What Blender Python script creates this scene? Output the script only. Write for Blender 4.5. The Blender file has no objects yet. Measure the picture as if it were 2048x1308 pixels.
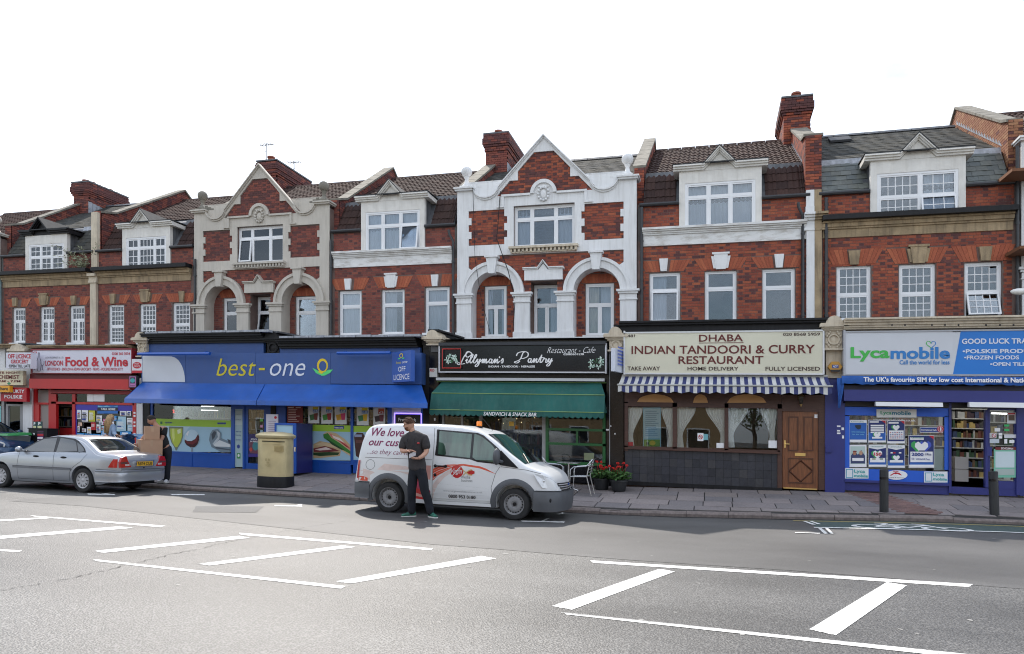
import bpy,math,random
from mathutils import Vector,Matrix
from mathutils.geometry import tessellate_polygon
random.seed(7)
R=math.radians
SC=bpy.context.scene
COL=SC.collection
S=.029
TH=math.atan(1400/4924);sT,cT=math.sin(TH),math.cos(TH)
CD,CE=20.3,1.68
cam=bpy.data.cameras.new('camera');camo=bpy.data.objects.new('camera',cam);COL.objects.link(camo)
cam.sensor_width=36;cam.lens=1400/2048*36;cam.shift_y=225/2048
cam.clip_end=2000
camo.location=(0,-CD,CE);camo.rotation_euler=(R(90),0,TH)
SC.camera=camo
SUN_AZ,SUN_EL=R(31),R(50)
sd=Vector((-math.sin(SUN_AZ)*math.cos(SUN_EL),math.cos(SUN_AZ)*math.cos(SUN_EL),math.sin(SUN_EL)))
sl=bpy.data.lights.new('sun','SUN');sl.energy=2.7;sl.angle=R(.55);sl.color=(1,.93,.84)
so=bpy.data.objects.new('sun',sl);COL.objects.link(so);so.rotation_euler=sd.to_track_quat('Z','Y').to_euler()
so.location=(-20,20,40)
W=bpy.data.worlds.new('World');SC.world=W;W.use_nodes=True
nt=W.node_tree;nt.nodes.clear();N=nt.nodes.new;L=nt.links.new
sky=N('ShaderNodeTexSky');sky.sky_type='NISHITA';sky.sun_disc=False
sky.sun_elevation=SUN_EL;sky.sun_rotation=-SUN_AZ
sky.air_density=1.3;sky.dust_density=1.0;sky.ozone_density=1.0
tc=N('ShaderNodeTexCoord');mp=N('ShaderNodeMapping');mp.inputs['Scale'].default_value=(1,1,2.6)
nz=N('ShaderNodeTexNoise');nz.inputs['Scale'].default_value=1.7;nz.inputs['Detail'].default_value=7;nz.inputs['Roughness'].default_value=.55
cr=N('ShaderNodeValToRGB');cr.color_ramp.elements[0].position=.40;cr.color_ramp.elements[1].position=.62
cr.color_ramp.elements[0].color=(.10,.10,.10,1)
cr.color_ramp.elements[1].color=(1,1,1,1)
mx=N('ShaderNodeMix');mx.data_type='RGBA';mx.inputs[7].default_value=(8.8,9.2,9.9,1)
bg=N('ShaderNodeBackground');bg.inputs['Strength'].default_value=.1
wo=N('ShaderNodeOutputWorld')
L(tc.outputs['Generated'],mp.inputs['Vector']);L(mp.outputs['Vector'],nz.inputs['Vector']);L(nz.outputs['Fac'],cr.inputs['Fac'])
L(cr.outputs['Color'],mx.inputs[0]);L(sky.outputs['Color'],mx.inputs[6]);L(mx.outputs[2],bg.inputs['Color']);L(bg.outputs[0],wo.inputs[0])
SC.view_settings.view_transform='Standard';SC.view_settings.look='None'
SC.view_settings.exposure=1.0;SC.view_settings.gamma=1;SC.view_settings.use_curve_mapping=False
SC.render.engine='CYCLES'
SC.cycles.max_bounces=7;SC.cycles.diffuse_bounces=3;SC.cycles.glossy_bounces=3;SC.cycles.transmission_bounces=5
SC.cycles.transparent_max_bounces=10;SC.cycles.caustics_reflective=False;SC.cycles.caustics_refractive=False
SC.cycles.use_denoising=True;SC.cycles.pixel_filter_type='BLACKMAN_HARRIS';SC.cycles.filter_width=1.1
def F(px,py,Y=0.):
 a=(px-1024)/1400;b=(879-py)/1400
 dx=-sT+a*cT;dy=cT+a*sT;t=(Y+CD)/dy;u=t*dx
 return u,CE+t*b+S*u
def G(px,py,h=0.):
 a=(px-1024)/1400;b=(879-py)/1400
 dx=-sT+a*cT;dy=cT+a*sT;t=(h-CE)/(b+S*dx)
 return t*dx,-CD+t*dy
def RR(x0,y0,x1,y1,Y=0.):
 xm=(x0+x1)/2;ym=(y0+y1)/2
 return F(x0,ym,Y)[0],F(x1,ym,Y)[0],F(xm,y1,Y)[1],F(xm,y0,Y)[1]
def lerp(a,b,t):return a+(b-a)*t
def clamp(x,a=0.,b=1.):return max(a,min(b,x))
def ss(x):x=clamp(x);return x*x*(3-2*x)
def pw(x,pts):
 if x<=pts[0][0]:return pts[0][1]
 for (x0,y0),(x1,y1)in zip(pts,pts[1:]):
  if x<=x1:return lerp(y0,y1,(x-x0)/(x1-x0))
 return pts[-1][1]
def yk(u):return pw(u,[(-40,-5.35),(-4,-5.35),(-2,-5.3),(.4,-5.12),(3.4,-4.8),(6.5,-4.42),(14,-3.9)])
def hr(u,y):return .18*ss((u+3)/9)*ss((y+11.5)/5.5)
YS=-2.0
def hb(u):return pw(u,[(-40,.38),(-3,.38),(2,.49),(7.4,.58),(14,.62)])
def hp(u,y):
 k=yk(u);a=hr(u,k)+.11
 return lerp(a,hb(u),clamp((y-k)/(YS-k),0,1.))
MATS={}
def nodes(name):
 m=bpy.data.materials.new(name);m.use_nodes=True;t=m.node_tree
 return m,t,t.nodes['Principled BSDF'],t.nodes.new,t.links.new
def setb(b,**k):
 for a,v in k.items():b.inputs[a.replace('_',' ')].default_value=v
def ocoord(t,new,link,scale=(1,1,1),rnd=True):
 tc=new('ShaderNodeTexCoord');mp=new('ShaderNodeMapping');mp.inputs['Scale'].default_value=scale
 link(tc.outputs['Object'],mp.inputs['Vector'])
 if rnd:
  oi=new('ShaderNodeObjectInfo');ml=new('ShaderNodeMath');ml.operation='MULTIPLY';ml.inputs[1].default_value=57.3
  link(oi.outputs['Random'],ml.inputs[0]);link(ml.outputs[0],mp.inputs['Location'])
 return mp.outputs['Vector']
def mat(name,col,rough=.6,metal=0.,var=.12,scale=6.,bump=0.,bscale=60.,streak=0.,dirt=None,spec=.5,coat=0.,stretch=(1,1,1),sscale=(7,7,.7)):
 """plain surface with noise variation, optional bump and vertical dirt streaks"""
 if name in MATS:return MATS[name]
 m,t,b,new,link=nodes(name)
 setb(b,Roughness=rough,Metallic=metal)
 b.inputs['Specular IOR Level'].default_value=spec
 if coat:b.inputs['Coat Weight'].default_value=coat;b.inputs['Coat Roughness'].default_value=.06
 v=ocoord(t,new,link,stretch)
 n=new('ShaderNodeTexNoise');n.inputs['Scale'].default_value=scale;n.inputs['Detail'].default_value=5;link(v,n.inputs['Vector'])
 r=new('ShaderNodeValToRGB');e=r.color_ramp.elements
 e[0].position=.3;e[1].position=.7
 e[0].color=tuple(c*(1-var)for c in col)+(1,);e[1].color=tuple(min(1,c*(1+var))for c in col)+(1,)
 link(n.outputs['Fac'],r.inputs['Fac']);out=r.outputs['Color']
 if streak:
  v2=ocoord(t,new,link,sscale);n2=new('ShaderNodeTexNoise');n2.inputs['Scale'].default_value=1.4;n2.inputs['Detail'].default_value=6
  n2.inputs['Roughness'].default_value=.65
  link(v2,n2.inputs['Vector']);r2=new('ShaderNodeValToRGB');r2.color_ramp.elements[0].position=.47;r2.color_ramp.elements[1].position=.72
  link(n2.outputs['Fac'],r2.inputs['Fac']);ml=new('ShaderNodeMath');ml.operation='MULTIPLY';ml.inputs[1].default_value=streak
  link(r2.outputs['Color'],ml.inputs[0]);x=new('ShaderNodeMix');x.data_type='RGBA'
  d=dirt or (.10,.09,.07)
  x.inputs[7].default_value=d+(1,);link(ml.outputs[0],x.inputs[0]);link(out,x.inputs[6]);out=x.outputs[2]
 link(out,b.inputs['Base Color'])
 if bump:
  n3=new('ShaderNodeTexNoise');n3.inputs['Scale'].default_value=bscale;n3.inputs['Detail'].default_value=4;link(v,n3.inputs['Vector'])
  bp=new('ShaderNodeBump');bp.inputs['Strength'].default_value=bump;bp.inputs['Distance'].default_value=.02
  link(n3.outputs['Fac'],bp.inputs['Height']);link(bp.outputs[0],b.inputs['Normal'])
 MATS[name]=m;return m
def pieces(name,cols,rough=.85,bump=.25,bscale=40,soot=.25,spec=.3,sootcol=(.035,.025,.025)):
 """material of bricks, tiles, slates: a colour per piece, whether it is an object or one island of a joined mesh"""
 if name in MATS:return MATS[name]
 m,t,b,new,link=nodes(name);setb(b,Roughness=rough);b.inputs['Specular IOR Level'].default_value=spec
 oi=new('ShaderNodeObjectInfo');ge=new('ShaderNodeNewGeometry');ad=new('ShaderNodeMath');ad.operation='ADD'
 fr=new('ShaderNodeMath');fr.operation='FRACT'
 link(oi.outputs['Random'],ad.inputs[0]);link(ge.outputs['Random Per Island'],ad.inputs[1]);link(ad.outputs[0],fr.inputs[0])
 r=new('ShaderNodeValToRGB');r.color_ramp.interpolation='LINEAR';el=r.color_ramp.elements
 for i,c in enumerate(cols):
  p=i/(len(cols)-1)
  e=el[i]if i<2 else el.new(p)
  if i<2:e.position=p if i==0 else 1/(len(cols)-1)
  e.position=p;e.color=tuple(c)+(1,)
 link(fr.outputs[0],r.inputs['Fac'])
 n=new('ShaderNodeTexNoise');n.inputs['Scale'].default_value=.9;n.inputs['Detail'].default_value=6;n.inputs['Roughness'].default_value=.62
 mp=new('ShaderNodeMapping');mp.inputs['Scale'].default_value=(1,1,.8);link(ge.outputs['Position'],mp.inputs['Vector']);link(mp.outputs[0],n.inputs['Vector'])
 rr=new('ShaderNodeValToRGB');rr.color_ramp.elements[0].position=.48;rr.color_ramp.elements[1].position=.75
 link(n.outputs['Fac'],rr.inputs['Fac']);ml=new('ShaderNodeMath');ml.operation='MULTIPLY';ml.inputs[1].default_value=soot;link(rr.outputs['Color'],ml.inputs[0])
 x=new('ShaderNodeMix');x.data_type='RGBA';x.inputs[7].default_value=tuple(sootcol)+(1,);link(ml.outputs[0],x.inputs[0]);link(r.outputs['Color'],x.inputs[6])
 n2=new('ShaderNodeTexNoise');n2.inputs['Scale'].default_value=bscale;n2.inputs['Detail'].default_value=3;link(ge.outputs['Position'],n2.inputs['Vector'])
 mm=new('ShaderNodeMix');mm.data_type='RGBA';mm.blend_type='OVERLAY';mm.inputs[0].default_value=.35;link(x.outputs[2],mm.inputs[6]);link(n2.outputs['Fac'],mm.inputs[7])
 link(mm.outputs[2],b.inputs['Base Color'])
 bp=new('ShaderNodeBump');bp.inputs['Strength'].default_value=bump;bp.inputs['Distance'].default_value=.01;link(n2.outputs['Fac'],bp.inputs['Height']);link(bp.outputs[0],b.inputs['Normal'])
 MATS[name]=m;return m
def glass(name,tint=(.8,.85,.85),ior=1.55,rough=.0,add=0.):
 if name in MATS:return MATS[name]
 m,t,b,new,link=nodes(name);t.nodes.remove(b)
 o=t.nodes['Material Output'];fr=new('ShaderNodeFresnel');fr.inputs['IOR'].default_value=ior
 tr=new('ShaderNodeBsdfTransparent');tr.inputs['Color'].default_value=tint+(1,)
 gl=new('ShaderNodeBsdfGlossy');gl.inputs['Roughness'].default_value=rough;gl.inputs['Color'].default_value=(.84,.92,1,1)
 ad=new('ShaderNodeMath');ad.operation='ADD';ad.inputs[1].default_value=add;ad.use_clamp=True;link(fr.outputs[0],ad.inputs[0])
 tcn=new('ShaderNodeNewGeometry');n=new('ShaderNodeTexNoise');n.inputs['Scale'].default_value=1.6;n.inputs['Detail'].default_value=1
 link(tcn.outputs['Position'],n.inputs['Vector']);bp=new('ShaderNodeBump');bp.inputs['Strength'].default_value=.02;bp.inputs['Distance'].default_value=.05
 link(n.outputs['Fac'],bp.inputs['Height']);link(bp.outputs[0],gl.inputs['Normal'])
 x=new('ShaderNodeMixShader');link(ad.outputs[0],x.inputs[0]);link(tr.outputs[0],x.inputs[1]);link(gl.outputs[0],x.inputs[2]);link(x.outputs[0],o.inputs['Surface'])
 MATS[name]=m;return m
def emis(name,col,st):
 if name in MATS:return MATS[name]
 m,t,b,new,link=nodes(name);setb(b,Base_Color=tuple(col)+(1,));b.inputs['Emission Color'].default_value=tuple(col)+(1,);b.inputs['Emission Strength'].default_value=st
 MATS[name]=m;return m
def lin(r,g,b):
 f=lambda c:(c/255/12.92)if c/255<=.04045 else ((c/255+.055)/1.055)**2.4
 return (f(r),f(g),f(b))
ORG={}
class MB:
 def __init__(s):s.v=[];s.f=[];s.m=[]
 def add(s,vs,fs,mi=0):
  o=len(s.v);s.v+=[tuple(p)for p in vs];s.f+=[tuple(i+o for i in f)for f in fs];s.m+=[mi]*len(fs);return s
 def box(s,x0,x1,y0,y1,z0,z1,mi=0):
  if x0>x1:x0,x1=x1,x0
  return s.add([(x0,y0,z0),(x1,y0,z0),(x1,y1,z0),(x0,y1,z0),(x0,y0,z1),(x1,y0,z1),(x1,y1,z1),(x0,y1,z1)],[(0,1,5,4),(1,2,6,5),(2,3,7,6),(3,0,4,7),(4,5,6,7),(3,2,1,0)],mi)
 def slab(s,outer,holes,y0,y1,mi=0,back=True):
  """polygon in (u,h) with holes, from y0 (street side) to y1"""
  def ar(p):return sum(p[i][0]*p[(i+1)%len(p)][1]-p[(i+1)%len(p)][0]*p[i][1]for i in range(len(p)))
  outer=list(outer)if ar(outer)>0 else list(outer)[::-1]
  loops=[outer]+[(list(h)if ar(h)<0 else list(h)[::-1])for h in holes]
  tris=tessellate_polygon([[Vector((p[0],p[1],0))for p in l]for l in loops])
  fl=[p for l in loops for p in l];n=len(fl)
  vs=[(p[0],y0,p[1])for p in fl]+[(p[0],y1,p[1])for p in fl];fs=[]
  for a,b,c in tris:
   A,B,C=fl[a],fl[b],fl[c]
   if (B[0]-A[0])*(C[1]-A[1])-(C[0]-A[0])*(B[1]-A[1])<0:b,c=c,b
   fs.append((a,b,c))
   if back:fs.append((c+n,b+n,a+n))
  o=0
  for l in loops:
   k=len(l)
   for i in range(k):
    j=(i+1)%k;fs.append((o+j,o+i,o+i+n,o+j+n))
   o+=k
  return s.add(vs,fs,mi)
 def prx(s,prof,x0,x1,mi=0):
  n=len(prof);vs=[(x0,y,z)for y,z in prof]+[(x1,y,z)for y,z in prof]
  fs=[(i,i+n,(i+1)%n+n,(i+1)%n)for i in range(n)]+[tuple(range(n)),tuple(range(2*n-1,n-1,-1))]
  return s.add(vs,fs,mi)
 def prz(s,prof,z0,z1,mi=0):
  n=len(prof);vs=[(x,y,z0)for x,y in prof]+[(x,y,z1)for x,y in prof]
  fs=[(i,(i+1)%n,(i+1)%n+n,i+n)for i in range(n)]+[tuple(range(n-1,-1,-1)),tuple(range(n,2*n))]
  return s.add(vs,fs,mi)
 def lathe(s,prof,cx,cy,n=16,mi=0,sx=1.,sy=1.,caps=True):
  k=len(prof);vs=[];fs=[]
  for r,z in prof:
   for i in range(n):
    a=2*math.pi*i/n;vs.append((cx+r*sx*math.cos(a),cy+r*sy*math.sin(a),z))
  for j in range(k-1):
   for i in range(n):fs.append((j*n+i,j*n+(i+1)%n,(j+1)*n+(i+1)%n,(j+1)*n+i))
  if caps:fs.append(tuple(range(n-1,-1,-1)));fs.append(tuple((k-1)*n+i for i in range(n)))
  return s.add(vs,fs,mi)
 def tube(s,path,r,n=6,mi=0,cap=True):
  P=[Vector(p)for p in path];k=len(P);vs=[];fs=[]
  rr=r if isinstance(r,(list,tuple))else [r]*k
  up=None
  for i in range(k):
   d=((P[min(i+1,k-1)]-P[max(i-1,0)])).normalized()
   if up is None:up=Vector((0,0,1))if abs(d.z)<.9 else Vector((0,1,0))
   a=d.cross(up)
   if a.length<1e-4:a=d.cross(Vector((1,0,0)))
   a.normalize();b=a.cross(d);up=b
   for j in range(n):
    t=2*math.pi*j/n;q=P[i]+(a*math.cos(t)+b*math.sin(t))*rr[i];vs.append(tuple(q))
  for i in range(k-1):
   for j in range(n):fs.append((i*n+j,(i+1)*n+j,(i+1)*n+(j+1)%n,i*n+(j+1)%n))
  if cap:fs.append(tuple(range(n)));fs.append(tuple((k-1)*n+j for j in range(n-1,-1,-1)))
  return s.add(vs,fs,mi)
 def bar(s,p,q,w,t,mi=0):
  return s.tube([p,q],w/1.414,4,mi)
 def sphere(s,c,r,n=12,k=8,mi=0,sc=(1,1,1)):
  vs=[];fs=[]
  for j in range(k+1):
   p=math.pi*j/k-math.pi/2
   for i in range(n):
    a=2*math.pi*i/n;vs.append((c[0]+sc[0]*r*math.cos(p)*math.cos(a),c[1]+sc[1]*r*math.cos(p)*math.sin(a),c[2]+sc[2]*r*math.sin(p)))
  for j in range(k):
   for i in range(n):fs.append((j*n+i,j*n+(i+1)%n,(j+1)*n+(i+1)%n,(j+1)*n+i))
  return s.add(vs,fs,mi)
 def data(s,name,mats,org=(0,0,0),shear=True,smooth=False):
  me=bpy.data.meshes.new(name);k=S if shear else 0
  me.from_pydata([(x-org[0],y-org[1],z-org[2]-k*(x-org[0]))for x,y,z in s.v],[],s.f)
  if not isinstance(mats,(list,tuple)):mats=[mats]
  for m in mats:me.materials.append(m)
  if len(mats)>1:me.polygons.foreach_set('material_index',s.m)
  if smooth:me.polygons.foreach_set('use_smooth',[True]*len(me.polygons))
  me.update();return me
 def build(s,name,mats,parent,smooth=False,kind=None,label=None,shear=True):
  org=ORG[parent.name]if parent else (0,0,0)
  o=bpy.data.objects.new(name,s.data(name,mats,org,shear,smooth));COL.objects.link(o)
  if parent:o.parent=parent
  ORG[o.name]=org
  if kind:o['kind']=kind
  if label:o['label']=label
  if smooth=='auto':autosmooth(o)
  return o
def autosmooth(o,ang=40):
 import bmesh
 bm=bmesh.new();bm.from_mesh(o.data);bmesh.ops.recalc_face_normals(bm,faces=bm.faces)
 for e in bm.edges:e.smooth=(len(e.link_faces)==2 and e.calc_face_angle(3.2)<R(ang))
 for f in bm.faces:f.smooth=True
 bm.to_mesh(o.data);bm.free()
def tag(o,label=None,cat=None,group=None,kind=None):
 if label:o['label']=label
 if cat:o['category']=cat
 if group:o['group']=group
 if kind:o['kind']=kind
 return o
def root(name,label,cat,at,group=None,rz=0.,tilt=False):
 o=bpy.data.objects.new(name,None);COL.objects.link(o);o.empty_display_size=.3
 o.location=(at[0],at[1],at[2]-S*at[0]);ORG[o.name]=tuple(at)
 if tilt:o.rotation_euler=(Matrix.Rotation(math.atan(S),3,'Y')@Matrix.Rotation(rz,3,'Z')).to_euler()
 elif rz:o.rotation_euler=(0,0,rz)
 return tag(o,label,cat,group)
def single(name,mb,mats,at,label,cat,group=None,smooth=False):
 o=bpy.data.objects.new(name,mb.data(name,mats,at,True,bool(smooth)));COL.objects.link(o)
 o.location=(at[0],at[1],at[2]-S*at[0]);ORG[o.name]=tuple(at)
 if smooth=='auto':autosmooth(o)
 return tag(o,label,cat,group)
def inst(me,name,parent,at,sx=1.,sz=1.):
 o=bpy.data.objects.new(name,me);COL.objects.link(o);p=ORG[parent.name]if parent else (0,0,0)
 du=at[0]-p[0];o.location=(du,at[1]-p[1],at[2]-p[2]-S*du);o.parent=parent
 if sx!=1 or sz!=1:o.scale=(sx,1,sz)
 return o
def structure(name,mb,mats,smooth=False):
 o=bpy.data.objects.new(name,mb.data(name,mats,(0,0,0),True,smooth));COL.objects.link(o);ORG[o.name]=(0,0,0)
 o['kind']='structure';return o
_tc={}
def textgeo(s,bold=0.,italic=0.):
 k=(s,bold,italic)
 if k in _tc:return _tc[k]
 c=bpy.data.curves.new('lettering','FONT');c.body=s;c.resolution_u=3;c.offset=bold;c.shear=italic;c.align_x='CENTER'
 o=bpy.data.objects.new('lettering',c);COL.objects.link(o);dg=bpy.context.evaluated_depsgraph_get();dg.update()
 me=bpy.data.meshes.new_from_object(o.evaluated_get(dg));vs=[tuple(v.co)for v in me.vertices];fs=[tuple(p.vertices)for p in me.polygons]
 bpy.data.objects.remove(o);bpy.data.curves.remove(c);bpy.data.meshes.remove(me)
 if not vs:vs=[(0,0,0),(1,0,0),(1,1,0)];fs=[(0,1,2)]
 x0=min(v[0]for v in vs);x1=max(v[0]for v in vs);y0=min(v[1]for v in vs);y1=max(v[1]for v in vs)
 vs=[((v[0]-x0)/(x1-x0),(v[1]-y0)/(y1-y0))for v in vs]
 _tc[k]=(vs,fs);return vs,fs
def text(parent,s,box,Y,m,bold=.012,italic=0.,fn=None,name='lettering',shear=True):
 """box = u0,u1,h0,h1 that the inked letters fill; stands 3 mm proud of plane y = Y"""
 vs,fs=textgeo(s,bold,italic);u0,u1,h0,h1=box;mb=MB()
 pts=[(lerp(u0,u1,a),Y-.006,lerp(h0,h1,b))for a,b in vs]
 if fn:pts=[fn(lerp(u0,u1,a),lerp(h0,h1,b))for a,b in vs]
 mb.add(pts,fs)
 return mb.build(name,m,parent,shear=shear)
BRK=pieces('brick_red',[(.35,.098,.054),(.29,.076,.047),(.39,.116,.060),(.24,.064,.044),(.32,.085,.050),(.19,.056,.043)],soot=.30)
BRKD=pieces('brick_dark',[(.12,.050,.048),(.10,.045,.045),(.16,.06,.053),(.11,.047,.048)],soot=.3)
BRKM=pieces('brick_maroon',[(.25,.078,.059),(.20,.063,.052),(.28,.090,.063),(.155,.053,.048)],soot=.35)
BRKO=pieces('brick_orange',[(.40,.115,.062),(.33,.092,.052),(.45,.14,.072)],soot=.15)
BRKY=pieces('brick_tawny',[(.33,.16,.09),(.27,.11,.065),(.37,.20,.11)],soot=.15)
MORT=mat('mortar',(.16,.11,.095),.95,var=.25,scale=3,bump=.2)
WHT=mat('white_stucco',(.76,.765,.77),.65,var=.04,scale=2.2,streak=.27,dirt=(.30,.28,.24),bump=.12,bscale=18)
CRM=mat('cream_stucco',(.54,.50,.44),.75,var=.06,scale=2,streak=.30,dirt=(.25,.22,.17),bump=.12,bscale=18)
STN=mat('weathered_stone',(.36,.27,.165),.85,var=.25,scale=2.5,streak=.75,dirt=(.11,.085,.06),bump=.25,bscale=30)
STNL=mat('pale_stone',(.62,.54,.42),.8,var=.12,scale=3,streak=.5,dirt=(.28,.22,.15),bump=.2,bscale=30)
UPVC=mat('white_window_frame',(.80,.81,.83),.3,var=.02,scale=3)
DORM=mat('dormer_white',(.74,.72,.68),.7,var=.08,scale=4,streak=.25,dirt=(.42,.38,.32),bump=.1)
LEAD=mat('lead_sheet',(.085,.09,.10),.55,var=.3,scale=4,streak=.3,dirt=(.35,.36,.38))
LEADL=mat('lead_flashing',(.34,.36,.40),.5,var=.3,scale=9,streak=.3)
BLK=mat('black_paint',(.008,.008,.010),.5,spec=.3,var=.3,scale=5,streak=.10,dirt=(.07,.07,.07))
BLKS=mat('black_gloss',(.006,.006,.008),.18,var=.2,scale=5)
TILE=pieces('roof_tile_brown',[(.062,.038,.034),(.050,.033,.031),(.074,.044,.038),(.046,.031,.029)],rough=.85,soot=.3,bump=.3,bscale=25,sootcol=(.06,.05,.045),spec=.1)
SLATE=pieces('roof_slate',[(.070,.072,.070),(.055,.058,.058),(.09,.088,.080),(.065,.063,.056)],rough=.85,soot=.4,bump=.3,bscale=12,sootcol=(.10,.095,.075),spec=.12)
SLATG=pieces('slate_green',[(.10,.115,.11),(.075,.088,.085),(.13,.14,.125),(.09,.095,.08)],rough=.45,soot=.4,bump=.3,bscale=12,sootcol=(.14,.145,.11),spec=.6)
GLS=glass('window_glass',tint=(.9,.93,.95),ior=1.75)
GSH=glass('shop_glass',tint=(.93,.95,.95),ior=1.5)
GTOP=glass('dark_glass',tint=(.35,.42,.42),ior=1.6)
NET=mat('net_curtain',(.52,.57,.66),.9,var=.05,scale=3,stretch=(9,1,.3))
DRAPE=mat('cream_drape',(.55,.48,.38),.9,var=.25,scale=5,stretch=(12,1,.5))
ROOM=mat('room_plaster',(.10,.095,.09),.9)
CHIMP=mat('chimney_pot',(.28,.085,.05),.8,var=.3)
PIPE=mat('drainpipe_black',(.03,.032,.036),.4,var=.2)
TEAL=mat('pale_teal_pipe',(.16,.24,.25),.5)
GREENL=mat('leaf_green',(.07,.12,.03),.6,var=.5,scale=30)
TERR=mat('terracotta_dark',(.025,.027,.03),.5)
def paint(n,c,rough=.35,**k):return mat(n,c,rough,var=k.pop('var',.06),scale=3,**k)
BLUE=paint('shop_blue',(.012,.085,.40),.35)
BLUEF=paint('fascia_blue',(.032,.085,.27),.5,streak=.25,dirt=(.06,.09,.17))
RED=paint('shop_red',(.50,.012,.015),.35)
WH=paint('sign_white',(.78,.78,.80),.3)
PUR=paint('shop_purple',(.026,.034,.19),.4)
WHC=mat('peeling_white_stone',(.78,.78,.77),.7,var=.05,scale=2.2,streak=.75,dirt=(.34,.30,.25),bump=.2,bscale=18,sscale=(1.6,7,5))
def road_material(name,c0,c1,spk,rough,bump,vs,patch=True):
 m,t,b,new,link=nodes(name);ge=new('ShaderNodeNewGeometry')
 n=new('ShaderNodeTexNoise');n.inputs['Scale'].default_value=vs;n.inputs['Detail'].default_value=4;n.inputs['Roughness'].default_value=.7;link(ge.outputs['Position'],n.inputs['Vector'])
 v=new('ShaderNodeTexVoronoi');v.inputs['Scale'].default_value=vs*.9;link(ge.outputs['Position'],v.inputs['Vector'])
 mu=new('ShaderNodeMath');mu.operation='MULTIPLY';link(n.outputs['Fac'],mu.inputs[0]);link(v.outputs['Distance'],mu.inputs[1])
 r=new('ShaderNodeValToRGB');r.color_ramp.elements[0].position=.08;r.color_ramp.elements[1].position=.42
 r.color_ramp.elements[0].color=c1+(1,);r.color_ramp.elements[1].color=c0+(1,);link(mu.outputs[0],r.inputs['Fac'])
 n2=new('ShaderNodeTexNoise');n2.inputs['Scale'].default_value=.45;n2.inputs['Detail'].default_value=8;n2.inputs['Roughness'].default_value=.6
 mp=new('ShaderNodeMapping');mp.inputs['Scale'].default_value=(.45,1.2,1);link(ge.outputs['Position'],mp.inputs['Vector']);link(mp.outputs[0],n2.inputs['Vector'])
 x=new('ShaderNodeMix');x.data_type='RGBA';x.blend_type='OVERLAY';x.inputs[0].default_value=.8;link(r.outputs['Color'],x.inputs[6]);link(n2.outputs['Fac'],x.inputs[7])
 link(x.outputs[2],b.inputs['Base Color'])
 rr=new('ShaderNodeMapRange');rr.inputs[3].default_value=rough-.08;rr.inputs[4].default_value=rough+.12;link(n2.outputs['Fac'],rr.inputs[0]);link(rr.outputs[0],b.inputs['Roughness'])
 b.inputs['Specular IOR Level'].default_value=spk
 bp=new('ShaderNodeBump');bp.inputs['Strength'].default_value=bump;bp.inputs['Distance'].default_value=.012;link(mu.outputs[0],bp.inputs['Height']);link(bp.outputs[0],b.inputs['Normal'])
 MATS[name]=m;return m
ASPH=road_material('coarse_asphalt',(.150,.148,.144),(.020,.020,.020),.7,.47,.6,62)
ASPF=road_material('smooth_asphalt',(.112,.110,.108),(.075,.074,.073),.5,.52,.3,90)
def grid_sheet(mb,us,ys,hf,mi=0):
 o=len(mb.v);n=len(us)
 vs=[(u,y,hf(u,y))for y in ys for u in us]
 fs=[(j*n+i,j*n+i+1,(j+1)*n+i+1,(j+1)*n+i)for j in range(len(ys)-1)for i in range(n-1)]
 mb.add(vs,fs,mi)
US=[-60+i*1.0 for i in range(101)]
g=MB();grid_sheet(g,[-600,-300,-150,-60,-20,20,60,150,300,600],[-600,-200,-60,-10,30,200,600],lambda u,y:-.30)
structure('ground',g,mat('far_ground',(.10,.10,.095),.9,var=.3,scale=.1))
g=MB();ysr=[-19.6,-17,-15,-13,-12]+[-11.5+i*.5 for i in range(13)]
def road_row(j,u):return ysr[j]if ysr[j]<-5.6 else 0
o=0;rows=[-24.5,-22,-19,-16,-14,-12,-11.5,-11,-10.5,-10,-9.5,-9,-8.5,-8,-7.5,-7,-6.5,-6]
vs=[];n=len(US)
for y in rows:vs+=[(u,y,hr(u,y))for u in US]
vs+=[(u,yk(u)+.04,hr(u,yk(u)))for u in US]
g.add(vs,[(j*n+i,j*n+i+1,(j+1)*n+i+1,(j+1)*n+i)for j in range(len(rows))for i in range(n-1)])
road=structure('road',g,ASPH)
def seam(u):return -10.62+.05*math.sin(u*1.3)+.03*math.sin(u*3.1)if u>-4 else lerp(-10.6,-9.2,clamp((-4-u)/8))
g=MB();vs=[];U2=[u for u in US if u>=-14]
rr_=9
for j in range(rr_+1):
 vs+=[(u,lerp(seam(u),yk(u)+.04,j/rr_),hr(u,lerp(seam(u),yk(u)+.04,j/rr_))+.004)for u in U2]
n=len(U2)
g.add(vs,[(j*n+i,j*n+i+1,(j+1)*n+i+1,(j+1)*n+i)for j in range(rr_)for i in range(n-1)])
structure('road_surface',g,ASPF)
PAINT=mat('road_paint',(.82,.82,.80),.6,var=.06,scale=25,bump=.4,bscale=90,streak=.8,dirt=(.16,.16,.16),sscale=(11,11,11))
PAINTY=mat('road_paint_yellow',(.52,.40,.12),.6,var=.15,scale=20)
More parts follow.
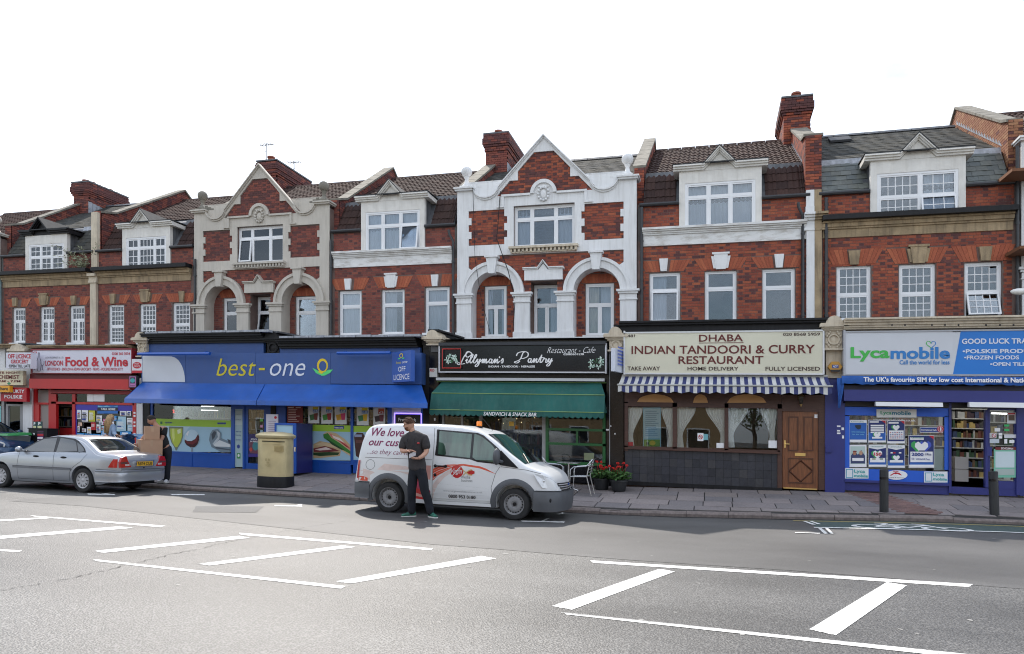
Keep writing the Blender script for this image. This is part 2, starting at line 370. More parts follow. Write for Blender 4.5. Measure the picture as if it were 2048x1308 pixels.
def marking(pts,label_mat=PAINT,dz=.009,px=True,parts=1):
 """painted strip: polygon corners given as photo pixels (or street points), following the road surface"""
 q=[]
 for p in pts:
  if px:
   a=G(*p)
   for _ in range(3):a=G(p[0],p[1],hr(*a)+dz)
   q.append(a)
  else:q.append(p)
 mb=MB()
 if len(q)==4:
  k=12;vs=[]
  for i in range(k+1):
   a=(lerp(q[0][0],q[1][0],i/k),lerp(q[0][1],q[1][1],i/k));b=(lerp(q[3][0],q[2][0],i/k),lerp(q[3][1],q[2][1],i/k))
   jx=random.uniform(-.012,.012);jy=random.uniform(-.012,.012)
   e0=dz if dz>.0095 else (.0085 if a[0]>=-14 and a[1]>seam(a[0])-.03 else .0045);e1=dz if dz>.0095 else (.0085 if b[0]>=-14 and b[1]>seam(b[0])-.03 else .0045)
   vs+=[(a[0],a[1]+jy,hr(*a)+e0),(b[0],b[1]+jx,hr(*b)+e1)]
  mb.add(vs,[(2*i,2*i+1,2*i+3,2*i+2)for i in range(k)])
 o=structure('road_marking',mb,label_mat);return o
for q in [[(186,1117),(192,1121),(683,1176),(692,1171)],[(478,1065),(482,1069),(862,1100),(866,1096)],[(1180,1120),(1186,1125),(1938,1173),(1946,1168)],[(1122,1223),(1134,1228),(1960,1318),(1972,1310)],[(1103,1211),(1144,1218),(1350,1142),(1318,1137)],[(1618,1257),(1671,1269),(1814,1170),(1773,1163)],[(395,1127),(420,1130),(712,1093),(685,1090)],[(672,1162),(702,1166),(993,1116),(962,1111)],[(190,1101),(207,1105),(500,1075),(478,1071)],[(0,1071),(0,1077),(268,1055),(240,1052)],[(0,1098),(0,1102),(38,1103),(44,1100)],[(60,1030),(70,1033),(320,1054),(330,1051)],[(-120,1045),(-120,1049),(100,1036),(90,1034)]]:
 marking(q)
PATCH=road_material('patched_asphalt',(.118,.118,.118),(.072,.072,.073),.3,.62,.3,70)
marking([(385,1024),(392,1012),(528,1013),(512,1025)],PATCH,dz=.007)
for q in [[(1042,1041),(1044,1043),(1128,1045),(1130,1043)],[(1082,1042),(1088,1042),(1100,1036),(1094,1036)],[(1112,1028),(1118,1029),(1130,1026),(1125,1025)],[(340,988),(344,990),(410,990),(408,988)],[(196,988),(205,989),(232,985),(226,985)],[(175,987),(176,989),(230,990),(229,988)],[(548,1010),(550,1012),(605,1013),(604,1011)],[(590,1011),(596,1012),(606,1008),(600,1008)]]:
 marking(q,dz=.010)
GRNL=mat('cycle_lane_green',(.055,.085,.080),.75,var=.2,scale=12,bump=.4,bscale=90)
mb=MB();vs=[]
a0,a1=G(1640,1056,.15),G(2300,1100,.2)
for i in range(21):
 u=lerp(a0[0],a1[0]+2,i/20);y0=lerp(a0[1],a1[1]+.4,i/20)
 y0=yk(u)-1.35
 for j in range(5):y=lerp(y0,yk(u)-.05,j/4);vs.append((u,y,hr(u,y)+.008))
mb.add(vs,[(i*5+j,(i+1)*5+j,(i+1)*5+j+1,i*5+j+1)for i in range(20)for j in range(4)])
structure('cycle_lane',mb,GRNL)
def lane_strip(u0,u1,off,w,m,dz):
 mb=MB();vs=[];k=max(2,int((u1-u0)/.4))
 for i in range(k+1):
  u=lerp(u0,u1,i/k)
  for y in (yk(u)-off-w,yk(u)-off):vs.append((u,y,hr(u,y)+dz))
 mb.add(vs,[(2*i,2*i+2,2*i+3,2*i+1)for i in range(k)]);structure('road_marking',mb,m)
lane_strip(a0[0]-.05,13,1.32,.10,PAINT,.013);lane_strip(a0[0]-.3,13,.28,.06,PAINTY,.012)
for q in [[(1605,1042),(1612,1042),(1632,1049),(1624,1049)],[(1618,1042),(1624,1042),(1642,1048),(1635,1048)],[(1636,1056),(1643,1056),(1656,1067),(1648,1067)],[(1650,1056),(1656,1056),(1667,1067),(1661,1067)],[(1590,1064),(1590,1065.5),(1640,1067),(1640,1065.5)]]:
 marking(q,dz=.014)
mb=MB()
def gp(px,py):
 a=G(px,py)
 for _ in range(3):a=G(px,py,hr(*a)+.012)
 return a
cu,cyy=gp(1815,1054)
def ring(mb,cx,cy,rx,ry,w,n=22):
 vs=[]
 for i in range(n):
  t=2*math.pi*i/n
  for k in (1,1-w):x=cx+rx*k*math.cos(t);y=cy+ry*k*math.sin(t);vs.append((x,y,hr(x,y)+.013))
 mb.add(vs,[(2*i,2*i+1,2*((i+1)%n)+1,2*((i+1)%n))for i in range(n)])
ring(mb,cu-.55,cyy-.08,.42,.30,.22);ring(mb,cu+.62,cyy-.1,.42,.30,.22)
def seg(mb,a,b,w):
 d=Vector((b[0]-a[0],b[1]-a[1],0)).normalized();nn=Vector((-d.y,d.x,0))*w/2
 vs=[(a[0]-nn.x,a[1]-nn.y),(b[0]-nn.x,b[1]-nn.y),(b[0]+nn.x,b[1]+nn.y),(a[0]+nn.x,a[1]+nn.y)]
 mb.add([(x,y,hr(x,y)+.013)for x,y in vs],[(0,1,2,3)])
for a,b in [((-.55,-.08),(-.3,.35)),((-.3,.35),(.4,.38)),((.62,-.1),(.36,.5)),((-.55,-.08),(0,-.08)),((0,-.08),(.4,.36)),((0,-.08),(-.34,.5)),((-.46,.5),(-.22,.5)),((.36,.5),(.2,.55))]:
 seg(mb,(cu+a[0],cyy+a[1]),(cu+b[0],cyy+b[1]),.075)
structure('road_marking',mb,PAINT)
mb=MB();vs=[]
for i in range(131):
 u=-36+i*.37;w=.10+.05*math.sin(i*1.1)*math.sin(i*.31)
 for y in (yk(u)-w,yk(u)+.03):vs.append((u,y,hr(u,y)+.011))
mb.add(vs,[(2*i,2*i+2,2*i+3,2*i+1)for i in range(130)]);structure('road_gutter',mb,mat('gutter_grime',(.030,.029,.028),.9,var=.5,scale=5))  # dark strip painted along the kerb foot, standing in for the gutter shadow
mb=MB();pts=[(-20,1184),(60,1172),(150,1155),(215,1140),(290,1122),(345,1108),(400,1098),(440,1088),(500,1076),(560,1064),(640,1050),(700,1042)]
path=[G(*p)for p in pts];vs=[]
pp=[]
for (a,b)in zip(path,path[1:]):
 for i in range(8):pp.append((lerp(a[0],b[0],i/8)+random.uniform(-.03,.03),lerp(a[1],b[1],i/8)+random.uniform(-.03,.03)))
for i,(x,y)in enumerate(pp):
 w=random.uniform(.006,.02);vs+=[(x,y-w,hr(x,y)+.0055),(x,y+w,hr(x,y)+.0055)]
mb.add(vs,[(2*i,2*i+2,2*i+3,2*i+1)for i in range(len(pp)-1)])
structure('road_joint',mb,mat('tar_joint',(.018,.018,.018),.5))
mb=MB()
for i in range(120):
 u=random.uniform(-14,8);y=random.uniform(-16,-5.5);r=random.uniform(.008,.03)*(1.6 if random.random()<.1 else 1)
 n=6;mb.add([(u+r*math.cos(6.28*k/n)*random.uniform(.7,1.3),y+r*math.sin(6.28*k/n)*random.uniform(.7,1.3),hr(u,y)+(.0075 if y>-10.5 else .003))for k in range(n)],[tuple(range(n))])
o=structure('road_specks',mb,mat('chewing_gum',(.30,.295,.28),.8));o['kind']='stuff'
KERB=mat('kerb_granite',(.20,.165,.155),.8,var=.25,scale=14,bump=.35,bscale=60,streak=.3)
SLAB=pieces('paving_stone',[(.27,.235,.23),(.22,.195,.195),(.30,.26,.25),(.20,.185,.19),(.28,.235,.215)],rough=.8,soot=.35,bump=.2,bscale=25,sootcol=(.10,.095,.095))
PBRK=pieces('paving_brick',[(.23,.145,.13),(.19,.12,.11),(.27,.165,.145)],rough=.85,soot=.3)
GROUT=mat('paving_joint',(.035,.032,.03),.95,var=.3)
BRKP=PBRK
kb=MB();vs=[]
KU=[-40+i*.5 for i in range(109)]
kb=MB()
for a,b in zip(KU,KU[1:]):
 kb.add([(a,yk(a)+.02,hr(a,yk(a))-.1),(b,yk(b)+.02,hr(b,yk(b))-.1),(b,yk(b)+.28,hp(b,yk(b)+.28)-.012),(a,yk(a)+.28,hp(a,yk(a)+.28)-.012),(a,yk(a)+.02,hp(a,yk(a))-.012),(b,yk(b)+.02,hp(b,yk(b))-.012)],[(0,1,5,4),(4,5,2,3)])
kerb=structure('kerb',kb,GROUT)
u=-34.
while u<12:
 l=random.choice([.85,.95,1.2,1.35]);a,b=u+.005,u+l-.005;jz=random.uniform(-.008,.008)
 mb=MB();prof=[(0.,-.12),(-.01,-.01-.035),(.02,0.),(.13,.004),(.26,0.),(.26,-.12)]
 vs=[]
 for x in (a,b):
  for py_,pz in prof:vs.append((x,yk(x)+py_,hp(x,yk(x))+pz+jz))
 k=len(prof);mb.add(vs,[(i,i+k,i+1+k,i+1)for i in range(k-1)]+[tuple(range(k)),tuple(range(2*k-1,k-1,-1))])
 mb.build('kerb_stone',KERB,kerb);u+=l
def in_band(u,y):return 3.05+(YS-y)*.28<u<3.75+(YS-y)*.28
pb=MB();PUs=[-36+i*1.0 for i in range(50)];vs=[]
for u in PUs:
 for j in range(7):y=lerp(yk(u)+.25,YS+.3,j/6);vs.append((u,y,hp(u,y)-.014))
pb.add(vs,[(i*7+j,(i+1)*7+j,(i+1)*7+j+1,i*7+j+1)for i in range(len(PUs)-1)for j in range(6)])
pav=structure('pavement',pb,GROUT)
cand=[];v=0.
rowy=[];y=YS+.06
while y>-5.4:rowy.append(y);y-=.62
for ri,yt in enumerate(rowy):
 ybot=yt-.62;u=-34+random.uniform(0,.6)
 while u<12:
  l=random.choice([.62,.75,.9,.62]);cand.append((u,min(u+l,12),ybot,yt));u+=l
def slab_geo(mb,u0,u1,y0,y1,th=.014,up=0.):
 um=(u0+u1)/2;y0=max(y0,yk(um)+.275+.12*0)
 if y1-y0<.08:return False
 g_=.011 if u1-u0>.3 else .004;jz=random.uniform(-.003,.003)+up;c=[(u0+g_,y0+g_),(u1-g_,y0+g_),(u1-g_,y1-g_),(u0+g_,y1-g_)]
 mb.add([(a,b,hp(a,b)+jz-th)for a,b in c]+[(a,b,hp(a,b)+jz)for a,b in c],[(4,5,6,7),(0,1,5,4),(1,2,6,5),(2,3,7,6),(3,0,4,7)]);return True
cand.sort(key=lambda c:((c[0]+c[1])/2)**2+((c[2]+c[3])/2+CD)**2)
far=MB()
for i,c in enumerate(cand):
 if i<290:
  mb=MB()
  if slab_geo(mb,*c):mb.build('paving_slab',SLAB,pav)
 else:slab_geo(far,*c)
far.build('paving_slab',SLAB,pav,kind='stuff')
mb=MB()
y=YS-.02
while y>-5.3:
 x0,x1=3.05+(YS-y)*.28,3.85+(YS-y)*.28;u=x0+(.1 if int(y*10)%2 else 0)
 while u<x1:
  slab_geo(mb,u,u+.2,y-.1,y,.012,.009);u+=.2
 y-=.1
mb.build('paving_brick',PBRK,pav,kind='stuff')
def scan(poly,z):
 xs=[]
 n=len(poly)
 for i in range(n):
  (x0,z0),(x1,z1)=poly[i],poly[(i+1)%n]
  if (z0<=z)!=(z1<=z):xs.append(x0+(x1-x0)*(z-z0)/(z1-z0))
 xs.sort();return [(xs[i],xs[i+1])for i in range(0,len(xs)-1,2)]
def subtract(iv,cut):
 out=[]
 for a,b in iv:
  seg_=[(a,b)]
  for c,d in cut:
   nx=[]
   for p,q in seg_:
    if d<=p or c>=q:nx.append((p,q));continue
    if c>p:nx.append((p,c))
    if d<q:nx.append((d,q))
   seg_=nx
  out+=seg_
 return out
BM={}
def brick_mesh(w,m):
 k=(round(w,4),m.name)
 if k not in BM:
  b=MB();b.add([(0,0,0),(w,0,0),(w,0,.064),(0,0,.064),(0,.03,0),(w,.03,0),(w,.03,.064),(0,.03,.064)],[(0,1,2,3),(0,4,5,1),(1,5,6,2),(2,6,7,3),(3,7,4,0)])
  BM[k]=b.data('brick',m)
 return BM[k]
def lay_bricks(wall,polys,holes,Y,limit,pal,hdark=.55,rnd=.12):
 """Flemish bond over polygons minus holes: whole bricks become objects up to limit, the rest one joined part"""
 h0=min(z for p in polys for _,z in p);h1=max(z for p in polys for _,z in p)
 res=[];row=math.floor(h0/.075)
 rng=random.Random(int(abs(h0*1000)+len(polys)))
 while row*.075<h1:
  z0=row*.075+.005;zm=z0+.032
  iv=[]
  for p in polys:iv+=scan(p,zm)
  cut=[]
  for p in holes:cut+=scan(p,zm)
  iv=subtract(sorted(iv),cut)
  for a,b in iv:
   off=0 if row%2 else .16875
   k=math.floor((a-off)/.3375)-1
   while True:
    x=off+k*.3375
    if x>b:break
    for (s,w,hd)in ((x,.215,0),(x+.225,.1025,1)):
     p,q=max(s,a+.004),min(s+w,b-.004)
     if q-p>.03:
      dk=(rng.random()<(hdark if hd else rnd))
      res.append((p,q,z0,dk,abs((q-p)-w)<.002,hd))
    k+=1
  row+=1
 whole=[r for r in res if r[4]];part=[r for r in res if not r[4]]
 rng.shuffle(whole);whole.sort(key=lambda r:(r[5],))
 one=whole[:limit];rest=whole[limit:]+part
 for p,q,z,dk,_,hd in one:
  inst(brick_mesh(.215 if not hd else .1025,BRKD if dk else pal),'brick',wall,(p,Y-rng.uniform(.004,.008),z))
 mb=MB()
 for p,q,z,dk,_,hd in rest:
  y=Y-rng.uniform(.004,.008)
  mb.add([(p,y,z),(q,y,z),(q,y,z+.064),(p,y,z+.064),(p,y+.03,z),(q,y+.03,z),(q,y+.03,z+.064),(p,y+.03,z+.064)],[(0,1,2,3),(0,4,5,1),(1,5,6,2),(2,6,7,3),(3,7,4,0)],1 if dk else 0)
 if rest:mb.build('brick',[pal,BRKD],wall,kind='stuff')
def rect(u0,u1,h0,h1):return [(u0,h0),(u1,h0),(u1,h1),(u0,h1)]
def frame_geo(mb,u0,u1,h0,h1,y0,y1,w,tf=None,mi=0):
 f=tf or (lambda p:p)
 for a,b,c,d in ((u0,u0+w,h0,h1),(u1-w,u1,h0,h1),(u0+w,u1-w,h0,h0+w),(u0+w,u1-w,h1-w,h1)):
  m=MB().box(a,b,y0,y1,c,d);mb.add([f(p)for p in m.v],m.f,mi)
def window(house,u0,u1,h0,h1,Y,panes,cur='net',fw=.055,sill=None,bars=.018,fm=None,gl=None,pname='window',sash=.04):
 """house > window > pane / sash / curtain.  panes: (fu0, fu1, fh0, fh1, nx, ny, open)"""
 fm=fm or UPVC;gl=gl or GLS
 mb=MB();frame_geo(mb,u0,u1,h0,h1,Y-.03,Y+.05,fw)
 iu0,iu1,ih0,ih1=u0+fw,u1-fw,h0+fw,h1-fw
 eu=sorted({round(p[0],3)for p in panes if p[0]>0.01});
 for p in panes:
  a,b=lerp(iu0,iu1,p[0]),lerp(iu0,iu1,p[1]);c,d=lerp(ih0,ih1,p[2]),lerp(ih0,ih1,p[3])
  if p[0]>.01:mb.box(a-.02,a+.02,Y-.026,Y+.045,c,d)
  if p[2]>.01:mb.box(a+(.02 if p[0]>.01 else 0),b-(.02 if p[1]<.99 else 0),Y-.022,Y+.04,c-.02,c+.02)
 if sill:mb.box(u0-.04,u1+.04,Y-.10,Y+.03,h0-.05,h0-.001)
 w=mb.build(pname,fm,house)
 for p in panes:
  a,b=lerp(iu0,iu1,p[0])+(.02 if p[0]>.01 else 0),lerp(iu0,iu1,p[1])-(.02 if p[1]<.99 else 0)
  c,d=lerp(ih0,ih1,p[2])+(.02 if p[2]>.01 else 0),lerp(ih0,ih1,p[3])-(.02 if p[3]<.99 else 0)
  ang=p[6]if len(p)>6 else 0
  def tf(q,d=d,ang=ang):
   if not ang:return q
   r=d-q[2];return (q[0],q[1]-.02-r*math.sin(ang)+(q[1]-Y)*(math.cos(ang)-1),d-r*math.cos(ang))
  sm=MB();sw=sash
  frame_geo(sm,a,b,c,d,Y-.035 if ang else Y-.018,Y+.02,sw,tf)
  nx,ny=p[4],p[5]
  for i in range(1,nx):
   x=lerp(a+sw,b-sw,i/nx);m=MB().box(x-bars/2,x+bars/2,Y-.006,Y+.012,c+sw,d-sw);sm.add([tf(q)for q in m.v],m.f)
  for i in range(1,ny):
   z=lerp(c+sw,d-sw,i/ny);m=MB().box(a+sw,b-sw,Y-.005,Y+.011,z-bars/2,z+bars/2);sm.add([tf(q)for q in m.v],m.f)
  sm.build('sash',fm,w)
  pm=MB();m=MB().box(a+sw-.004,b-sw+.004,Y+.001,Y+.005,c+sw-.004,d-sw+.004);pm.add([tf(q)for q in m.v],m.f);pm.build('pane',gl,w)
 def drape(x0,x1,z0,z1,yy,m,pin=1.,amp=.03,name='curtain'):
  cb=MB();k=max(6,int((x1-x0)/.035));vs=[]
  rows=6
  for j in range(rows+1):
   t=j/rows;z=lerp(z1,z0,t);sq=lerp(1,pin,min(1,t*1.4))
   for i in range(k+1):
    x=x0+(x1-x0)*(i/k)*sq;vs.append((x,yy+amp*math.sin(i*1.9+.7*t),z))
  n=k+1;cb.add(vs,[(j*n+i,(j+1)*n+i,(j+1)*n+i+1,j*n+i+1)for j in range(rows)for i in range(k)]);cb.build(name,m,w,smooth=True)
 yy=Y+.115;W_=u1-u0
 if cur=='net':drape(u0+.02,u1-.02,h0,h1,yy,NET)
 elif cur=='sides':
  drape(u0+.02,u0+.30*W_,h0,h1,yy,NET);drape(u1-.30*W_,u1-.02,h0,h1,yy,NET)
 elif cur=='mid':drape(u0+.30*W_,u0+.70*W_,h0,h1,yy,NET)
 elif cur=='left':drape(u0+.02,u0+.55*W_,h0,h1,yy,NET)
 elif cur=='right':drape(u0+.6*W_,u1-.02,h0,h1,yy,NET)
 elif cur=='drapes':drape(u0+.02,u0+.45*W_,h0,h1,yy,DRAPE);drape(u0+.5*W_,u1-.02,h0,h1,yy+.1,NET)
 elif cur=='half':drape(u0+.02,u1-.02,lerp(h0,h1,.0),lerp(h0,h1,.45),yy,NET)
 elif cur=='blind':
  bb=MB();z=h1-.05
  while z>lerp(h0,h1,.5):bb.box(u0+.05,u1-.05,yy,yy+.02,z-.028,z-.006);z-=.035
  bb.build('blind',NET,w)
 return w
def molding(mb,path,steps,yb,mi=0):
 """stacked bands that follow a (u,h) polyline; steps = [(height, projection)] from the path upwards"""
 z=0
 for hh,pr in steps:
  lo=[(u,h+z)for u,h in path];hi=[(u,h+z+hh)for u,h in path][::-1]
  mb.slab(lo+hi,[],yb-pr,yb+.02,mi);z+=hh
TM={}
def tile_mesh(style,pitch,mat_,w,l):
 k=(style,round(pitch,3),w,l,mat_.name)
 if k in TM:return TM[k]
 b=MB();c,s_=math.cos(pitch),math.sin(pitch);n=8 if style=='roman' else 1
 prof=[]
 for i in range(n+1):
  x=w*i/n;z=0
  if style=='roman':z=(0,.004,.020,.022,.004,.004,.020,.022,.0)[i]
  prof.append((x,z))
 lift=.022 if style=='roman' else .010;th=.016 if style=='roman' else .007
 vs=[]
 for t in (0,1):
  for x,z in prof:
   along=l*t;up=z+(lift if t==0 else -.002)
   vs.append((x,along*c-up*s_,along*s_+up*c))
 for x,z in prof:up=lift-th;vs.append((x,-up*s_,up*c))
 m=n+1
 fs=[(i,i+1,m+i+1,m+i)for i in range(n)]+[(2*m+i,2*m+i+1,i+1,i)for i in range(n)]+[(0,m,2*m),(n,2*m+n,m+n)]
 b.add(vs,fs);TM[k]=(b,b.data('tile' if style=='roman' else 'slate',mat_));return TM[k]
def lay_tiles(roof,u0,u1,ya,ha,yb,hb_,style,m,parts,holes=None,seed=1):
 """rows of tiles up a slope from (ya,ha) to (yb,hb_).  holes(u, t) -> True where no tile lies.  returns tiles laid as objects"""
 rng=random.Random(seed);pitch=math.atan2(hb_-ha,yb-ya);ln=math.hypot(yb-ya,hb_-ha)
 w,e=(.30,.295)if style=='roman' else (.255,.195)
 nr=max(1,round(ln/e));e=ln/nr;l=e+.03;name='tile' if style=='roman' else 'slate'
 geo,me=tile_mesh(style,pitch,m,w-.004,round(l,3));mb=MB();n=0
 for r in range(nr):
  t=r/nr;y=lerp(ya,yb,t);h=lerp(ha,hb_,t);x=u0-(w/2 if (r%2 and style!='roman')else 0)
  while x<u1-.02:
   xs=max(x,u0);xe=min(x+w,u1)
   if xe-xs>.06 and not (holes and holes((xs+xe)/2,(r+.5)/nr)):
    jy=rng.uniform(-.006,.006);jz=rng.uniform(0,.004);full=(xe-xs)>w-.01
    if n<parts and full:inst(me,name,roof,(xs,y+jy,h+jz));n+=1
    else:
     sc=(xe-xs)/w;mb.add([(xs+p[0]*sc,y+jy+p[1],h+jz+p[2])for p in geo.v],geo.f)
   x+=w
 if mb.v:mb.build(name,m,roof,kind='stuff')
 return n
def chimney(house,uc,y0,y1,w,h0,h1,pots,m=None):
 m=m or BRKM;st=MB();x0,x1=uc-w/2,uc+w/2
 st.box(x0+.02,x1-.02,y0+.02,y1-.02,h0,h1-.02)
 st_o=st.build('chimney',MORT,house)
 z0_=[h0]
 def ringcourse(mb,z,g,th=.064):
  z0_[0]=z
  xa,xb,ya,yb=x0-g,x1+g,y0-g,y1+g
  row=int(round(z/.075));off=.11*(row%2)
  def run(a,b,put):
   x=a-off
   while x<b:
    p,q=max(x,a),min(x+.215,b)
    if q-p>.03:put(p,q)
    x+=.225
  dk=lambda:1 if random.random()<(.85 if h1-z0_[0]<.5 else .30)else 0
  run(xa,xb,lambda p,q:mb.box(p,q,ya,ya+.10,z,z+th,dk()))
  run(xa,xb,lambda p,q:mb.box(p,q,yb-.10,yb,z,z+th,dk()))
  run(ya+.105,yb-.105,lambda p,q:mb.box(xa,xa+.10,p,q,z,z+th,dk()))
  run(ya+.105,yb-.105,lambda p,q:mb.box(xb-.10,xb,p,q,z,z+th,dk()))
 bm_=MB();z=h0;
 while z<h1-.06:
  top=h1-z
  g=0
  if top<.62:g=.035
  if top<.52:g=.07
  if top<.42:g=.10
  if top<.18:g=.07
  ringcourse(bm_,z,g);z+=.075
 bm_.build('brick',[m,BRKD],st_o,kind='stuff')
 cp=MB();cp.box(x0-.07,x1+.07,y0-.07,y1+.07,h1-.015,h1+.04);cp.build('chimney_cap',LEAD,st_o)
 k=len(pots)
 for i,hh in enumerate(pots):
  y=lerp(y0+.25,y1-.25,i/max(1,k-1));p=MB()
  p.lathe([(.15,h1+.03),(.13,h1+.08),(.12,h1+hh-.07),(.15,h1+hh-.05),(.15,h1+hh),(.11,h1+hh),(.10,h1+hh-.02)],uc,y,12)
  p.build('chimney_pot',CHIMP,st_o,smooth='auto')
 f=MB()
 for i in range(10):
  y=lerp(y0,y1,i/10);hz=h0+.62-.02*i
  f.box(x1-.002,x1+.012,y,y+(y1-y0)/10-.01,h0,hz)
 f.build('flashing',LEADL,st_o,kind='stuff')
def parapet(house,u0,u1,prof,m=None,coping=None,dk=.3,flash=False):
 """party wall that rises through the roof; prof [(y,h)] from front to back, raised by the coping"""
 pw_=MB();base=[(prof[0][0],prof[0][1]-1.6)];top=prof
 pr=[(prof[0][0],7.9+PD)]+top+[(prof[-1][0],7.9+PD)]
 pw_.prx(pr[::-1],u0+.03,u1-.03);o=pw_.build('party_wall',MORT,house)
 b=MB();zt=max(h for _,h in top);row=math.floor((7.9+PD)/.075)
 while row*.075<zt:
  z0=row*.075+.005;iv=scan(pr,z0+.03)
  for a,c in iv:
   x=a-.11*(row%2)
   while x<c:
    p,q=max(x,a),min(x+.215,c)
    if q-p>.03:
     for s0,s1 in ((u0,u0+.028),(u1-.028,u1)):b.box(s0,s1,p,q,z0,z0+.064,1 if random.random()<dk else 0)
    x+=.225
  if row*.075<prof[0][1]:
   y=prof[0][0];x=u0-(.11 if row%2 else 0)
   while x<u1:
    p,q=max(x,u0),min(x+.215,u1)
    if q-p>.03:b.box(p,q,y-.014,y+.03,z0,z0+.064,1 if random.random()<.3 else 0)
    x+=.225
  row+=1
 b.build('brick',[m or BRKM,BRKD],o,kind='stuff')
 if flash:
  f=MB();sl_=(RIDH-9.42)/(RIDY-.72);y=.75
  while y<RIDY-.1:
   h=9.42+PD+sl_*(y-.72);f.prx([(y,h),(y+.2,h+.2*sl_),(y+.2,h+.24)][::1],u0-.012,u0-.001);f.prx([(y,h),(y+.2,h+.2*sl_),(y+.2,h+.24)][::1],u1+.001,u1+.012);y+=.205
  f.build('flashing',LEADL,o,kind='stuff')
 cp=MB();
 for i in range(len(prof)-1):
  (ya,ha),(yb,hb_)=prof[i],prof[i+1]
  if abs(yb-ya)<.05:continue
  n=max(1,int(math.hypot(yb-ya,hb_-ha)/.6))
  for k in range(n):
   a0,a1=k/n+.004,(k+1)/n-.004
   cp.prx([(lerp(ya,yb,a0),lerp(ha,hb_,a0)+.002),(lerp(ya,yb,a1),lerp(ha,hb_,a1)+.002),(lerp(ya,yb,a1),lerp(ha,hb_,a1)+.075),(lerp(ya,yb,a0),lerp(ha,hb_,a0)+.075)],u0-.05,u1+.05)
 cp.build('coping',coping or COPE,o)
 return o
def pipe(house,u,h0,h1,Y=-.09,m=None,swan=None):
 mb=MB();path=[(u,Y,h1),(u,Y,h0)]
 if swan:path=[(u+swan,Y-.05,h1),(u+swan*.9,Y-.05,h1-.12),(u,Y,h1-.35),(u,Y,h0)]
 mb.tube(path,.042,8)
 z=h0+.3
 while z<h1-.4:mb.lathe([(.052,z),(.052,z+.06)],u,Y,8);z+=1.1
 mb.build('drainpipe',m or PIPE,house,smooth='auto')
def keystone(mb,c,h0,h1,w0,w1,pr,Y=0.,mi=0):mb.slab([(c-w0/2,h0),(c+w0/2,h0),(c+w1/2,h1),(c-w1/2,h1)],[],Y-pr,Y+.02,mi)
def flat_arch(house,u0,u1,h,m,kw=0.,Y=0.,ht=.34,flare=.20):
 """gauged brick arch: wedge bricks either side of the keystone"""
 mbs=(MB(),MB());n=int((u1-u0+.2)/.075);a,b=u0-.10,u1+.10
 for i in range(n):
  x0,x1=lerp(a,b,i/n),lerp(a,b,(i+1)/n);t0,t1=lerp(a-flare,b+flare,i/n),lerp(a-flare,b+flare,(i+1)/n)
  if abs((x0+x1)/2-(a+b)/2)<kw/2:continue
  mbs[0 if (not kw or i<n/2)else 1].slab([(x0+.003,h),(x1-.003,h),(t1-.003,h+ht),(t0+.003,h+ht)],[],Y-.014,Y+.02)
 for q_ in mbs:
  if q_.v:q_.build('flat_arch',m,house,kind='stuff')
 return [(a,h),(b,h),(b+flare,h+ht),(a-flare,h+ht)]
COPE=mat('coping_stone',(.20,.185,.155),.9,var=.3,scale=5,bump=.3,bscale=30,streak=.2)
PD=0.
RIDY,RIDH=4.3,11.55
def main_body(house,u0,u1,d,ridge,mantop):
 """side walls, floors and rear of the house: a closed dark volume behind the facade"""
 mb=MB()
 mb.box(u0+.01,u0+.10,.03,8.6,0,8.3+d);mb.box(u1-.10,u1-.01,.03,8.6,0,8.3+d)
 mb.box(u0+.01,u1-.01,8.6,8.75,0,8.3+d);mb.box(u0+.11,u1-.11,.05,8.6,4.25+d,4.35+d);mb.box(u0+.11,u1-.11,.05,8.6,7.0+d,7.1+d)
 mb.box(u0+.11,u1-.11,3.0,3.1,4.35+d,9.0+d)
 mb.build('structure_walls',ROOM,house)
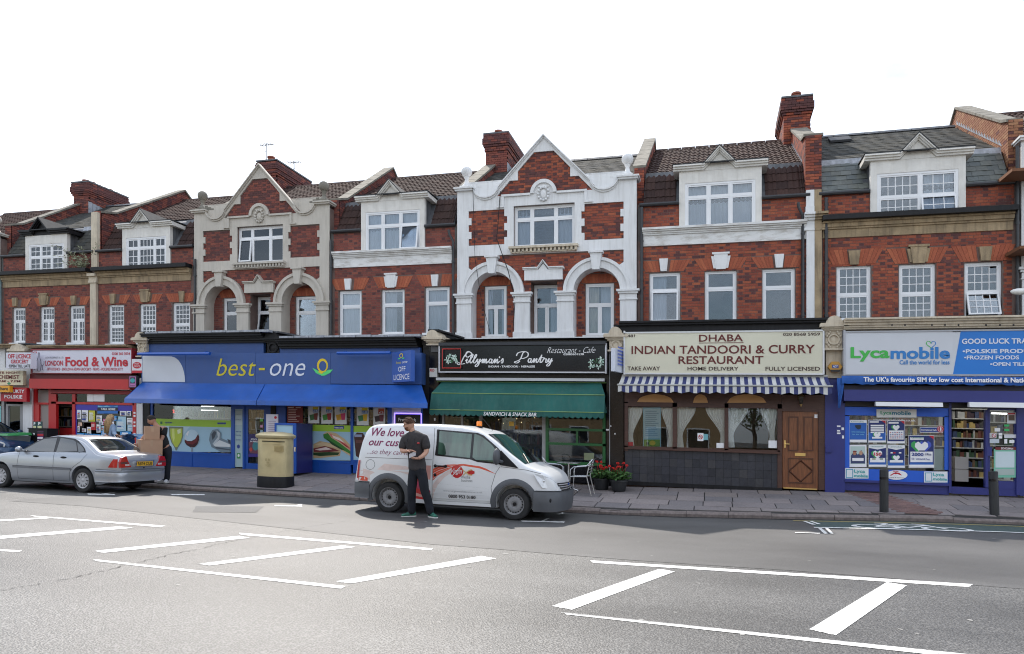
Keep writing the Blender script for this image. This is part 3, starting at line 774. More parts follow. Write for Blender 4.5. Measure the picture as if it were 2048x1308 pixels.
def roof(house,u0,u1,d,style,lower,m,mlow,parts_low,parts_up,dorm=None,up_holes=None,seed=3,full=True,ridge=None):
 rh=ridge or RIDH+d;mt=(.72,9.42+d);ea=(.10,8.34+d)
 mb=MB()
 if full:mb.prx([ea,mt,(RIDY,rh),(8.8,8.6+d),(8.8,8.4+d),(.3,8.25+d)][::-1],u0+.01,u1-.01)
 else:mb.prx([(.2,8.3+d),(.2,9.0+d),(RIDY,rh),(8.8,8.6+d),(8.8,8.4+d)][::-1],u0+.01,u1-.01)
 o=mb.build('roof',LEAD,house)
 if full:
  hol=(lambda u,t:dorm[0]-.05<u<dorm[1]+.05)if dorm else None
  lay_tiles(o,u0+.02,u1-.02,ea[0]-.03,ea[1]-.02,mt[0]-.01,mt[1],lower,mlow,parts_low,hol,seed)
 def uh(u,t):
  if dorm and dorm[0]-.1<u<dorm[1]+.1 and t<dorm[2]:return True
  return bool(up_holes and up_holes(u,t))
 a=mt if full else (.2,9.0+d)
 lay_tiles(o,u0+.02,u1-.02,a[0]+(.02 if full else .0),a[1]+.03,RIDY-.03,rh,style,m,parts_up,uh,seed+9)
 rt=MB();x=u0+.02
 while x<u1-.1:
  e=min(x+.44,u1-.02);rt.prx([(RIDY-.15,rh-.03),(RIDY-.07,rh+.06),(RIDY,rh+.085),(RIDY+.07,rh+.06),(RIDY+.15,rh-.03)][::-1],x+.004,e-.004);x+=.45
 rt.build('ridge_tile',TILE if style=='roman' else LEAD,o)
 if full:
  fl=MB();n=24;vs=[]
  x=u0
  pts=[]
  k=int((u1-u0)/.11)
  for i in range(k+1):
   u=lerp(u0+.02,u1-.02,i/k);dz=.035*abs(math.sin(i*1.25))if True else 0
   pts.append((u,dz))
  vs=[(u,mt[0]-.075+.0*dz,mt[1]-.10-dz)for u,dz in pts]+[(u,mt[0]-.02,mt[1]+.075)for u,dz in pts]
  k1=len(pts);fs=[]
  for i in range(k1-1):
   um=(pts[i][0]+pts[i+1][0])/2
   if dorm and dorm[0]-.05<um<dorm[1]+.05:continue
   fs.append((i,i+1,k1+i+1,k1+i))
  fl.add(vs,fs);fl.build('lead_flashing',LEADL if lower!='roman' or seed%2==0 else LEAD,o,kind='stuff')
 return o
def dormer(house,u0,u1,hs,hw,d,apex_c,m=DORM,top=None,roofm=None,wide=.16,dark=False):
 """box dormer: front board and cheeks round the window (u0..u1, hs..hw), cornice with a small pediment"""
 top=top or hw+.34
 mb=MB();y=-.015
 mb.slab(rect(u0-wide,u1+wide,hs-.02,top),[rect(u0,u1,hs,hw)],y,y+.14)
 o=mb.build('dormer',m,house)
 ch=MB()
 ch.add([(u0-wide+.005,y+.01,hs),(u0-wide+.005,3.2,hs),(u0-wide+.005,3.2,top),(u0-wide+.005,y+.01,top),(u0-wide+.05,y+.12,hs),(u0-wide+.05,3.2,hs),(u0-wide+.05,3.2,top),(u0-wide+.05,y+.12,top)],[(0,1,2,3),(7,6,5,4),(0,3,7,4)])
 ch.add([(u1+wide-.005,y+.01,hs),(u1+wide-.005,3.2,hs),(u1+wide-.005,3.2,top),(u1+wide-.005,y+.01,top),(u1+wide-.05,y+.12,hs),(u1+wide-.05,3.2,hs),(u1+wide-.05,3.2,top),(u1+wide-.05,y+.12,top)],[(3,2,1,0),(4,5,6,7),(0,4,7,3)])
 ch.build('dormer_cheek',LEAD,o)
 c=apex_c;a=.42;ph=.46
 path=[(u0-wide-.16,top),(c-a,top),(c,top+ph),(c+a,top),(u1+wide+.16,top)]
 cb=MB();molding(cb,path,[(.05,.07),(.05,.12),(.04,.17)],y)
 cb.slab([(c-a,top-.01),(c+a,top-.01),(c,top+ph)],[],y-.01,y+.10)
 for ux in (u0-wide-.16,u1+wide):cb.box(ux,ux+.16,y+.022,1.5,top+.0,top+.13)
 cb.build('dormer_cornice',m if not dark else BLK,o)
 rf=MB();zt=top+.145
 rf.add([(u0-wide-.18,y-.17,zt),(u1+wide+.18,y-.17,zt),(u1+wide+.18,3.4,zt+.12),(u0-wide-.18,3.4,zt+.12),(u0-wide-.18,y-.17,zt+.03),(u1+wide+.18,y-.17,zt+.03),(u1+wide+.18,3.4,zt+.15),(u0-wide-.18,3.4,zt+.15)],[(4,5,6,7),(0,1,5,4),(1,2,6,5),(3,0,4,7)])
 for sgn in (-1,1):
  rf.add([(c,y-.18,zt+ph+.03),(c+sgn*(a+.03),y-.18,zt+.0),(c+sgn*(a+.03),2.6,zt+.09),(c,2.6,zt+ph+.03),(c,y-.18,zt+ph-.005),(c+sgn*(a+.03),y-.18,zt-.035)],[(0,1,2,3)if sgn<0 else (3,2,1,0),(0,4,5,1)])
 rf.build('dormer_roof',roofm or mat('dormer_felt',(.05,.052,.055),.95,var=.2),o)
 return o
SASH2=[(0,1,0,.66,1,1),(0,1,.66,1,1,1)]
SASHM=[(0,1,0,.5,1,1),(0,1,.5,1,1,1)]
def T3(a=.33,b=.66,t=.68,o1=0,o3=0,g=((1,1),(1,1),(1,1),(1,1),(1,1),(1,1))):
 return [(0,a,0,t,*g[0],o1),(0,a,t,1,*g[1]),(a,b,0,t,*g[2]),(a,b,t,1,*g[3]),(b,1,0,t,*g[4],o3),(b,1,t,1,*g[5])]
def dormer_house(name_label,u0,u1,d,wins,keys,dwin,dlay,apx,look,cur,limit=300):
 """look: dict(brick, stone, style, lower, roofm, lowm, gutter)"""
 global PD
 PD=d
 H=root('terraced_house',name_label,'house',((u0+u1)/2,0,hb((u0+u1)/2)),'terraced houses in the row')
 S_,B_=look['stone'],look['brick']
 main_body(H,u0,u1,d,None,None)
 base,ctop,eav=4.56+d,7.62+d,8.36+d
 wr=[RR(*w)for w in wins]
 dr=RR(*dwin)
 mb=MB();holes=[rect(*w)for w in wr]
 mb.slab(rect(u0,u1,base,7.3+d),holes,0,.22)
 mb.slab([(u0,7.3+d),(u1,7.3+d),(u1,eav),(dr[1]+.1,eav),(dr[1]+.1,dr[2]-.02),(dr[0]-.1,dr[2]-.02),(dr[0]-.1,eav),(u0,eav)]if dr[2]-.02>7.3+d else rect(u0,u1,7.3+d,eav),[],.04,.22)
 wall=mb.build('wall',MORT,H)
 cut=[]
 for (a,b,c,e),k in zip(wr,keys):
  kw=k[4]*2+.04 if k else 0
  if look['arch']:cut.append(flat_arch(wall,a,b,e+.02,look['arch'],kw=k[4]*1.2,ht=look.get('aht',.34)))
 attic=[rect(u0+.02,dr[0]-.17,7.62+d,eav-.06),rect(dr[1]+.17,u1-.02,7.62+d,eav-.06)]
 holes2=[rect(a-.02,b+.02,c-.05,e+.0)for a,b,c,e in wr]+cut
 lay_bricks(wall,[rect(u0+.16,u1-.16,base+.02,7.22+d)],holes2,0.,limit-60,B_,look.get('hd',.5))
 lay_bricks(wall,attic,[],.04,60,B_,look.get('hd',.5))
 for k,w in zip(keys,wr):
  kb_=MB()
  c=F((k[0]+k[2])/2,(k[1]+k[3])/2)[0];kk=RR(k[0],k[1],k[2],k[3])
  keystone(kb_,c,kk[2],kk[3],k[4],k[4]*1.45,.07)
  if k[5]:keystone(kb_,c,kk[2]+.03,kk[3]-.05,k[4]*1.5,k[4]*2.0,.05);kb_.box(c-k[4]*.9,c+k[4]*.9,-.085,.01,kk[3]-.001,kk[3]+.05)
  kb_.build('keystone',look['key'],H)
 cb=MB();z=7.14+d
 for (hh,pr)in look['cornice']:cb.box(u0+.15,u1-.15,-pr,.05,z,z+hh-.001);z+=hh
 cb.build('cornice',S_,H)
 if look.get('gut'):gb=MB().box(u0+.12,u1-.12,-.32,-.02,z,z+.11).box(u0+.12,u1-.12,-.30,.035,z+.11,z+.13);gb.build('gutter',BLK,H)
 for a,b in ((u0+.06,dr[0]-.17),(dr[1]+.17,u1-.06)):
  eb=MB();eb.tube([(a,-.03,eav-.03),(b,-.03,eav-.03)],.055,8);eb.box(a,b,.0,.06,eav-.05,eav+.01)
  eb.build('gutter',PIPE,H,smooth='auto')
 for a,b,c,e in wr:sb=MB();sb.box(a-.06,b+.06,-.09,.10,c-.075,c-.001);sb.build('sill',UPVC,H)
 for (a,b,c,e),lay,cu in zip(wr,look['lays'],cur):window(H,a,b,c,e,.09,lay,cu,bars=look.get('bars',.018))
 window(H,dr[0],dr[1],dr[2],dr[3],.03,dlay,cur[3],bars=look.get('bars',.018))
 dormer(H,dr[0],dr[1],dr[2],dr[3],d,F(*apx)[0],top=look.get('dtop'),m=DORM,dark=look.get('ddark',False))
 r=roof(H,u0+.15,u1-.15,d,look['style'],look['lower'],look['roofm'],look['lowm'],look['pl'],look['pu'],dorm=(dr[0]-.16,dr[1]+.16,clamp((dr[3]+.34+.30-9.42-d)/(RIDH-9.42),.06,.3)),seed=look.get('seed',3),up_holes=look.get('uh'))
 return H,r
def pprof(d,fy=.12,ftop=9.75):return [(fy,ftop+d),(.75,ftop+.15+d),(RIDY,RIDH+.42+d),(8.8,8.9+d)]
GR={}
def cornice_white():return [(.30,.05),(.04,.09),(.05,.12),(.04,.17),(.06,.21)]
L44=lambda o=0:[(0,1,0,.47,4,3,o),(0,1,.47,1,4,3)]
look7=dict(brick=BRK,stone=STN,key=STN,arch=BRKO,aht=.40,cornice=[(.22,.04),(.05,.08),(.10,.12),(.05,.17)],gut=True,style='slate',lower='slate',roofm=SLATE,lowm=SLATG,pl=90,pu=200,lays=[L44(),L44(),L44(.32)],seed=4,hd=.55,dtop=None,bars=.02)
H7,r7=dormer_house('red brick terraced house with slate mansard and grid-paned windows, over the purple phone-card shop',2.72,7.42,0,[(1673,530,1742,642),(1798,528,1871,640),(1929,524,2004,637)],[(1699,502,1717,530,.20,False),(1824,494,1849,527,.27,True),(1960,494,1980,522,.20,False)],(1754,343,1917,434),[(0,.54,0,.46,5,2),(0,.54,.46,1,5,2),(.54,1,0,.46,3,2,.18),(.54,1,.46,1,3,2)],(1835,272),look7,['none','none','none','right'])
sk=MB();
for a,b,c,e in ((3.55,4.15,0,1),):
 yy,hh=3.2,lerp(9.42,RIDH,(3.2-.72)/(RIDY-.72));sl_=(RIDH-9.42)/(RIDY-.72)
 sk.add([(a,yy,hh+.06),(b,yy,hh+.06),(b,yy+.5,hh+.06+.5*sl_),(a,yy+.5,hh+.06+.5*sl_),(a,yy,hh+.13),(b,yy,hh+.13),(b,yy+.5,hh+.13+.5*sl_),(a,yy+.5,hh+.13+.5*sl_)],[(4,5,6,7),(0,1,5,4),(1,2,6,5),(3,0,4,7),(2,3,7,6)])
sk.build('skylight',BLK,r7)
look6=dict(brick=BRK,stone=WHC,key=WHT,arch=BRKO,aht=.32,cornice=cornice_white(),gut=False,style='roman',lower='roman',roofm=TILE,lowm=TILE,pl=70,pu=210,lays=[[(0,1,0,.66,1,1,.1),(0,1,.66,1,1,1)],SASH2,SASH2],seed=7,hd=.42)
PD=0
H6,r6=dormer_house('red brick terraced house with white cornice and white dormer, over the tandoori restaurant',-2.03,2.62,0,[(1299,545,1360,647),(1410,540,1473,645),(1525,537,1590,644)],[(1319,518,1336,543,.17,False),(1428,509,1455,539,.26,True),(1549,509,1567,536,.17,False)],(1370,363,1511,455),T3(.33,.66,.70),(1439,304),look6,['left','none','none','net'])
look4=dict(brick=BRKM,stone=WHC,key=WHT,arch=BRKO,aht=.36,cornice=cornice_white(),gut=False,style='roman',lower='roman',roofm=TILE,lowm=TILE,pl=60,pu=180,lays=[SASH2,SASH2,SASH2],seed=11,hd=.35)
H4,r4=dormer_house('maroon brick terraced house with white cornice, between the cream gable and the white gable',-11.92,-7.52,-.24,[(678,581,723,671),(763,577,809,669),(850,573.5,899,666)],[(691,558,703,580,.17,False),(773,550,792,576,.24,True),(864,550,877,573,.17,False)],(731.5,422,840,504.5),T3(.31,.66,.66,0,.16),(782,376.6),look4,['net','left','net','net'])
lookL=dict(brick=BRKM,stone=STN,key=STN,arch=BRKO,aht=.30,cornice=[(.22,.04),(.05,.08),(.10,.12),(.05,.17)],gut=True,style='roman',lower='roman',roofm=TILE,lowm=TILE,pl=60,pu=0,lays=[[(0,1,0,.44,4,4),(0,1,.44,1,4,4)]]*3,seed=13,hd=.3,bars=.024)
H2,r2=dormer_house('red brick terraced house with white dormer and grid-paned sashes, left of the cream gable',-21.5,-17.18,-.45,[(216.6,608,248,688),(279,606.5,312,686),(345,605,380,684)],[(222,588,232,608,.16,False),(284,582,299,605,.24,True),(359,583,371,605,.16,False)],(252.4,474,333,541.7),T3(.30,.72,.70,0,0,((2,3),(2,1),(4,3),(4,1),(2,3),(2,1))),(287.5,428.5),lookL,['net','net','net','net'])
lookM=dict(lookL);lookM.update(style='slate',roofm=SLATE,lower='slate',lowm=SLATE,pl=60,pu=0,seed=17,ddark=True,lays=[[(0,.5,0,.62,2,3),(.5,1,0,.62,2,3),(0,1,.62,1,4,2)]]*3)
H1,r1=dormer_house('red brick terraced house with a black-edged dormer and tall casements, second from the left end',-26.0,-21.5,-.45,[(24.5,615,50.5,686),(80,612.6,108.6,685.5),(139,611,169,685.5)],[(27,596,36,613,.16,False),(83,590,95,611,.24,True),(144,592,153,610,.16,False)],(58,488,128,551),T3(.33,.66,.60,0,0,((2,3),(2,2),(2,3),(2,2),(2,3),(2,2))),(85,446),lookM,['none','none','left','net'])
def arcpts(c,z,r,a0,a1,n):return [(c+r*math.cos(lerp(a0,a1,i/n)),z+r*math.sin(lerp(a0,a1,i/n)))for i in range(n+1)]
def gable_house(label,c,k,d,ST,BR,wl,openmid=0.,curs=('none',)*4,limit=300,ridge=None,tilestyle='roman',pu=0,ballm=None,body=True,wires=True):
 global PD
 PD=d
 H=root('gabled_house',label,'house',(c,0,hb(c)),'gabled houses in the row')
 hwid=2.73*k;X=lambda x:c+x*k
 main_body(H,c-hwid,c+hwid,d,None,None)
 z=lambda h:h+d
 P2=lambda l:[(X(x),z(h))for x,h in l]
 pi=math.pi
 scrR=[(1.4,9.06)]+[(1.80-.42*math.cos(a)*1.0,9.12-.36*math.sin(a))for a in [pi*.12,pi*.25,pi*.38,pi*.5,pi*.62,pi*.75,pi*.88]]+[(2.22,9.10)]
 outer=[(-2.73,4.56),(2.73,4.56),(2.73,9.08),(2.22,9.10)]+scrR[::-1][1:]+[(0,10.5)]+[(-x,h)for x,h in scrR]+[(-2.73,9.08)]
 tri=[(-1.46,8.86),(-.40,8.86)]+[(.40*math.cos(a),8.86+.36*math.sin(a))for a in (pi*.98,pi*.8,pi*.65,pi*.5,pi*.35,pi*.2,pi*.02)]+[(.40,8.86),(1.46,8.86),(1.05,9.30),(.80,9.30),(.80,9.57),(.30,10.10),(-.30,10.10),(-.80,9.57),(-.80,9.30),(-1.05,9.30)]
 def qz(x0,x1,h0,h1,s0,s1):
  pts=[(x0,h0),(x1,h0)];n=5
  for i in range(n):
   o_=s1 if i%2 else 0
   pts+=[(x1+o_,lerp(h0,h1,i/n)),(x1+o_,lerp(h0,h1,(i+1)/n))]
  for i in range(n-1,-1,-1):
   o_=s0 if i%2 else 0
   pts+=[(x0-o_,lerp(h0,h1,(i+1)/n)),(x0-o_,lerp(h0,h1,i/n))]
  out=[]
  for p in pts:
   if not out or (abs(p[0]-out[-1][0])+abs(p[1]-out[-1][1]))>1e-6:out.append(p)
  return out[:-1]if out[0]==out[-1]else out
 pL=qz(-2.36,-1.22,7.40,8.46,-.09,.09);pR=qz(1.22,2.36,7.40,8.46,.09,-.09)
 win=[(-.93,7.29),(.93,7.29),(.93,8.53),(-.93,8.53)]
 ax=1.58;ro,ri,sp=.985,.68,5.9
 archL=[(-ax-ri,4.58),(-ax+ri,4.58),(-ax+ri,sp)]+arcpts(-ax,sp,ri,0,pi,16)[1:]+[]
 archR=[(ax-ri,4.58),(ax+ri,4.58),(ax+ri,sp)]+arcpts(ax,sp,ri,0,pi,16)[1:]
 mid=[(-.42,4.66),(.42,4.66),(.42,6.24),(-.42,6.24)]
 band=[(-2.36,7.08),(-2.36,6.72)]+[(p[0],p[1])for p in arcpts(-ax,sp,ro+.0,pi*.73,0,14)]+[(-.40,5.92),(-.40,6.27),(.40,6.27),(.40,5.92),(ax-ro,5.92)][0:4]+[(ax-ro,5.90)]+arcpts(ax,sp,ro,pi,pi*.27,14)[1:]+[(2.36,6.72),(2.36,7.08)]
 i0=band.index((-.40,6.27));bhole=band[:i0-1]+[(-.42,5.93),(-.42,4.66),(.42,4.66),(.42,5.93)]+band[i0+3:]
 mb=MB();mb.slab(P2(outer),[P2(win),P2(archL),P2(archR),P2(tri),P2(pL),P2(pR),P2(bhole)],-.05,.0)
 front=mb.build('stucco_front',ST,H)
 bk=MB();bk.slab([(X(x),z(h)-.01*(h>8))for x,h in [(-2.71,4.56),(2.71,4.56),(2.71,9.0),(1.95,8.6),(0,10.42),(-1.95,8.6),(-2.71,9.0)]],[P2(win),P2(archL),P2(archR),P2(mid)],.002,.36)
 wall=bk.build('wall',MORT,H)
 rw=MB()
 wins3=[(X(a),X(b),z(h0),z(h1))for a,b,h0,h1 in wl]
 rw.slab([(c-hwid+.12,z(4.56)),(c+hwid-.12,z(4.56)),(c+hwid-.12,z(7.0)),(c-hwid+.12,z(7.0))],[rect(*w)for w in wins3]+[P2([(-.40,4.68),(.40,4.68),(.40,6.22),(-.40,6.22)])],.40,.58)
 rwall=rw.build('recessed_wall',MORT,H)
 nb=limit
 lay_bricks(wall,[P2(band)],[],.0,min(nb,100),BR,.4)
 lay_bricks(wall,[P2(pL)],[],.0,50,BR,.45,.25);lay_bricks(wall,[P2(pR)],[],.0,50,BR,.45,.25)
 lay_bricks(wall,[P2(tri)],[],.0,90,BR,.75,.35)
 hol=[rect(a-.02,b+.02,p-.02,q+.02)for a,b,p,q in wins3]
 for a,b,p,q in wins3:hol.append(flat_arch(rwall,a,b,q+.02,BRKO,Y=.4,ht=.26,flare=.12))
 lay_bricks(rwall,[rect(X(-ax-ri)-.0,X(-ax+ri)+.03,z(4.6),z(6.62)),rect(X(ax-ri),X(ax+ri)+.03,z(4.6),z(6.62))],hol,.40,60,BR,.35)
 cp=MB();pathR=[(2.22,9.10)]+scrR[::-1][1:]+[(0,10.5)];full=[(-x,h)for x,h in pathR[:-1]]+[(0,10.5)]+pathR[::-1][1:]
 full=P2([(-x,h)for x,h in pathR[:-1]]+[(0,10.5)]+pathR[::-1][1:])
 molding(cp,full,[(.05,.09),(.045,.14)],-.0)
 for sg in (-1,1):
  a,b=sorted((X(sg*2.20),X(sg*2.78)))
  cp.box(a,b,-.14,.30,z(9.08),z(9.13));cp.box(a-.03,b+.03,-.18,.34,z(9.13),z(9.18))
 cp.build('coping',ST,front)
 for sg in (-1,1):a,b=sorted((X(sg*1.12),X(sg*2.40)));pb2=MB();pb2.box(a,b,.004,.22,z(8.5),z(9.33));pb2.box(a,b,-.0,.26,z(9.331),z(9.36));pb2.build('rear_parapet',ST,H)
 for sg in (-1,1):
  fb=MB();cx=X(sg*2.46);cy=.06;b0=z(9.18)
  fb.box(cx-.17,cx+.17,cy-.17,cy+.17,b0,b0+.06)
  fb.lathe([(.15,b0+.06),(.13,b0+.12),(.07,b0+.18),(.055,b0+.30),(.09,b0+.36),(.06,b0+.40)],cx,cy,12)
  fb.sphere((cx,cy,b0+.53),.17,14,9)
  fb.build('ball_finial',ballm or ST,H,smooth='auto')
  sc=MB();sx=sg*1
  for i in range(3):
   sc.box(cx-sg*(.2+.12*i)-.06,cx-sg*(.2+.12*i)+.06,cy-.06,cy+.06,b0-.0,b0+.16-.05*i)
  sc.build('finial_scroll',ballm or ST,H)
 for sx in (-ax,ax):
  am=MB()
  for (r0,r1,pr)in ((ri+.001,ro-.09,.09),(ro-.09,ro,.14)):
   n=20
   for i in range(n):
    a,b=pi*i/n,pi*(i+1)/n
    q=[(sx+r0*math.cos(a),sp+r0*math.sin(a)),(sx+r1*math.cos(a),sp+r1*math.sin(a)),(sx+r1*math.cos(b),sp+r1*math.sin(b)),(sx+r0*math.cos(b),sp+r0*math.sin(b))]
    am.slab(P2(q),[],-pr,-.03,0,back=False)
  vs=[];n=16
  for p in arcpts(sx,sp,ri-.002,0,pi,n):vs+=[(X(p[0]),-.06,z(p[1])),(X(p[0]),.40,z(p[1]))]
  am.add(vs,[(2*i,2*i+1,2*i+3,2*i+2)for i in range(n)]);am.build('arch_moulding',ST,front)
 am=MB()
 for sx,s in ((-ax-ri,1),(-ax+ri,-1),(ax-ri,1),(ax+ri,-1)):
  am.add([(X(sx+s*.002),-.06,z(4.58)),(X(sx+s*.002),.4,z(4.58)),(X(sx+s*.002),.4,z(sp)),(X(sx+s*.002),-.06,z(sp))],[(0,1,2,3)])
 am.build('reveal',ST,front,kind='stuff')
 for sx in (-ax,ax):
  ks=MB();keystone(ks,X(sx),z(6.50),z(6.98),.20*k,.34*k,.22);ks.box(X(sx)-.21,X(sx)+.21,-.26,-.0,z(6.98),z(7.04));ks.build('keystone',ST,front)
 for a,b in ((-2.73,-2.26),(-.90,-.42),(.42,.90),(2.26,2.73)):
  pr_=MB();pr_.box(X(a),X(b),-.10,-.045,z(4.6),z(5.62))
  for (q0,q1,e)in ((5.62,5.66,.13),(5.66,5.80,.11),(5.80,5.86,.15),(5.86,5.92,.19)):pr_.box(X(a)-(e-.10),X(b)+(e-.10),-e,-.02,z(q0),z(q1)-.001)
  pr_.box(X(a)-.03,X(b)+.03,-.14,-.02,z(4.56),z(4.74));pr_.build('pier',ST,front)
 lt=MB();path=P2([(-.62,6.58),(-.17,6.58),(0,6.80),(.17,6.58),(.62,6.58)])
 lt.slab(P2([(-.58,6.27),(.58,6.27),(.58,6.58),(.14,6.58),(0,6.76),(-.14,6.58),(-.58,6.58)]),[],-.12,-.01);molding(lt,path,[(.035,.15),(.03,.19)],0)
 lt.build('lintel',ST,front)
 md=MB();n=16
 for r0,r1,p_ in ((.30,.40,.12),(.0,.30,.06)):
  for i in range(n):
   a,b=pi*i/n,pi*(i+1)/n
   md.slab(P2([(r0*math.cos(a),8.86+r0*math.sin(a)),(r1*math.cos(a),8.86+r1*math.sin(a)),(r1*math.cos(b),8.86+r1*math.sin(b)),(r0*math.cos(b)-.0005,8.86+r0*math.sin(b))][(0 if r0 else 1):]),[],-p_,-.04)
 for i in range(12):
  a=2*pi*i/12;md.sphere((X(.155*math.cos(a)),-.09,z(8.83+.19*math.sin(a))),.042,6,5)
 md.lathe([(.001,0),(.001,0)],0,0,3)if False else None
 ov=MB();ov.sphere((X(0),-.06,z(8.83)),.12,12,8,sc=(.85,.35,1.1));md.add(ov.v,ov.f)
 md.box(X(-.16),X(.16),-.10,-.05,z(9.03),z(9.06))
 md.box(X(-1.30),X(-.40),-.11,-.04,z(8.82),z(8.88));md.box(X(.40),X(1.30),-.11,-.04,z(8.82),z(8.88))
 for sg in (-1,1):
  a,b=sorted((X(sg*1.30),X(sg*1.22)));md.box(a,b,-.10,-.04,z(8.54),z(8.82));a,b=sorted((X(sg*1.46),X(sg*1.22)));md.box(a,b,-.10,-.04,z(8.50),z(8.54))
 md.build('medallion',ST,front)
 sl2=MB();sl2.box(X(-1.05),X(1.05),-.20,.05,z(7.22),z(7.285));sl2.box(X(-1.0),X(1.0),-.13,-.04,z(7.10),z(7.13))
 nd=17
 for i in range(nd):x=lerp(-.98,.98,i/(nd-1));sl2.box(X(x)-.032,X(x)+.032,-.16,-.04,z(7.13),z(7.22))
 sl2.build('corbelled_sill',STNL if ST is WHT else ST,front)
 window(H,X(-.93),X(.93),z(7.29),z(8.53),.10,T3(.28,.70,.70,.12 if openmid else 0,0),curs[3])
 lays=[SASH2 if openmid else [(0,.5,0,.60,1,1),(.5,1,0,.60,1,1),(0,1,.60,1,1,1)]]*3
 for w,cu in zip(wins3,(curs[0],curs[2])):window(H,w[0],w[1],w[2],w[3],.46,lays[0],cu)
 window(H,X(-.40),X(.40),z(4.70),z(6.22),.42,[(0,1,0,.66,1,1,.16),(0,1,.66,1,1,1)]if openmid else lays[0],curs[1])
 cs=MB();cs.box(c-hwid-.0,c+hwid,-.16,-.10 if False else .0,z(4.50),z(4.56));
 for w in wins3+[(X(-.4),X(.4),0,0)]:cs.box(w[0]-.08,w[1]+.08,-.10 if w[2]==0 else .30,.42,z(4.56),z(4.68))
 cs.build('sill_course',ST,H)
 r=roof(H,c-hwid+.15,c+hwid-.15,d,tilestyle,tilestyle,TILE if tilestyle=='roman' else SLATE,TILE,0,pu,full=False,seed=21,ridge=ridge)
 return H,r
WL=[(-1.98,-1.28,4.66,6.24),(1.18,2.02,4.66,6.22)]
H5,r5=gable_house('white stuccoed gabled brick house with ball finials, above the black pantry sign',-4.78,1.0,0,WHT,BRK,WL,0,('sides','right','drapes','sides'),tilestyle='slate',pu=0,ridge=11.45)
H3,r3=gable_house('cream stuccoed gabled brick house above the blue shop sign',-14.55,2.62/2.73,-.10,CRM,BRKM,[(-1.84,-1.16,4.72,6.22),(1.14,2.0,4.66,6.20)],1,('none','net','none','mid'),tilestyle='roman',ridge=11.3,ballm=COPE)
H0,r0=gable_house('gabled house at the far left end, only its right edge in view',-28.70,.985,-.40,CRM,BRKM,WL,0,('net','net','net','net'),limit=0,ridge=11.1)
H8,r8=gable_house('white gabled house at the right end, only its corner pier in view',10.17,1.0,.25,WHT,BRK,WL,0,('net','net','net','net'),limit=0,ridge=11.8)
PD=0
parapet(H6,2.46,2.86,pprof(0,.10,9.95),m=BRK,coping=COPE,flash=True)
parapet(H6,-2.17,-1.89,pprof(0,.5,9.6),m=BRK)
PD=-.24
parapet(H4,-12.06,-11.76,pprof(-.24,.30,9.45));parapet(H4,-7.66,-7.36,pprof(-.24,.6,9.6))
PD=-.45
parapet(H2,-21.66,-21.34,pprof(-.45,.10,9.75));parapet(H2,-17.32,-17.02,pprof(-.45,.5,9.5))
parapet(H1,-26.15,-25.85,pprof(-.45,.30,9.6))
PD=.1
parapet(H7,7.30,7.62,pprof(.15,.35,9.85),m=BRKY,dk=.04,flash=True)
chimney(H6,2.62,3.5,5.4,.80,11.0,12.6,[.24,.22,.22,.2,.22],BRK)
chimney(H4,-7.28,3.3,6.0,.80,10.6,12.25,[.2,.22,.2,.2])
chimney(H2,-16.75,3.5,5.9,.80,10.5,12.12,[.26,.12,.12,.12])
chimney(H1,-25.75,3.3,5.3,.80,10.4,11.85,[.18,.2,.18,.18,.2,.18])
pl=MB()
pl.box(2.46,2.66,-.10,.04,4.7,7.35);pl.box(2.46,2.66,-.06,.04,8.0,8.45)
for q in ((7.35,7.40,.12),(7.40,7.62,.10),(7.62,7.68,.16),(7.68,7.74,.22),(7.74,7.80,.28)):pl.box(2.40,2.66,-q[2],.04,q[0],q[1]-.001)
pl.box(2.44,2.66,-.10,.04,7.80,8.0)
pl.build('pilaster',WHT,H6)
pl=MB();pl.box(2.663,2.84,-.10,.04,4.7,7.35);pl.box(2.663,2.84,-.06,.04,7.80,8.45)
for q in ((7.35,7.40,.12),(7.40,7.62,.10),(7.62,7.68,.16),(7.68,7.74,.22),(7.74,7.80,.28)):pl.box(2.663,2.98,-q[2],.04,q[0],q[1]-.001)
pl.build('pilaster',STN,H7)
pl=MB();pl.box(-21.63,-21.37,-.10,.04,4.2,6.72);
for q in ((6.72,6.80,.14),(6.80,6.95,.11),(6.95,7.05,.20)):pl.box(-21.68,-21.32,-q[2],.04,q[0],q[1]-.001)
pl.box(-21.63,-21.37,-.05,.09,7.3,9.3)
pl.build('pilaster',STNL,H2)
pipe(H6,-1.90,4.75,8.25);pipe(H6,2.37,4.75,8.1,swan=-.12);pipe(H7,2.95,4.75,8.2);pipe(H7,7.34,4.75,9.2)
pipe(H4,-11.84,4.4,7.8);pipe(H4,-7.63,4.4,7.9,swan=-.12);pipe(H3,-17.1,4.3,7.4,m=PIPE);pipe(H1,-25.9,4.0,7.0,m=TEAL)
mb=MB()
def cable(mb,pts,r=.008):mb.tube(pts,r,4)
cable(mb,[(*F(1003,385),0)[:1]+(-.12,F(1003,385)[1]),(F(996,480)[0],-.13,F(996,480)[1]),(F(1020,545)[0],-.2,F(1020,545)[1]),(F(1032,600)[0],-.1,F(1032,600)[1]),(F(1028,665)[0],-.12,F(1028,665)[1])],.012)
cable(mb,[(F(949,375)[0],-.16,F(949,375)[1]),(F(953,520)[0],-.14,F(953,520)[1]),(F(965,600)[0],-.12,F(965,600)[1]),(F(975,665)[0],.3,F(975,665)[1])],.008)
single('hanging_cable',mb,BLK,(-5.0,-.12,5),'thin black cables hanging down the white gabled front','cable')
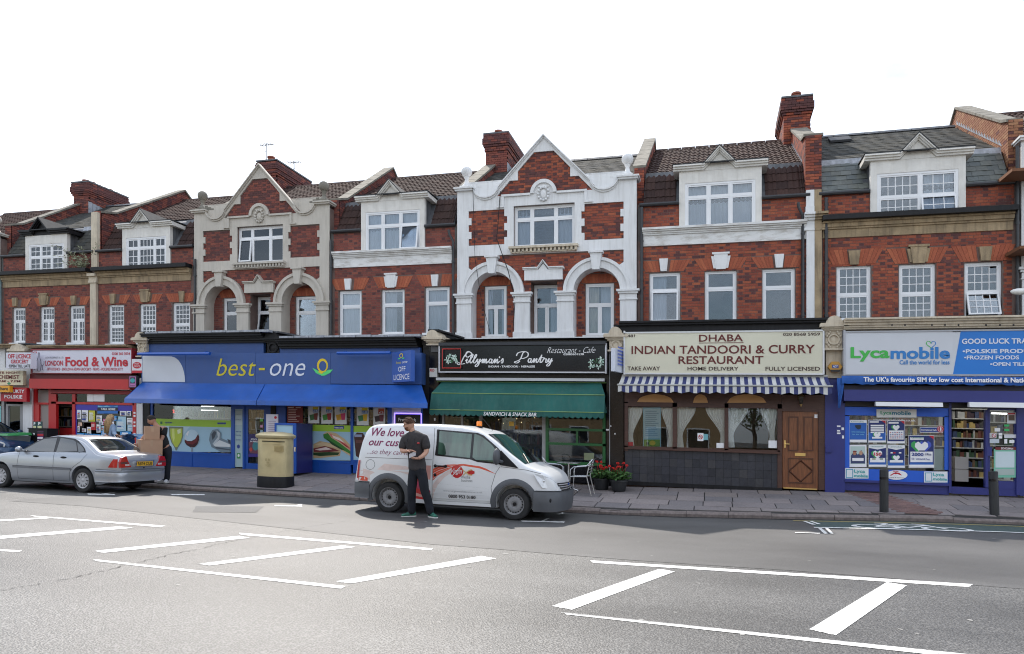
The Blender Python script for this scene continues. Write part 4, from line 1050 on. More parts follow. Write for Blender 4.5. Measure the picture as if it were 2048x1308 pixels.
def aerial(u,Y,h0,h1,label,el=3):
 mb=MB();mb.tube([(u,Y,h0),(u,Y,h1)],.02,5)
 mb.tube([(u-.28,Y,h1-.06),(u+.28,Y+.1,h1-.02)],.014,4)
 for i in range(5):x=u-.24+i*.12;mb.tube([(x,Y-.14,h1-.05),(x,Y+.2,h1-.03)],.011,4)
 mb.tube([(u-.1,Y,h1-.35),(u+.15,Y,h1-.28)],.006,4)
 single('tv_aerial',mb,PIPE,(u,Y,h0),label,'aerial')
aerial(-17.3,4.2,11.9,13.15,'thin television aerial standing on the chimney behind the cream gable')
aerial(F(588,330,5.5)[0],5.5,11.0,F(588,322,5.5)[1],'short television aerial beside the chimney behind the cream gable')
t=root('gutter_plant','straggly wild shrub growing from the gutter beside the stone pilaster','plant',(-22.0,-.1,7.15))
mb=MB();lf=MB();rng=random.Random(5)
for i in range(16):
 a=rng.uniform(-1.2,1.2);l=rng.uniform(.5,1.35);p=Vector((-21.95,-.12,7.12));pts=[tuple(p)]
 for k in range(6):
  p=p+Vector((math.sin(a)*.16*l-.02*k,rng.uniform(-.06,.03),l*.2-.035*k));pts.append(tuple(p))
  for _ in range(5):
   d_=Vector((rng.uniform(-1,1),rng.uniform(-1,1),rng.uniform(-.6,.8))).normalized()*rng.uniform(.05,.13);q=p+d_*.3
   s_=Vector((-d_.z,rng.uniform(-.05,.05),d_.x))*.22
   lf.add([tuple(q),tuple(q+d_*.5+s_),tuple(q+d_),tuple(q+d_*.5-s_)],[(0,1,2,3)])
 mb.tube(pts,[.012-.0015*j for j in range(len(pts))],4)
mb.build('stem',mat('dry_stem',(.12,.10,.06),.8),t);lf.build('leaves',mat('pale_leaf',(.24,.26,.16),.6,var=.5,scale=12),t)
def C(r,g,b,rough=.45,k=1.0):
 c=lin(r,g,b);return mat('print_%d_%d_%d'%(r,g,b),tuple(min(.9,x*k)for x in c),rough,var=.03,scale=2)
def pbox(mb,x0,y0,x1,y1,Y,th,mi=0):
 a,b,c,d=RR(x0,y0,x1,y1,Y);mb.box(a,b,Y,Y+th,c,d,mi);return (a,b,c,d)
def part(parent,name,m,rects,Y,th,label=None,kind=None):
 for r in rects:
  mb=MB();pbox(mb,*r,Y,th);o=mb.build(name,m,parent,label=label,kind=kind)
 return o
def pt(px,py,Y):u,h=F(px,py,Y);return (u,h)
def graphic(parent,name,items,Y,label=None):
 """flat print: coloured polygons given in photo pixels, each 1 mm in front of the last"""
 mb=MB();ms=[];y=Y
 for m,poly in items:
  if m not in ms:ms.append(m)
  y-=.0015;pts=[F(p[0],p[1],Y)for p in poly];mb.slab(pts,[],y,y+.001,ms.index(m),back=False)
 return mb.build(name,ms,parent,label=label)
def q(x0,y0,x1,y1):return [(x0,y0),(x1,y0),(x1,y1),(x0,y1)]
def ell(cx,cy,rx,ry,n=20,a0=0,a1=360):return [(cx+rx*math.cos(R(lerp(a0,a1,i/n))),cy+ry*math.sin(R(lerp(a0,a1,i/n))))for i in range(n if a1-a0==360 else n+1)]
def ptext(parent,s,x0,y0,x1,y1,Y,m,bold=.012,italic=0.,name='lettering'):
 return text(parent,s,RR(x0,y0,x1,y1,Y),Y,m,bold,italic,name=name)
DK=C(30,26,28);DKRED=C(95,30,28);TXR=C(190,25,45);TXB=C(30,60,140);TXG=C(60,165,90);TXW=C(240,240,242);TXY=C(225,200,40)
rngp=random.Random(99)
def poster(parent,x0,y0,x1,y1,Y,base,head=None,blocks=6,cols=None,name='poster',label=None,th=.006,lines=True):
 mb=MB();ms=[base];a,b,c,d=RR(x0,y0,x1,y1,Y);mb.box(a,b,Y,Y+th,c,d,0)
 cols=cols or [TXW,TXB,TXR,DK,C(230,200,90),C(120,170,210)]
 y=Y-.001
 def blk(f0,f1,g0,g1,m):
  nonlocal y
  y-=.0012
  if m not in ms:ms.append(m)
  mb.box(lerp(a,b,f0),lerp(a,b,f1),y,y+.001,lerp(c,d,g0),lerp(c,d,g1),ms.index(m))
 if head:blk(.03,.97,.84,.97,head)
 g=.80
 while g>.08 and blocks>0:
  hgt=rngp.uniform(.06,.20);m=rngp.choice(cols)
  if lines and rngp.random()<.5:
   for k in range(3):
    if g-.035>.05:blk(.12,rngp.uniform(.6,.9),g-.022,g,rngp.choice([DK,TXB,C(90,90,90)])if base in (TXW,)else TXW);g-=.045
  else:
   f=rngp.uniform(.05,.3);blk(f,f+rngp.uniform(.4,.65),max(.05,g-hgt),g,m);g-=hgt+.03
  blocks-=1
 return mb.build(name,ms,parent,label=label)
def shop_shell(root_,u0,u1,h1,Yb=.02,mside=None,floor=C(120,110,100)):
 """side walls, roof slab and floor of the single-storey shop"""
 mb=MB();h0=hb((u0+u1)/2)-.1
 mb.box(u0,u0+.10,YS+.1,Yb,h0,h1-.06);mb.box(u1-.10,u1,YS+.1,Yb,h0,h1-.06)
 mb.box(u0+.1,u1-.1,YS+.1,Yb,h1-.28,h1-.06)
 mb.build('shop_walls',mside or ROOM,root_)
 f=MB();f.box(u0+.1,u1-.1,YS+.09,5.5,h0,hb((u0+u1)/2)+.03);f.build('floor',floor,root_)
 r=MB();r.add([(u0,YS-.1,h1-.04),(u1,YS-.1,h1-.04),(u1,-.01,h1-.0),(u0,-.01,h1-.0)],[(0,1,2,3)]);r.build('flat_roof',LEAD,root_)
def wing(x0,y0,x1,y1,label,m=BLK):
 u,h=F(x0,y0,YS-.2);mb=MB()
 mb.prx([(YS+.3,h-1.0),(.0,h-1.0),(.0,h+.10),(YS+.3,h+.02)][::1],u-.10,u+.10)
 mb.prx([(YS-.25,h+.02),(.0,h+.10),(.0,h+.15),(YS-.25,h+.07)],u-.16,u+.16)
 return mb,u,h
def console(parent,xc,ytop,ybot,m,w=.36,Y=YS-.12,name='console',orn=True):
 """bracket with an arched top, roundel and scroll, at the party line between two shops"""
 uc,ht=F(xc,ytop,Y);_,hb_=F(xc,ybot,Y);mb=MB();H_=ht-hb_
 mb.box(uc-w/2,uc+w/2,Y-.02,Y+.5,hb_,ht-.34)
 mb.box(uc-w/2-.04,uc+w/2+.04,Y-.07,Y+.5,hb_-.04,hb_)
 for q_ in ((.34,.30,.05),(.30,.26,.09),(.26,.20,.14)):mb.box(uc-w/2-q_[2],uc+w/2+q_[2],Y-q_[2]-.02,Y+.5,ht-q_[0],ht-q_[1]-.001)
 n=12;r=w*.52;c0=ht-.20
 arc=[(uc+r*math.cos(math.pi*i/n),c0+(.20)*math.sin(math.pi*i/n))for i in range(n+1)]
 mb.slab([(uc-w/2-.12,c0-.001),(uc+w/2+.12,c0-.001),(uc+w/2+.12,c0+.03),(uc+r,c0+.03)]+arc[1:-1]+[(uc-r,c0+.03),(uc-w/2-.12,c0+.03)],[],Y-.14,Y+.5)
 if orn:
  z=(hb_+ht-.34)/2
  for i in range(14):
   a,b=2*math.pi*i/14,2*math.pi*(i+1)/14;ro,ri=w*.36,w*.28
   mb.slab([(uc+ri*math.cos(a),z+ri*math.sin(a)),(uc+ro*math.cos(a),z+ro*math.sin(a)),(uc+ro*math.cos(b),z+ro*math.sin(b)),(uc+ri*math.cos(b),z+ri*math.sin(b))],[],Y-.06,Y-.01,back=False)
  mb.sphere((uc,Y-.01,z),w*.24,12,6,sc=(1,.25,1))
  for sx in (-1,1):
   for sz in (-1,1):
    for k in range(3):mb.sphere((uc+sx*w*(.40-.09*k),Y-.03,z+sz*(H_*.5-.30+.05*k)),.035,6,5)
 return mb.build(name,m,parent,smooth=False)
def lamp_trough(x0,y0,x1,y1,Y,m,label,arms=True,group=None):
 a,b,c,d=RR(x0,y0,x1,y1,Y);mb=MB()
 mb.prx([(Y-.05,c),(Y+.03,c),(Y+.05,d),(Y-.03,d+.01),(Y-.07,(c+d)/2)][::-1],a,b)
 if arms:
  for t in (.1,.9):x=lerp(a,b,t);mb.tube([(x,Y,d),(x,Y+.18,d+.05),(x,Y+.42,d+.03)],.012,5)
 return single('sign_light',mb,m,(a,Y,c),label,'light',group)
SB=root('shopfront','blue shopfront of the off licence with wine glasses and newspaper on its windows','shop front',(-13,YS,hb(-13)),'shop fronts in the parade')
shop_shell(SB,-17.6,-7.75,4.42)
cb=MB()
def corn(mb,x0,x1,ytl,ytr,Y,prof,mi=0):
 a=F(x0,ytl,Y);b=F(x1,ytr,Y);hm=(a[1]+b[1])/2
 z=0
 for hh,pr in prof:mb.box(a[0],b[0],Y-pr,Y+.6,hm-z-hh,hm-z-.001,mi);z+=hh
corn(cb,296,534,667,669,YS-.1,[(.05,.34),(.06,.30),(.05,.22),(.07,.16),(.06,.10)]);corn(cb,562,838,676,677,YS-.1,[(.05,.34),(.06,.30),(.05,.22),(.07,.16),(.06,.10)])
cb.build('cornice',BLK,SB)
lb=MB();
for x0,x1,yl in ((292,540,664),(560,842,673)):
 a=F(x0,yl,YS-.4);b=F(x1,yl+1,YS-.4);hm=(a[1]+b[1])/2;n=9
 for i in range(n):lb.box(lerp(a[0],b[0],i/n)+.01,lerp(a[0],b[0],(i+1)/n)-.01,YS-.46,YS+.3,hm-.02+.004*(i%2),hm+.035+.006*(i%3))
lb.build('lead_capping',LEADL,SB)
part(SB,'fascia',BLUEF,[(290,686,527,712),(556,696,840,712)],YS-.12,.12)
part(SB,'pilaster',BLK,[(288,704,299,930),(541,800,551,942),(846,700,858,950)],YS-.06,.3)
console(SB,547,663,706,BLK,w=.42)
window_frame_b=part(SB,'frame',BLUE,[(299,806,305,930),(462,800,469,936),(485,806,489,938),(534,806,541,938),(551,800,560,944),(560,800,571,944),(701,808,706,930),(775,810,783,948),(842,812,846,950),(305,800,462,807),(469,800,485,818),(489,803,534,812),(571,800,775,812)],YS-.03,.10)
part(SB,'stall_riser',BLUE,[(305,907,462,934),(571,923,701,946),(706,924,775,948)],YS-.02,.10)
part(SB,'frame',BLUE,[(305,904,462,908),(381,908,384,934),(571,920,701,924),(706,921,775,925),(636,924,639,946)],YS-.035,.03)
part(SB,'plinth',C(110,106,100,.9),[(305,934,540,941),(571,946,775,950)],YS-.01,.12)
SHELV=[C(110,60,45),C(60,90,60),C(190,165,100),C(60,75,110),C(200,200,195),C(120,95,65),C(70,50,60),C(60,60,62)]
def shelf_unit(parent,x0,x1,ytop,ybot,Y,n,seed,frac=.85,sh=C(205,205,200),back=C(90,84,78)):
 """shop shelving with rows of goods"""
 rg=random.Random(seed);a,b,c,d=RR(x0,ytop,x1,ybot,Y);mb=MB();mb.box(a,b,Y+.36,Y+.40,c,d,0)
 ms=[back,sh]+SHELV
 for i in range(n+1):
  z=lerp(c,d,i/n);mb.box(a,b,Y,Y+.355,z-.012,z+.012,1)
  if i<n:
   x=a+.02;hh=(d-c)/n
   while x<b-.05:
    w=rg.uniform(.035,.10);k=rg.randrange(8)+2;t=hh*rg.uniform(.45,frac)
    mb.box(x,min(x+w,b)-.006,Y+.02+rg.uniform(0,.04),Y+.33,z+.012,z+.012+t,k);x+=w
 return mb.build('shelf',ms,parent)
shelf_unit(SB,330,455,812,905,YS+1.6,4,2);shelf_unit(SB,585,760,815,920,YS+1.6,5,3);shelf_unit(SB,470,540,815,925,YS+2.2,5,8)
for r_,nm in (((305,807,462,904),'pane'),((571,812,701,920),'pane'),((706,812,775,921),'pane'),((496,819,528,927),'pane')):part(SB,nm,GSH,[r_],YS+.01,.006)
LIME=C(160,200,60);PALB=C(165,200,218);PALB2=C(140,180,205)
Yf=YS-.002
graphic(SB,'window_film',[(LIME,[(305,837),(462,841),(462,855),(305,851)]),(PALB,[(305,851),(462,855),(462,904),(305,904)]),(C(190,215,228),[(305,851),(380,853),(340,904),(305,904)]),(TXB,q(435,845,452,848.6)),(C(50,110,70),q(321,843,325,848)),(C(120,130,110),[(338,853),(367,854)]+[(367-.3,872),(363,885),(356,896),(354,901),(352,901),(350,896),(343,885),(339,872)]),(C(185,200,70),[(341,857),(365,857),(364.5,872),(361,884),(355,894),(351,894),(345,884),(341.5,872)]),(C(215,225,130),[(344,857),(349,857),(350,876),(348,884),(345,874)]),(C(225,232,190),[(355,860),(362,857),(362,866),(356,868)]),(C(205,215,222),ell(384.5,877,15,17.5)),(C(190,215,228),ell(384.5,872,12.5,13)),(C(60,12,22),[(370,879),(376,882),(384,882),(391,878),(397,868),(399,873),(399,880),(396,888),(390,894),(382,895),(374,890),(370,884)]),(C(110,25,35),[(371,880),(378,884),(388,882),(396,872),(395,884),(386,889),(375,887)]),(C(150,160,170),[(383,894),(386,894),(386,904),(383,904)]),(C(235,238,240),[(373,868),(377,862),(379,863),(376,872)]),(C(120,138,150),[(421,868),(426,860),(436,858),(443,866),(443,876),(462,884),(462,904),(443,904),(424,894),(419,880)]),(C(60,70,82),[(424,869),(429,862),(434,864),(431,874),(426,880)]),(C(190,200,206),[(434,861),(441,866),(440,878),(430,890),(426,888),(437,874)]),(C(215,220,222),[(440,880),(462,889),(462,894),(432,893),(428,890)]),(C(75,85,98),[(430,893),(462,899),(462,901),(434,897)]),(C(60,70,85),[(456,878),(462,880),(462,888),(458,885)])],Yf)
ptext(SB,'oyster',330,843,345,848,Yf-.003,TXB,.02)
graphic(SB,'window_film',[(LIME,[(571,848),(701,851),(701,864),(571,861)]),(PALB,[(571,861),(701,864),(701,921),(571,920)]),(TXB,q(668,852,688,858)),(C(196,168,128),[(627,888),(640,882),(672,888),(682,902),(680,912),(640,916),(627,916)]),(C(214,190,150),[(628,890),(645,884),(670,890),(676,896),(650,892)]),(C(120,45,50),[(627,897),(650,892),(668,897),(680,902),(660,904),(628,904)]),(C(235,215,205),[(630,899),(652,894),(664,899),(640,901)]),(C(40,70,35),[(627,905),(660,904),(680,905),(676,910),(640,912),(627,910)]),(C(205,180,138),[(647,868),(655,863),(672,866),(690,878),(701,890),(701,912),(688,904),(668,890),(652,878)]),(C(60,130,50),[(647,869),(656,866),(664,876),(680,886),(701,902),(701,908),(682,898),(660,884),(648,876)]),(C(30,70,35),[(652,876),(668,886),(690,900),(684,900),(664,889)]),(C(220,120,110),[(658,866),(672,872),(694,888),(701,896),(701,900),(680,884),(664,874)]),(C(240,225,215),[(664,870),(680,876),(690,886),(682,882),(668,876)]),(C(150,40,40),[(676,880),(690,888),(700,896),(694,894)])],Yf)
ptext(SB,'best-one',669.5,853.4,686.5,857,Yf-.02,TXW,.02)
graphic(SB,'window_film',[(LIME,q(706,852,775,864)),(PALB,q(706,864,775,921)),(C(70,40,35),[(708,872),(714,865),(726,866),(732,876),(728,890),(736,905),(722,918),(712,912)]),(C(150,160,190),q(709,869,724,874)),(C(100,60,55),q(712,880,726,886))],Yf)
graphic(SB,'notice',[(C(120,22,24),q(574,812,606,846))]+[(C(225,190,180),q(577,818+i*3.4,577+rngp.uniform(12,26),819.2+i*3.4))for i in range(8)]+[(C(235,210,190),q(577,814,588,816)),(C(235,210,190),q(592,814,602,816))],YS-.004,label='dark red price list in the blue shop window')
for i,(x0,x1,y0,y1,c1,c2,pr_)in enumerate([(617,638,812,846,C(60,110,60),C(120,50,40),'£3.95'),(643,665,812,847,C(70,150,60),C(170,50,60),'£1.25'),(670,693,812,848,C(225,170,50),C(210,60,110),'£2'),(714,737,814,850,C(60,130,80),C(230,190,50),'£1.50'),(747,770,815,851,C(60,45,50),C(120,60,70),'£2')]):
 w=x1-x0
 p_=graphic(SB,'poster',[(C(190,192,190),q(x0-.6,y0-.6,x1+.6,y1+.6)),(C(222,224,222),q(x0,y0,x1,y1)),(TXY if i!=4 else C(200,90,60),q(x0+w*.42,y0+2,x1-1.5,y0+7)),(C(60,120,180)if i!=4 else C(170,40,40),q(x0+w*.42,y0+7,x1-1.5,y0+13)),(c1,[(x0+2,y0+18),(x0+w*.55,y0+16),(x0+w*.6,y0+27),(x0+4,y0+29)]),(c2,[(x0+w*.5,y0+15),(x1-2,y0+14),(x1-3,y0+28),(x0+w*.58,y0+28)])],YS-.003)
 ptext(SB,pr_,x0+w*.48,y0+8,x1-2.5,y0+12,YS-.015,TXW,.02)
graphic(SB,'led_sign',[(C(40,60,80),q(328,808,340,817)),(C(90,20,25),q(342,808,354,817)),(C(20,16,16),q(328,818,354,829)),(C(215,215,215),q(329,826.5,340,827.6)),(C(215,215,215),q(343,826.5,353,827.6))],YS+.05)
ptext(SB,'24',332,819,340,825.5,YS+.03,emis('led_red',(.9,.05,.03),2.2),.03);ptext(SB,'2',345,819,349,825.5,YS+.03,MATS['led_red'],.03)
for lx in ((402,820,434,821.2),(402,812,426,813)):part(SB,'ceiling_light',emis('tube_light',(1,1,.95),2.5),[lx],YS+1.0,.05)
dp=part(SB,'door',BLUE,[(496,927,528,938)],YS+.0,.06);part(dp,'door_frame',BLUE,[(489,812,496,938),(528,812,534,938),(496,812,528,819)],YS+.0,.06)
graphic(dp,'door_poster',[(C(45,35,95),q(497,868,526,914)),(C(110,60,80),[(498,884),(512,880),(522,890),(525,908),(500,906)]),(C(60,130,140),ell(511,892,6,9)),(C(210,150,70),ell(520,894,3,5)),(C(190,70,60),ell(502,899,3,4)),(C(60,40,130),q(497,908,526,914))],YS-.004)
ptext(dp,'STOCK',502,877,515,880,YS-.016,TXW,.03);ptext(dp,'IN PRICES',501,881.5,517,884.5,YS-.016,TXW,.03)
for i,y_ in enumerate((838,850,860)):part(dp,'sticker',[C(120,200,90),C(220,160,190),C(170,200,210)][i],[(520,y_,526,y_+5)],YS-.006,.003)
sp_=graphic(SB,'side_panel',[(C(168,192,196),q(469,818,485,934)),(C(190,205,205),q(470,822,484,850)),(TXB,ell(477,893,3,4)),(C(60,150,80),q(474,906,481,917)),(TXW,ell(477.5,911,2,3.2))],YS-.004)
for i,(s_,y_)in enumerate((('cash',827),('pay',838),('top-up',862),('lottery',869),('oyster',878.5))):ptext(sp_,s_,471.5,y_,482.5,y_+2.8,YS-.018,TXB if i>1 else C(130,150,160),.01)
part(SB,'cash_machine_wall',C(205,205,212),[(783,812,842,950)],YS-.01,.10)
gl=graphic(SB,'cash_machine_panel',[(C(110,90,200),q(788.5,827,842,872)),(C(14,14,16),q(790.5,829.5,840.5,870))],YS-.02,label='black cash machine sign in a purple frame')
ptext(gl,'Free Cash',797,836,832,843,YS-.03,TXW,.01);ptext(gl,'withdrawals',799,846,831,850,YS-.03,TXW,.0)
part(SB,'cash_machine_frame',emis('violet_glow',(.35,.25,.95),.9),[(788,826,843,828),(788,828,789.5,872),(841.5,828,843,872)],YS-.05,.04)
T=root('shop_sign','long blue off licence sign board with yellow and white italic letters and a white corner','sign',(F(560,735,YS-.35)[0],YS-.35,3.5),'shop signs along the parade')
Ys=YS-.35
for i,(x0,x1)in enumerate(((283,370.5),(371,510.5),(511,660.5),(661,843))):part(T,'panel',BLUEF,[(x0,706,x1,768)],Ys,.30)
graphic(T,'white_corner',[(C(205,208,212),[(285,712),(343,713)]+[(343+27*math.sin(R(a)),763.5-50*math.cos(R(a)))for a in range(5,90,9)]+[(370,764),(285,763)])],Ys-.002)
ptext(T,'best',433,717,512,752,Ys-.004,C(205,190,35),-.004,.28);ptext(T,'-',518,736,530,740.5,Ys-.004,C(205,190,35),.01)
ptext(T,'one',540,726.5,611,752,Ys-.004,C(222,226,235),-.004,.28)
fl_=[]
n=26
fl_.append((C(225,195,30),ell(645,731,11,14)))
fl_.append((BLUEF,ell(645.5,732,7.5,10)))
graphic(T,'flower_emblem',fl_+[(C(90,215,120),[(625,736),(632,739),(642,745),(645,750),(640,750),(632,746)]),(C(90,215,120),[(666,739),(656,740),(646,746),(642,752),(650,751),(660,746)]),(C(225,195,30),[(636,744),(641,741),(648,744),(644,748)])],Ys-.003)
lamp_trough(277,705.5,420,710.5,Ys-.30,BLUE,'blue sign light tube above the left part of the blue sign',group='tube lights over the blue sign')
lamp_trough(675,704,781,709,Ys-.30,BLUE,'blue sign light tube above the right part of the blue sign',group='tube lights over the blue sign')
T=root('hanging_sign','projecting blue box sign with small white lettering, right end of the blue sign','sign',(F(805,730,Ys-.5)[0],Ys-.5,3.4))
ua=F(783,730,Ys)[0];yb0=Ys-.02
A=F(784,701,Ys-.0);A2=F(784,762,Ys);Bp=F(822,704,Ys-.52);B2=F(822,765.5,Ys-.52)
hb0=(A2[1]+B2[1])/2;ht0=(A[1]+Bp[1])/2
mb=MB();th=.10
P0=Vector((A[0],Ys-.0));P1=Vector((Bp[0],Ys-.52));dd=(P1-P0).normalized();nn=Vector((dd.y,-dd.x))
if nn.y>0:nn=-nn
pl_=[P0,P1,P1-nn*.12,P0-nn*.12];mb.prz([(p.x,p.y)for p in pl_],hb0,ht0);mb.build('box',BLUE,T)
def onface(u,v):p=P0.lerp(P1,u)+nn*.004;h=lerp(hb0,ht0,v);return (p.x,p.y,h)
for s_,a_,b_,c_,d_,m_,it in (('best',.22,.50,.60,.68,C(205,190,35),.25),('one',.54,.82,.60,.66,TXW,.25),('OFF',.34,.72,.34,.50,TXW,0),('LICENCE',.10,.92,.07,.25,TXW,0)):
 text(T,s_,(a_,b_,c_,d_),0,m_,.0,it,fn=onface)
eb_=MB();
for k,(cx,cy,rx,ry,mi)in enumerate(((.5,.86,.10,.075,0),(.5,.855,.06,.05,1),(.40,.765,.07,.02,2),(.62,.765,.07,.02,2))):
 vs=[]
 for i in range(14):
  a=2*math.pi*i/14;p=onface(cx+rx*math.cos(a),cy+ry*math.sin(a));vs.append((p[0]+nn.x*.002*k,p[1]+nn.y*.002*k,p[2]))
 eb_.add(vs,[tuple(range(14))],mi)
eb_.build('emblem',[C(225,195,30),BLUE,C(90,215,120)],T)
def awning(label,x0t,x1t,yt,Yt,x0b,x1b,ybl,Yb,drop,m,cat='awning',thick=.012,fabric=None):
 T=root('awning',label,cat,(F((x0b+x1b)/2,ybl,Yb)[0],Yb,F((x0b+x1b)/2,ybl,Yb)[1]),'shop awnings');return T
T=root('awning','wide blue awning in two sections over the off licence windows','awning',(-13,YS-.8,2.6),'shop awnings along the parade')
AWB=mat('awning_blue',(.016,.095,.40),.30,var=.18,scale=1.6,streak=.2,dirt=(.07,.14,.33),coat=.25)
Yt,Yb=YS-.36,YS-1.0
ht=(F(560,768,Yt)[1]);hbm=(F(250,797,Yb)[1]+F(850,803,Yb)[1])/2-.02;hbb=hbm-.13
uL0,uL1=F(283,768,Yt)[0],F(249,798,Yb)[0];uM0,uM1=F(531,768,Yt)[0],F(513,800,Yb)[0];uR0,uR1=F(843,770,Yt)[0],F(855,803,Yb)[0]
uR1=min(uR1,uR0+.0)if False else uR1
for (a0,a1,b0,b1)in ((uL0,uL1,uM0-.02,uM1-.01),(uM0,uM1+.01,uR0,uR1)):
 mb=MB();n=6;vs=[]
 for i in range(n+1):
  t=i/n;yy=lerp(Yt,Yb,t);hh=lerp(ht,hbm,t)-.025*math.sin(math.pi*t)*.5
  vs+=[(lerp(a0,a1,t),yy,hh),(lerp(b0,b1,t),yy,hh)]
 vs+=[(a1,Yb-.01,hbb),(b1,Yb-.01,hbb)]
 k=n+2;mb.add(vs,[(2*i,2*i+2,2*i+3,2*i+1)for i in range(k-1)])
 mb.add([(p[0],p[1]+.015,p[2]-.008)for p in vs],[(2*i+1,2*i+3,2*i+2,2*i)for i in range(k-1)])
 for (ua_,ub_)in ((a0,a1),(b0,b1)):mb.add([(ua_,Yt,ht),(ub_,Yb,hbm),(ub_,Yb,hbb),(ub_ if False else ua_,Yt,hbb)],[(0,1,2,3)])
 mb.build('canopy',AWB,T)
SL=root('shopfront','black restaurant front with a green framed window behind the white van','shop front',(-5,YS,hb(-5)),'shop fronts in the parade')
shop_shell(SL,-7.75,-2.3,4.30)
part(SL,'pilaster',BLKS,[(858,688,877,955),(1213,700,1247,975)],YS-.05,.25)
part(SL,'fascia',BLKS,[(877,745,1213,757)],YS-.05,.15);part(SL,'fascia',BLKS,[(877,683,1213,690)],YS-.2,.3)
part(SL,'frame',C(150,150,150,.35),[(884,812,888,950),(922,812,926,950),(958,812,964,955),(1084,815,1091,960),(877,812,1213,816)],YS-.02,.08)
part(SL,'frame',C(25,90,42,.4),[(1091,815,1097,928),(1097,857,1211,862),(1097,886,1211,891),(1152,862,1156,886),(1097,924,1211,930),(1205,815,1211,928)],YS-.03,.09)
part(SL,'stall_riser',BLKS,[(964,925,1084,962),(1091,930,1213,965)],YS-.01,.10)
part(SL,'door',BLK,[(860,820,884,950)],YS+.0,.05);part(SL,'door_panel',BLK,[(888,880,922,950),(926,880,958,950)],YS+.0,.05)
part(SL,'sticker',TXW,[(868,836,871,841),(863,858,867,861)],YS-.056,.003)
part(SL,'pipe',C(150,152,155,.4),[(1218.5,700,1220,945)],YS-.075,.012)
part(SL,'sticker',TXW,[(1212,858,1218,861),(1219,851,1223,853),(1229,866,1231,869)],YS-.058,.003)
for r_ in ((888,816,922,880),(926,816,958,880),(964,816,1084,925),(1097,816,1205,857),(1097,862,1152,886),(1156,862,1205,886),(1097,891,1205,924)):part(SL,'pane',GSH,[r_],YS+.01,.006)
shelf_unit(SL,980,1080,835,915,YS+2.5,3,12,sh=C(80,60,45));shelf_unit(SL,890,955,835,925,YS+2.0,3,15)
bb=graphic(SL,'chalkboard',[(C(38,40,42),q(1004,877,1030,925))],YS+.15);ptext(bb,'Coca-Cola',1008,880,1025,884,YS+.14,C(190,190,190),.0,.3)
for i in range(6):ptext(bb,['soup','rolls','curry','momo','chai','tea'][i],1007,887+i*6,1018+i%3*3,890+i*6,YS+.14,C(150,150,150),0)
part(SL,'table',C(90,60,40),[(1100,912,1205,916)],YS+.5,.5);part(SL,'menu_card',TXW,[(1168,906,1188,920)],YS+.3,.004);part(SL,'menu_card',C(220,225,170),[(1168,906,1188,920)],YS+.29,.004)
part(SL,'notice',C(230,180,70),[(1018,843,1028,852)],YS-.002,.003);part(SL,'lantern_string',emis('warm_lights',(1,.75,.4),2.0),[(970+i*9,818+(i*7)%30,971+i*9,819+(i*7)%30)for i in range(12)],YS+.4,.01)
SGN=root('shop_sign','black sign board with white script name and lilies, in a thin white frame','sign',(-5,YS-.3,3.6),'shop signs along the parade')
Ys=YS-.30
part(SGN,'panel',BLKS,[(879.5,690,1210,743)],Ys,.10)
part(SGN,'frame',C(200,200,205,.3),[(877,690,879.5,745),(1210,686,1213,747),(879.5,743,1210,745.5)],Ys-.02,.14)
part(SGN,'shutter_tube',C(45,48,54,.4),[(877,684.5,1211,690)],Ys-.07,.14)
WHS=C(235,235,235)
ptext(SGN,'INDIAN - TANDOORI - NEPALESE',977,731,1070,735,Ys-.004,WHS,.03);ptext(SGN,'Restaurant - Cafe',1094,694,1191,706,Ys-.004,WHS,-.012,.5);ptext(SGN,'02085601538',1127,706.5,1168,710.5,Ys-.004,WHS,.02)
def stroke(parent,name,m,lines,Y,w):
 """handwritten strokes: smooth curves through photo-pixel points, flat ribbon"""
 mb=MB()
 for pts in lines:
  P_=[Vector(p)for p in pts];out=[]
  for i in range(len(P_)-1):
   p0,p1,p2,p3=P_[max(0,i-1)],P_[i],P_[i+1],P_[min(len(P_)-1,i+2)]
   for k in range(6):
    t=k/6;out.append(.5*((2*p1)+(-p0+p2)*t+(2*p0-5*p1+4*p2-p3)*t*t+(-p0+3*p1-3*p2+p3)*t**3))
  out.append(P_[-1]);vs=[]
  for i,p in enumerate(out):
   d=(out[min(i+1,len(out)-1)]-out[max(i-1,0)])
   if d.length<1e-6:d=Vector((1,0))
   d.normalize();n_=Vector((-d.y,d.x));ww=w*(.55+.45*abs(d.y))
   for s_ in (-1,1):u,h=F(*(p+n_*ww*s_/2),Y);vs.append((u,Y-.004-.00001*i,h))
  mb.add(vs,[(2*i,2*i+1,2*i+3,2*i+2)for i in range(len(out)-1)])
 return mb.build(name,m,parent)
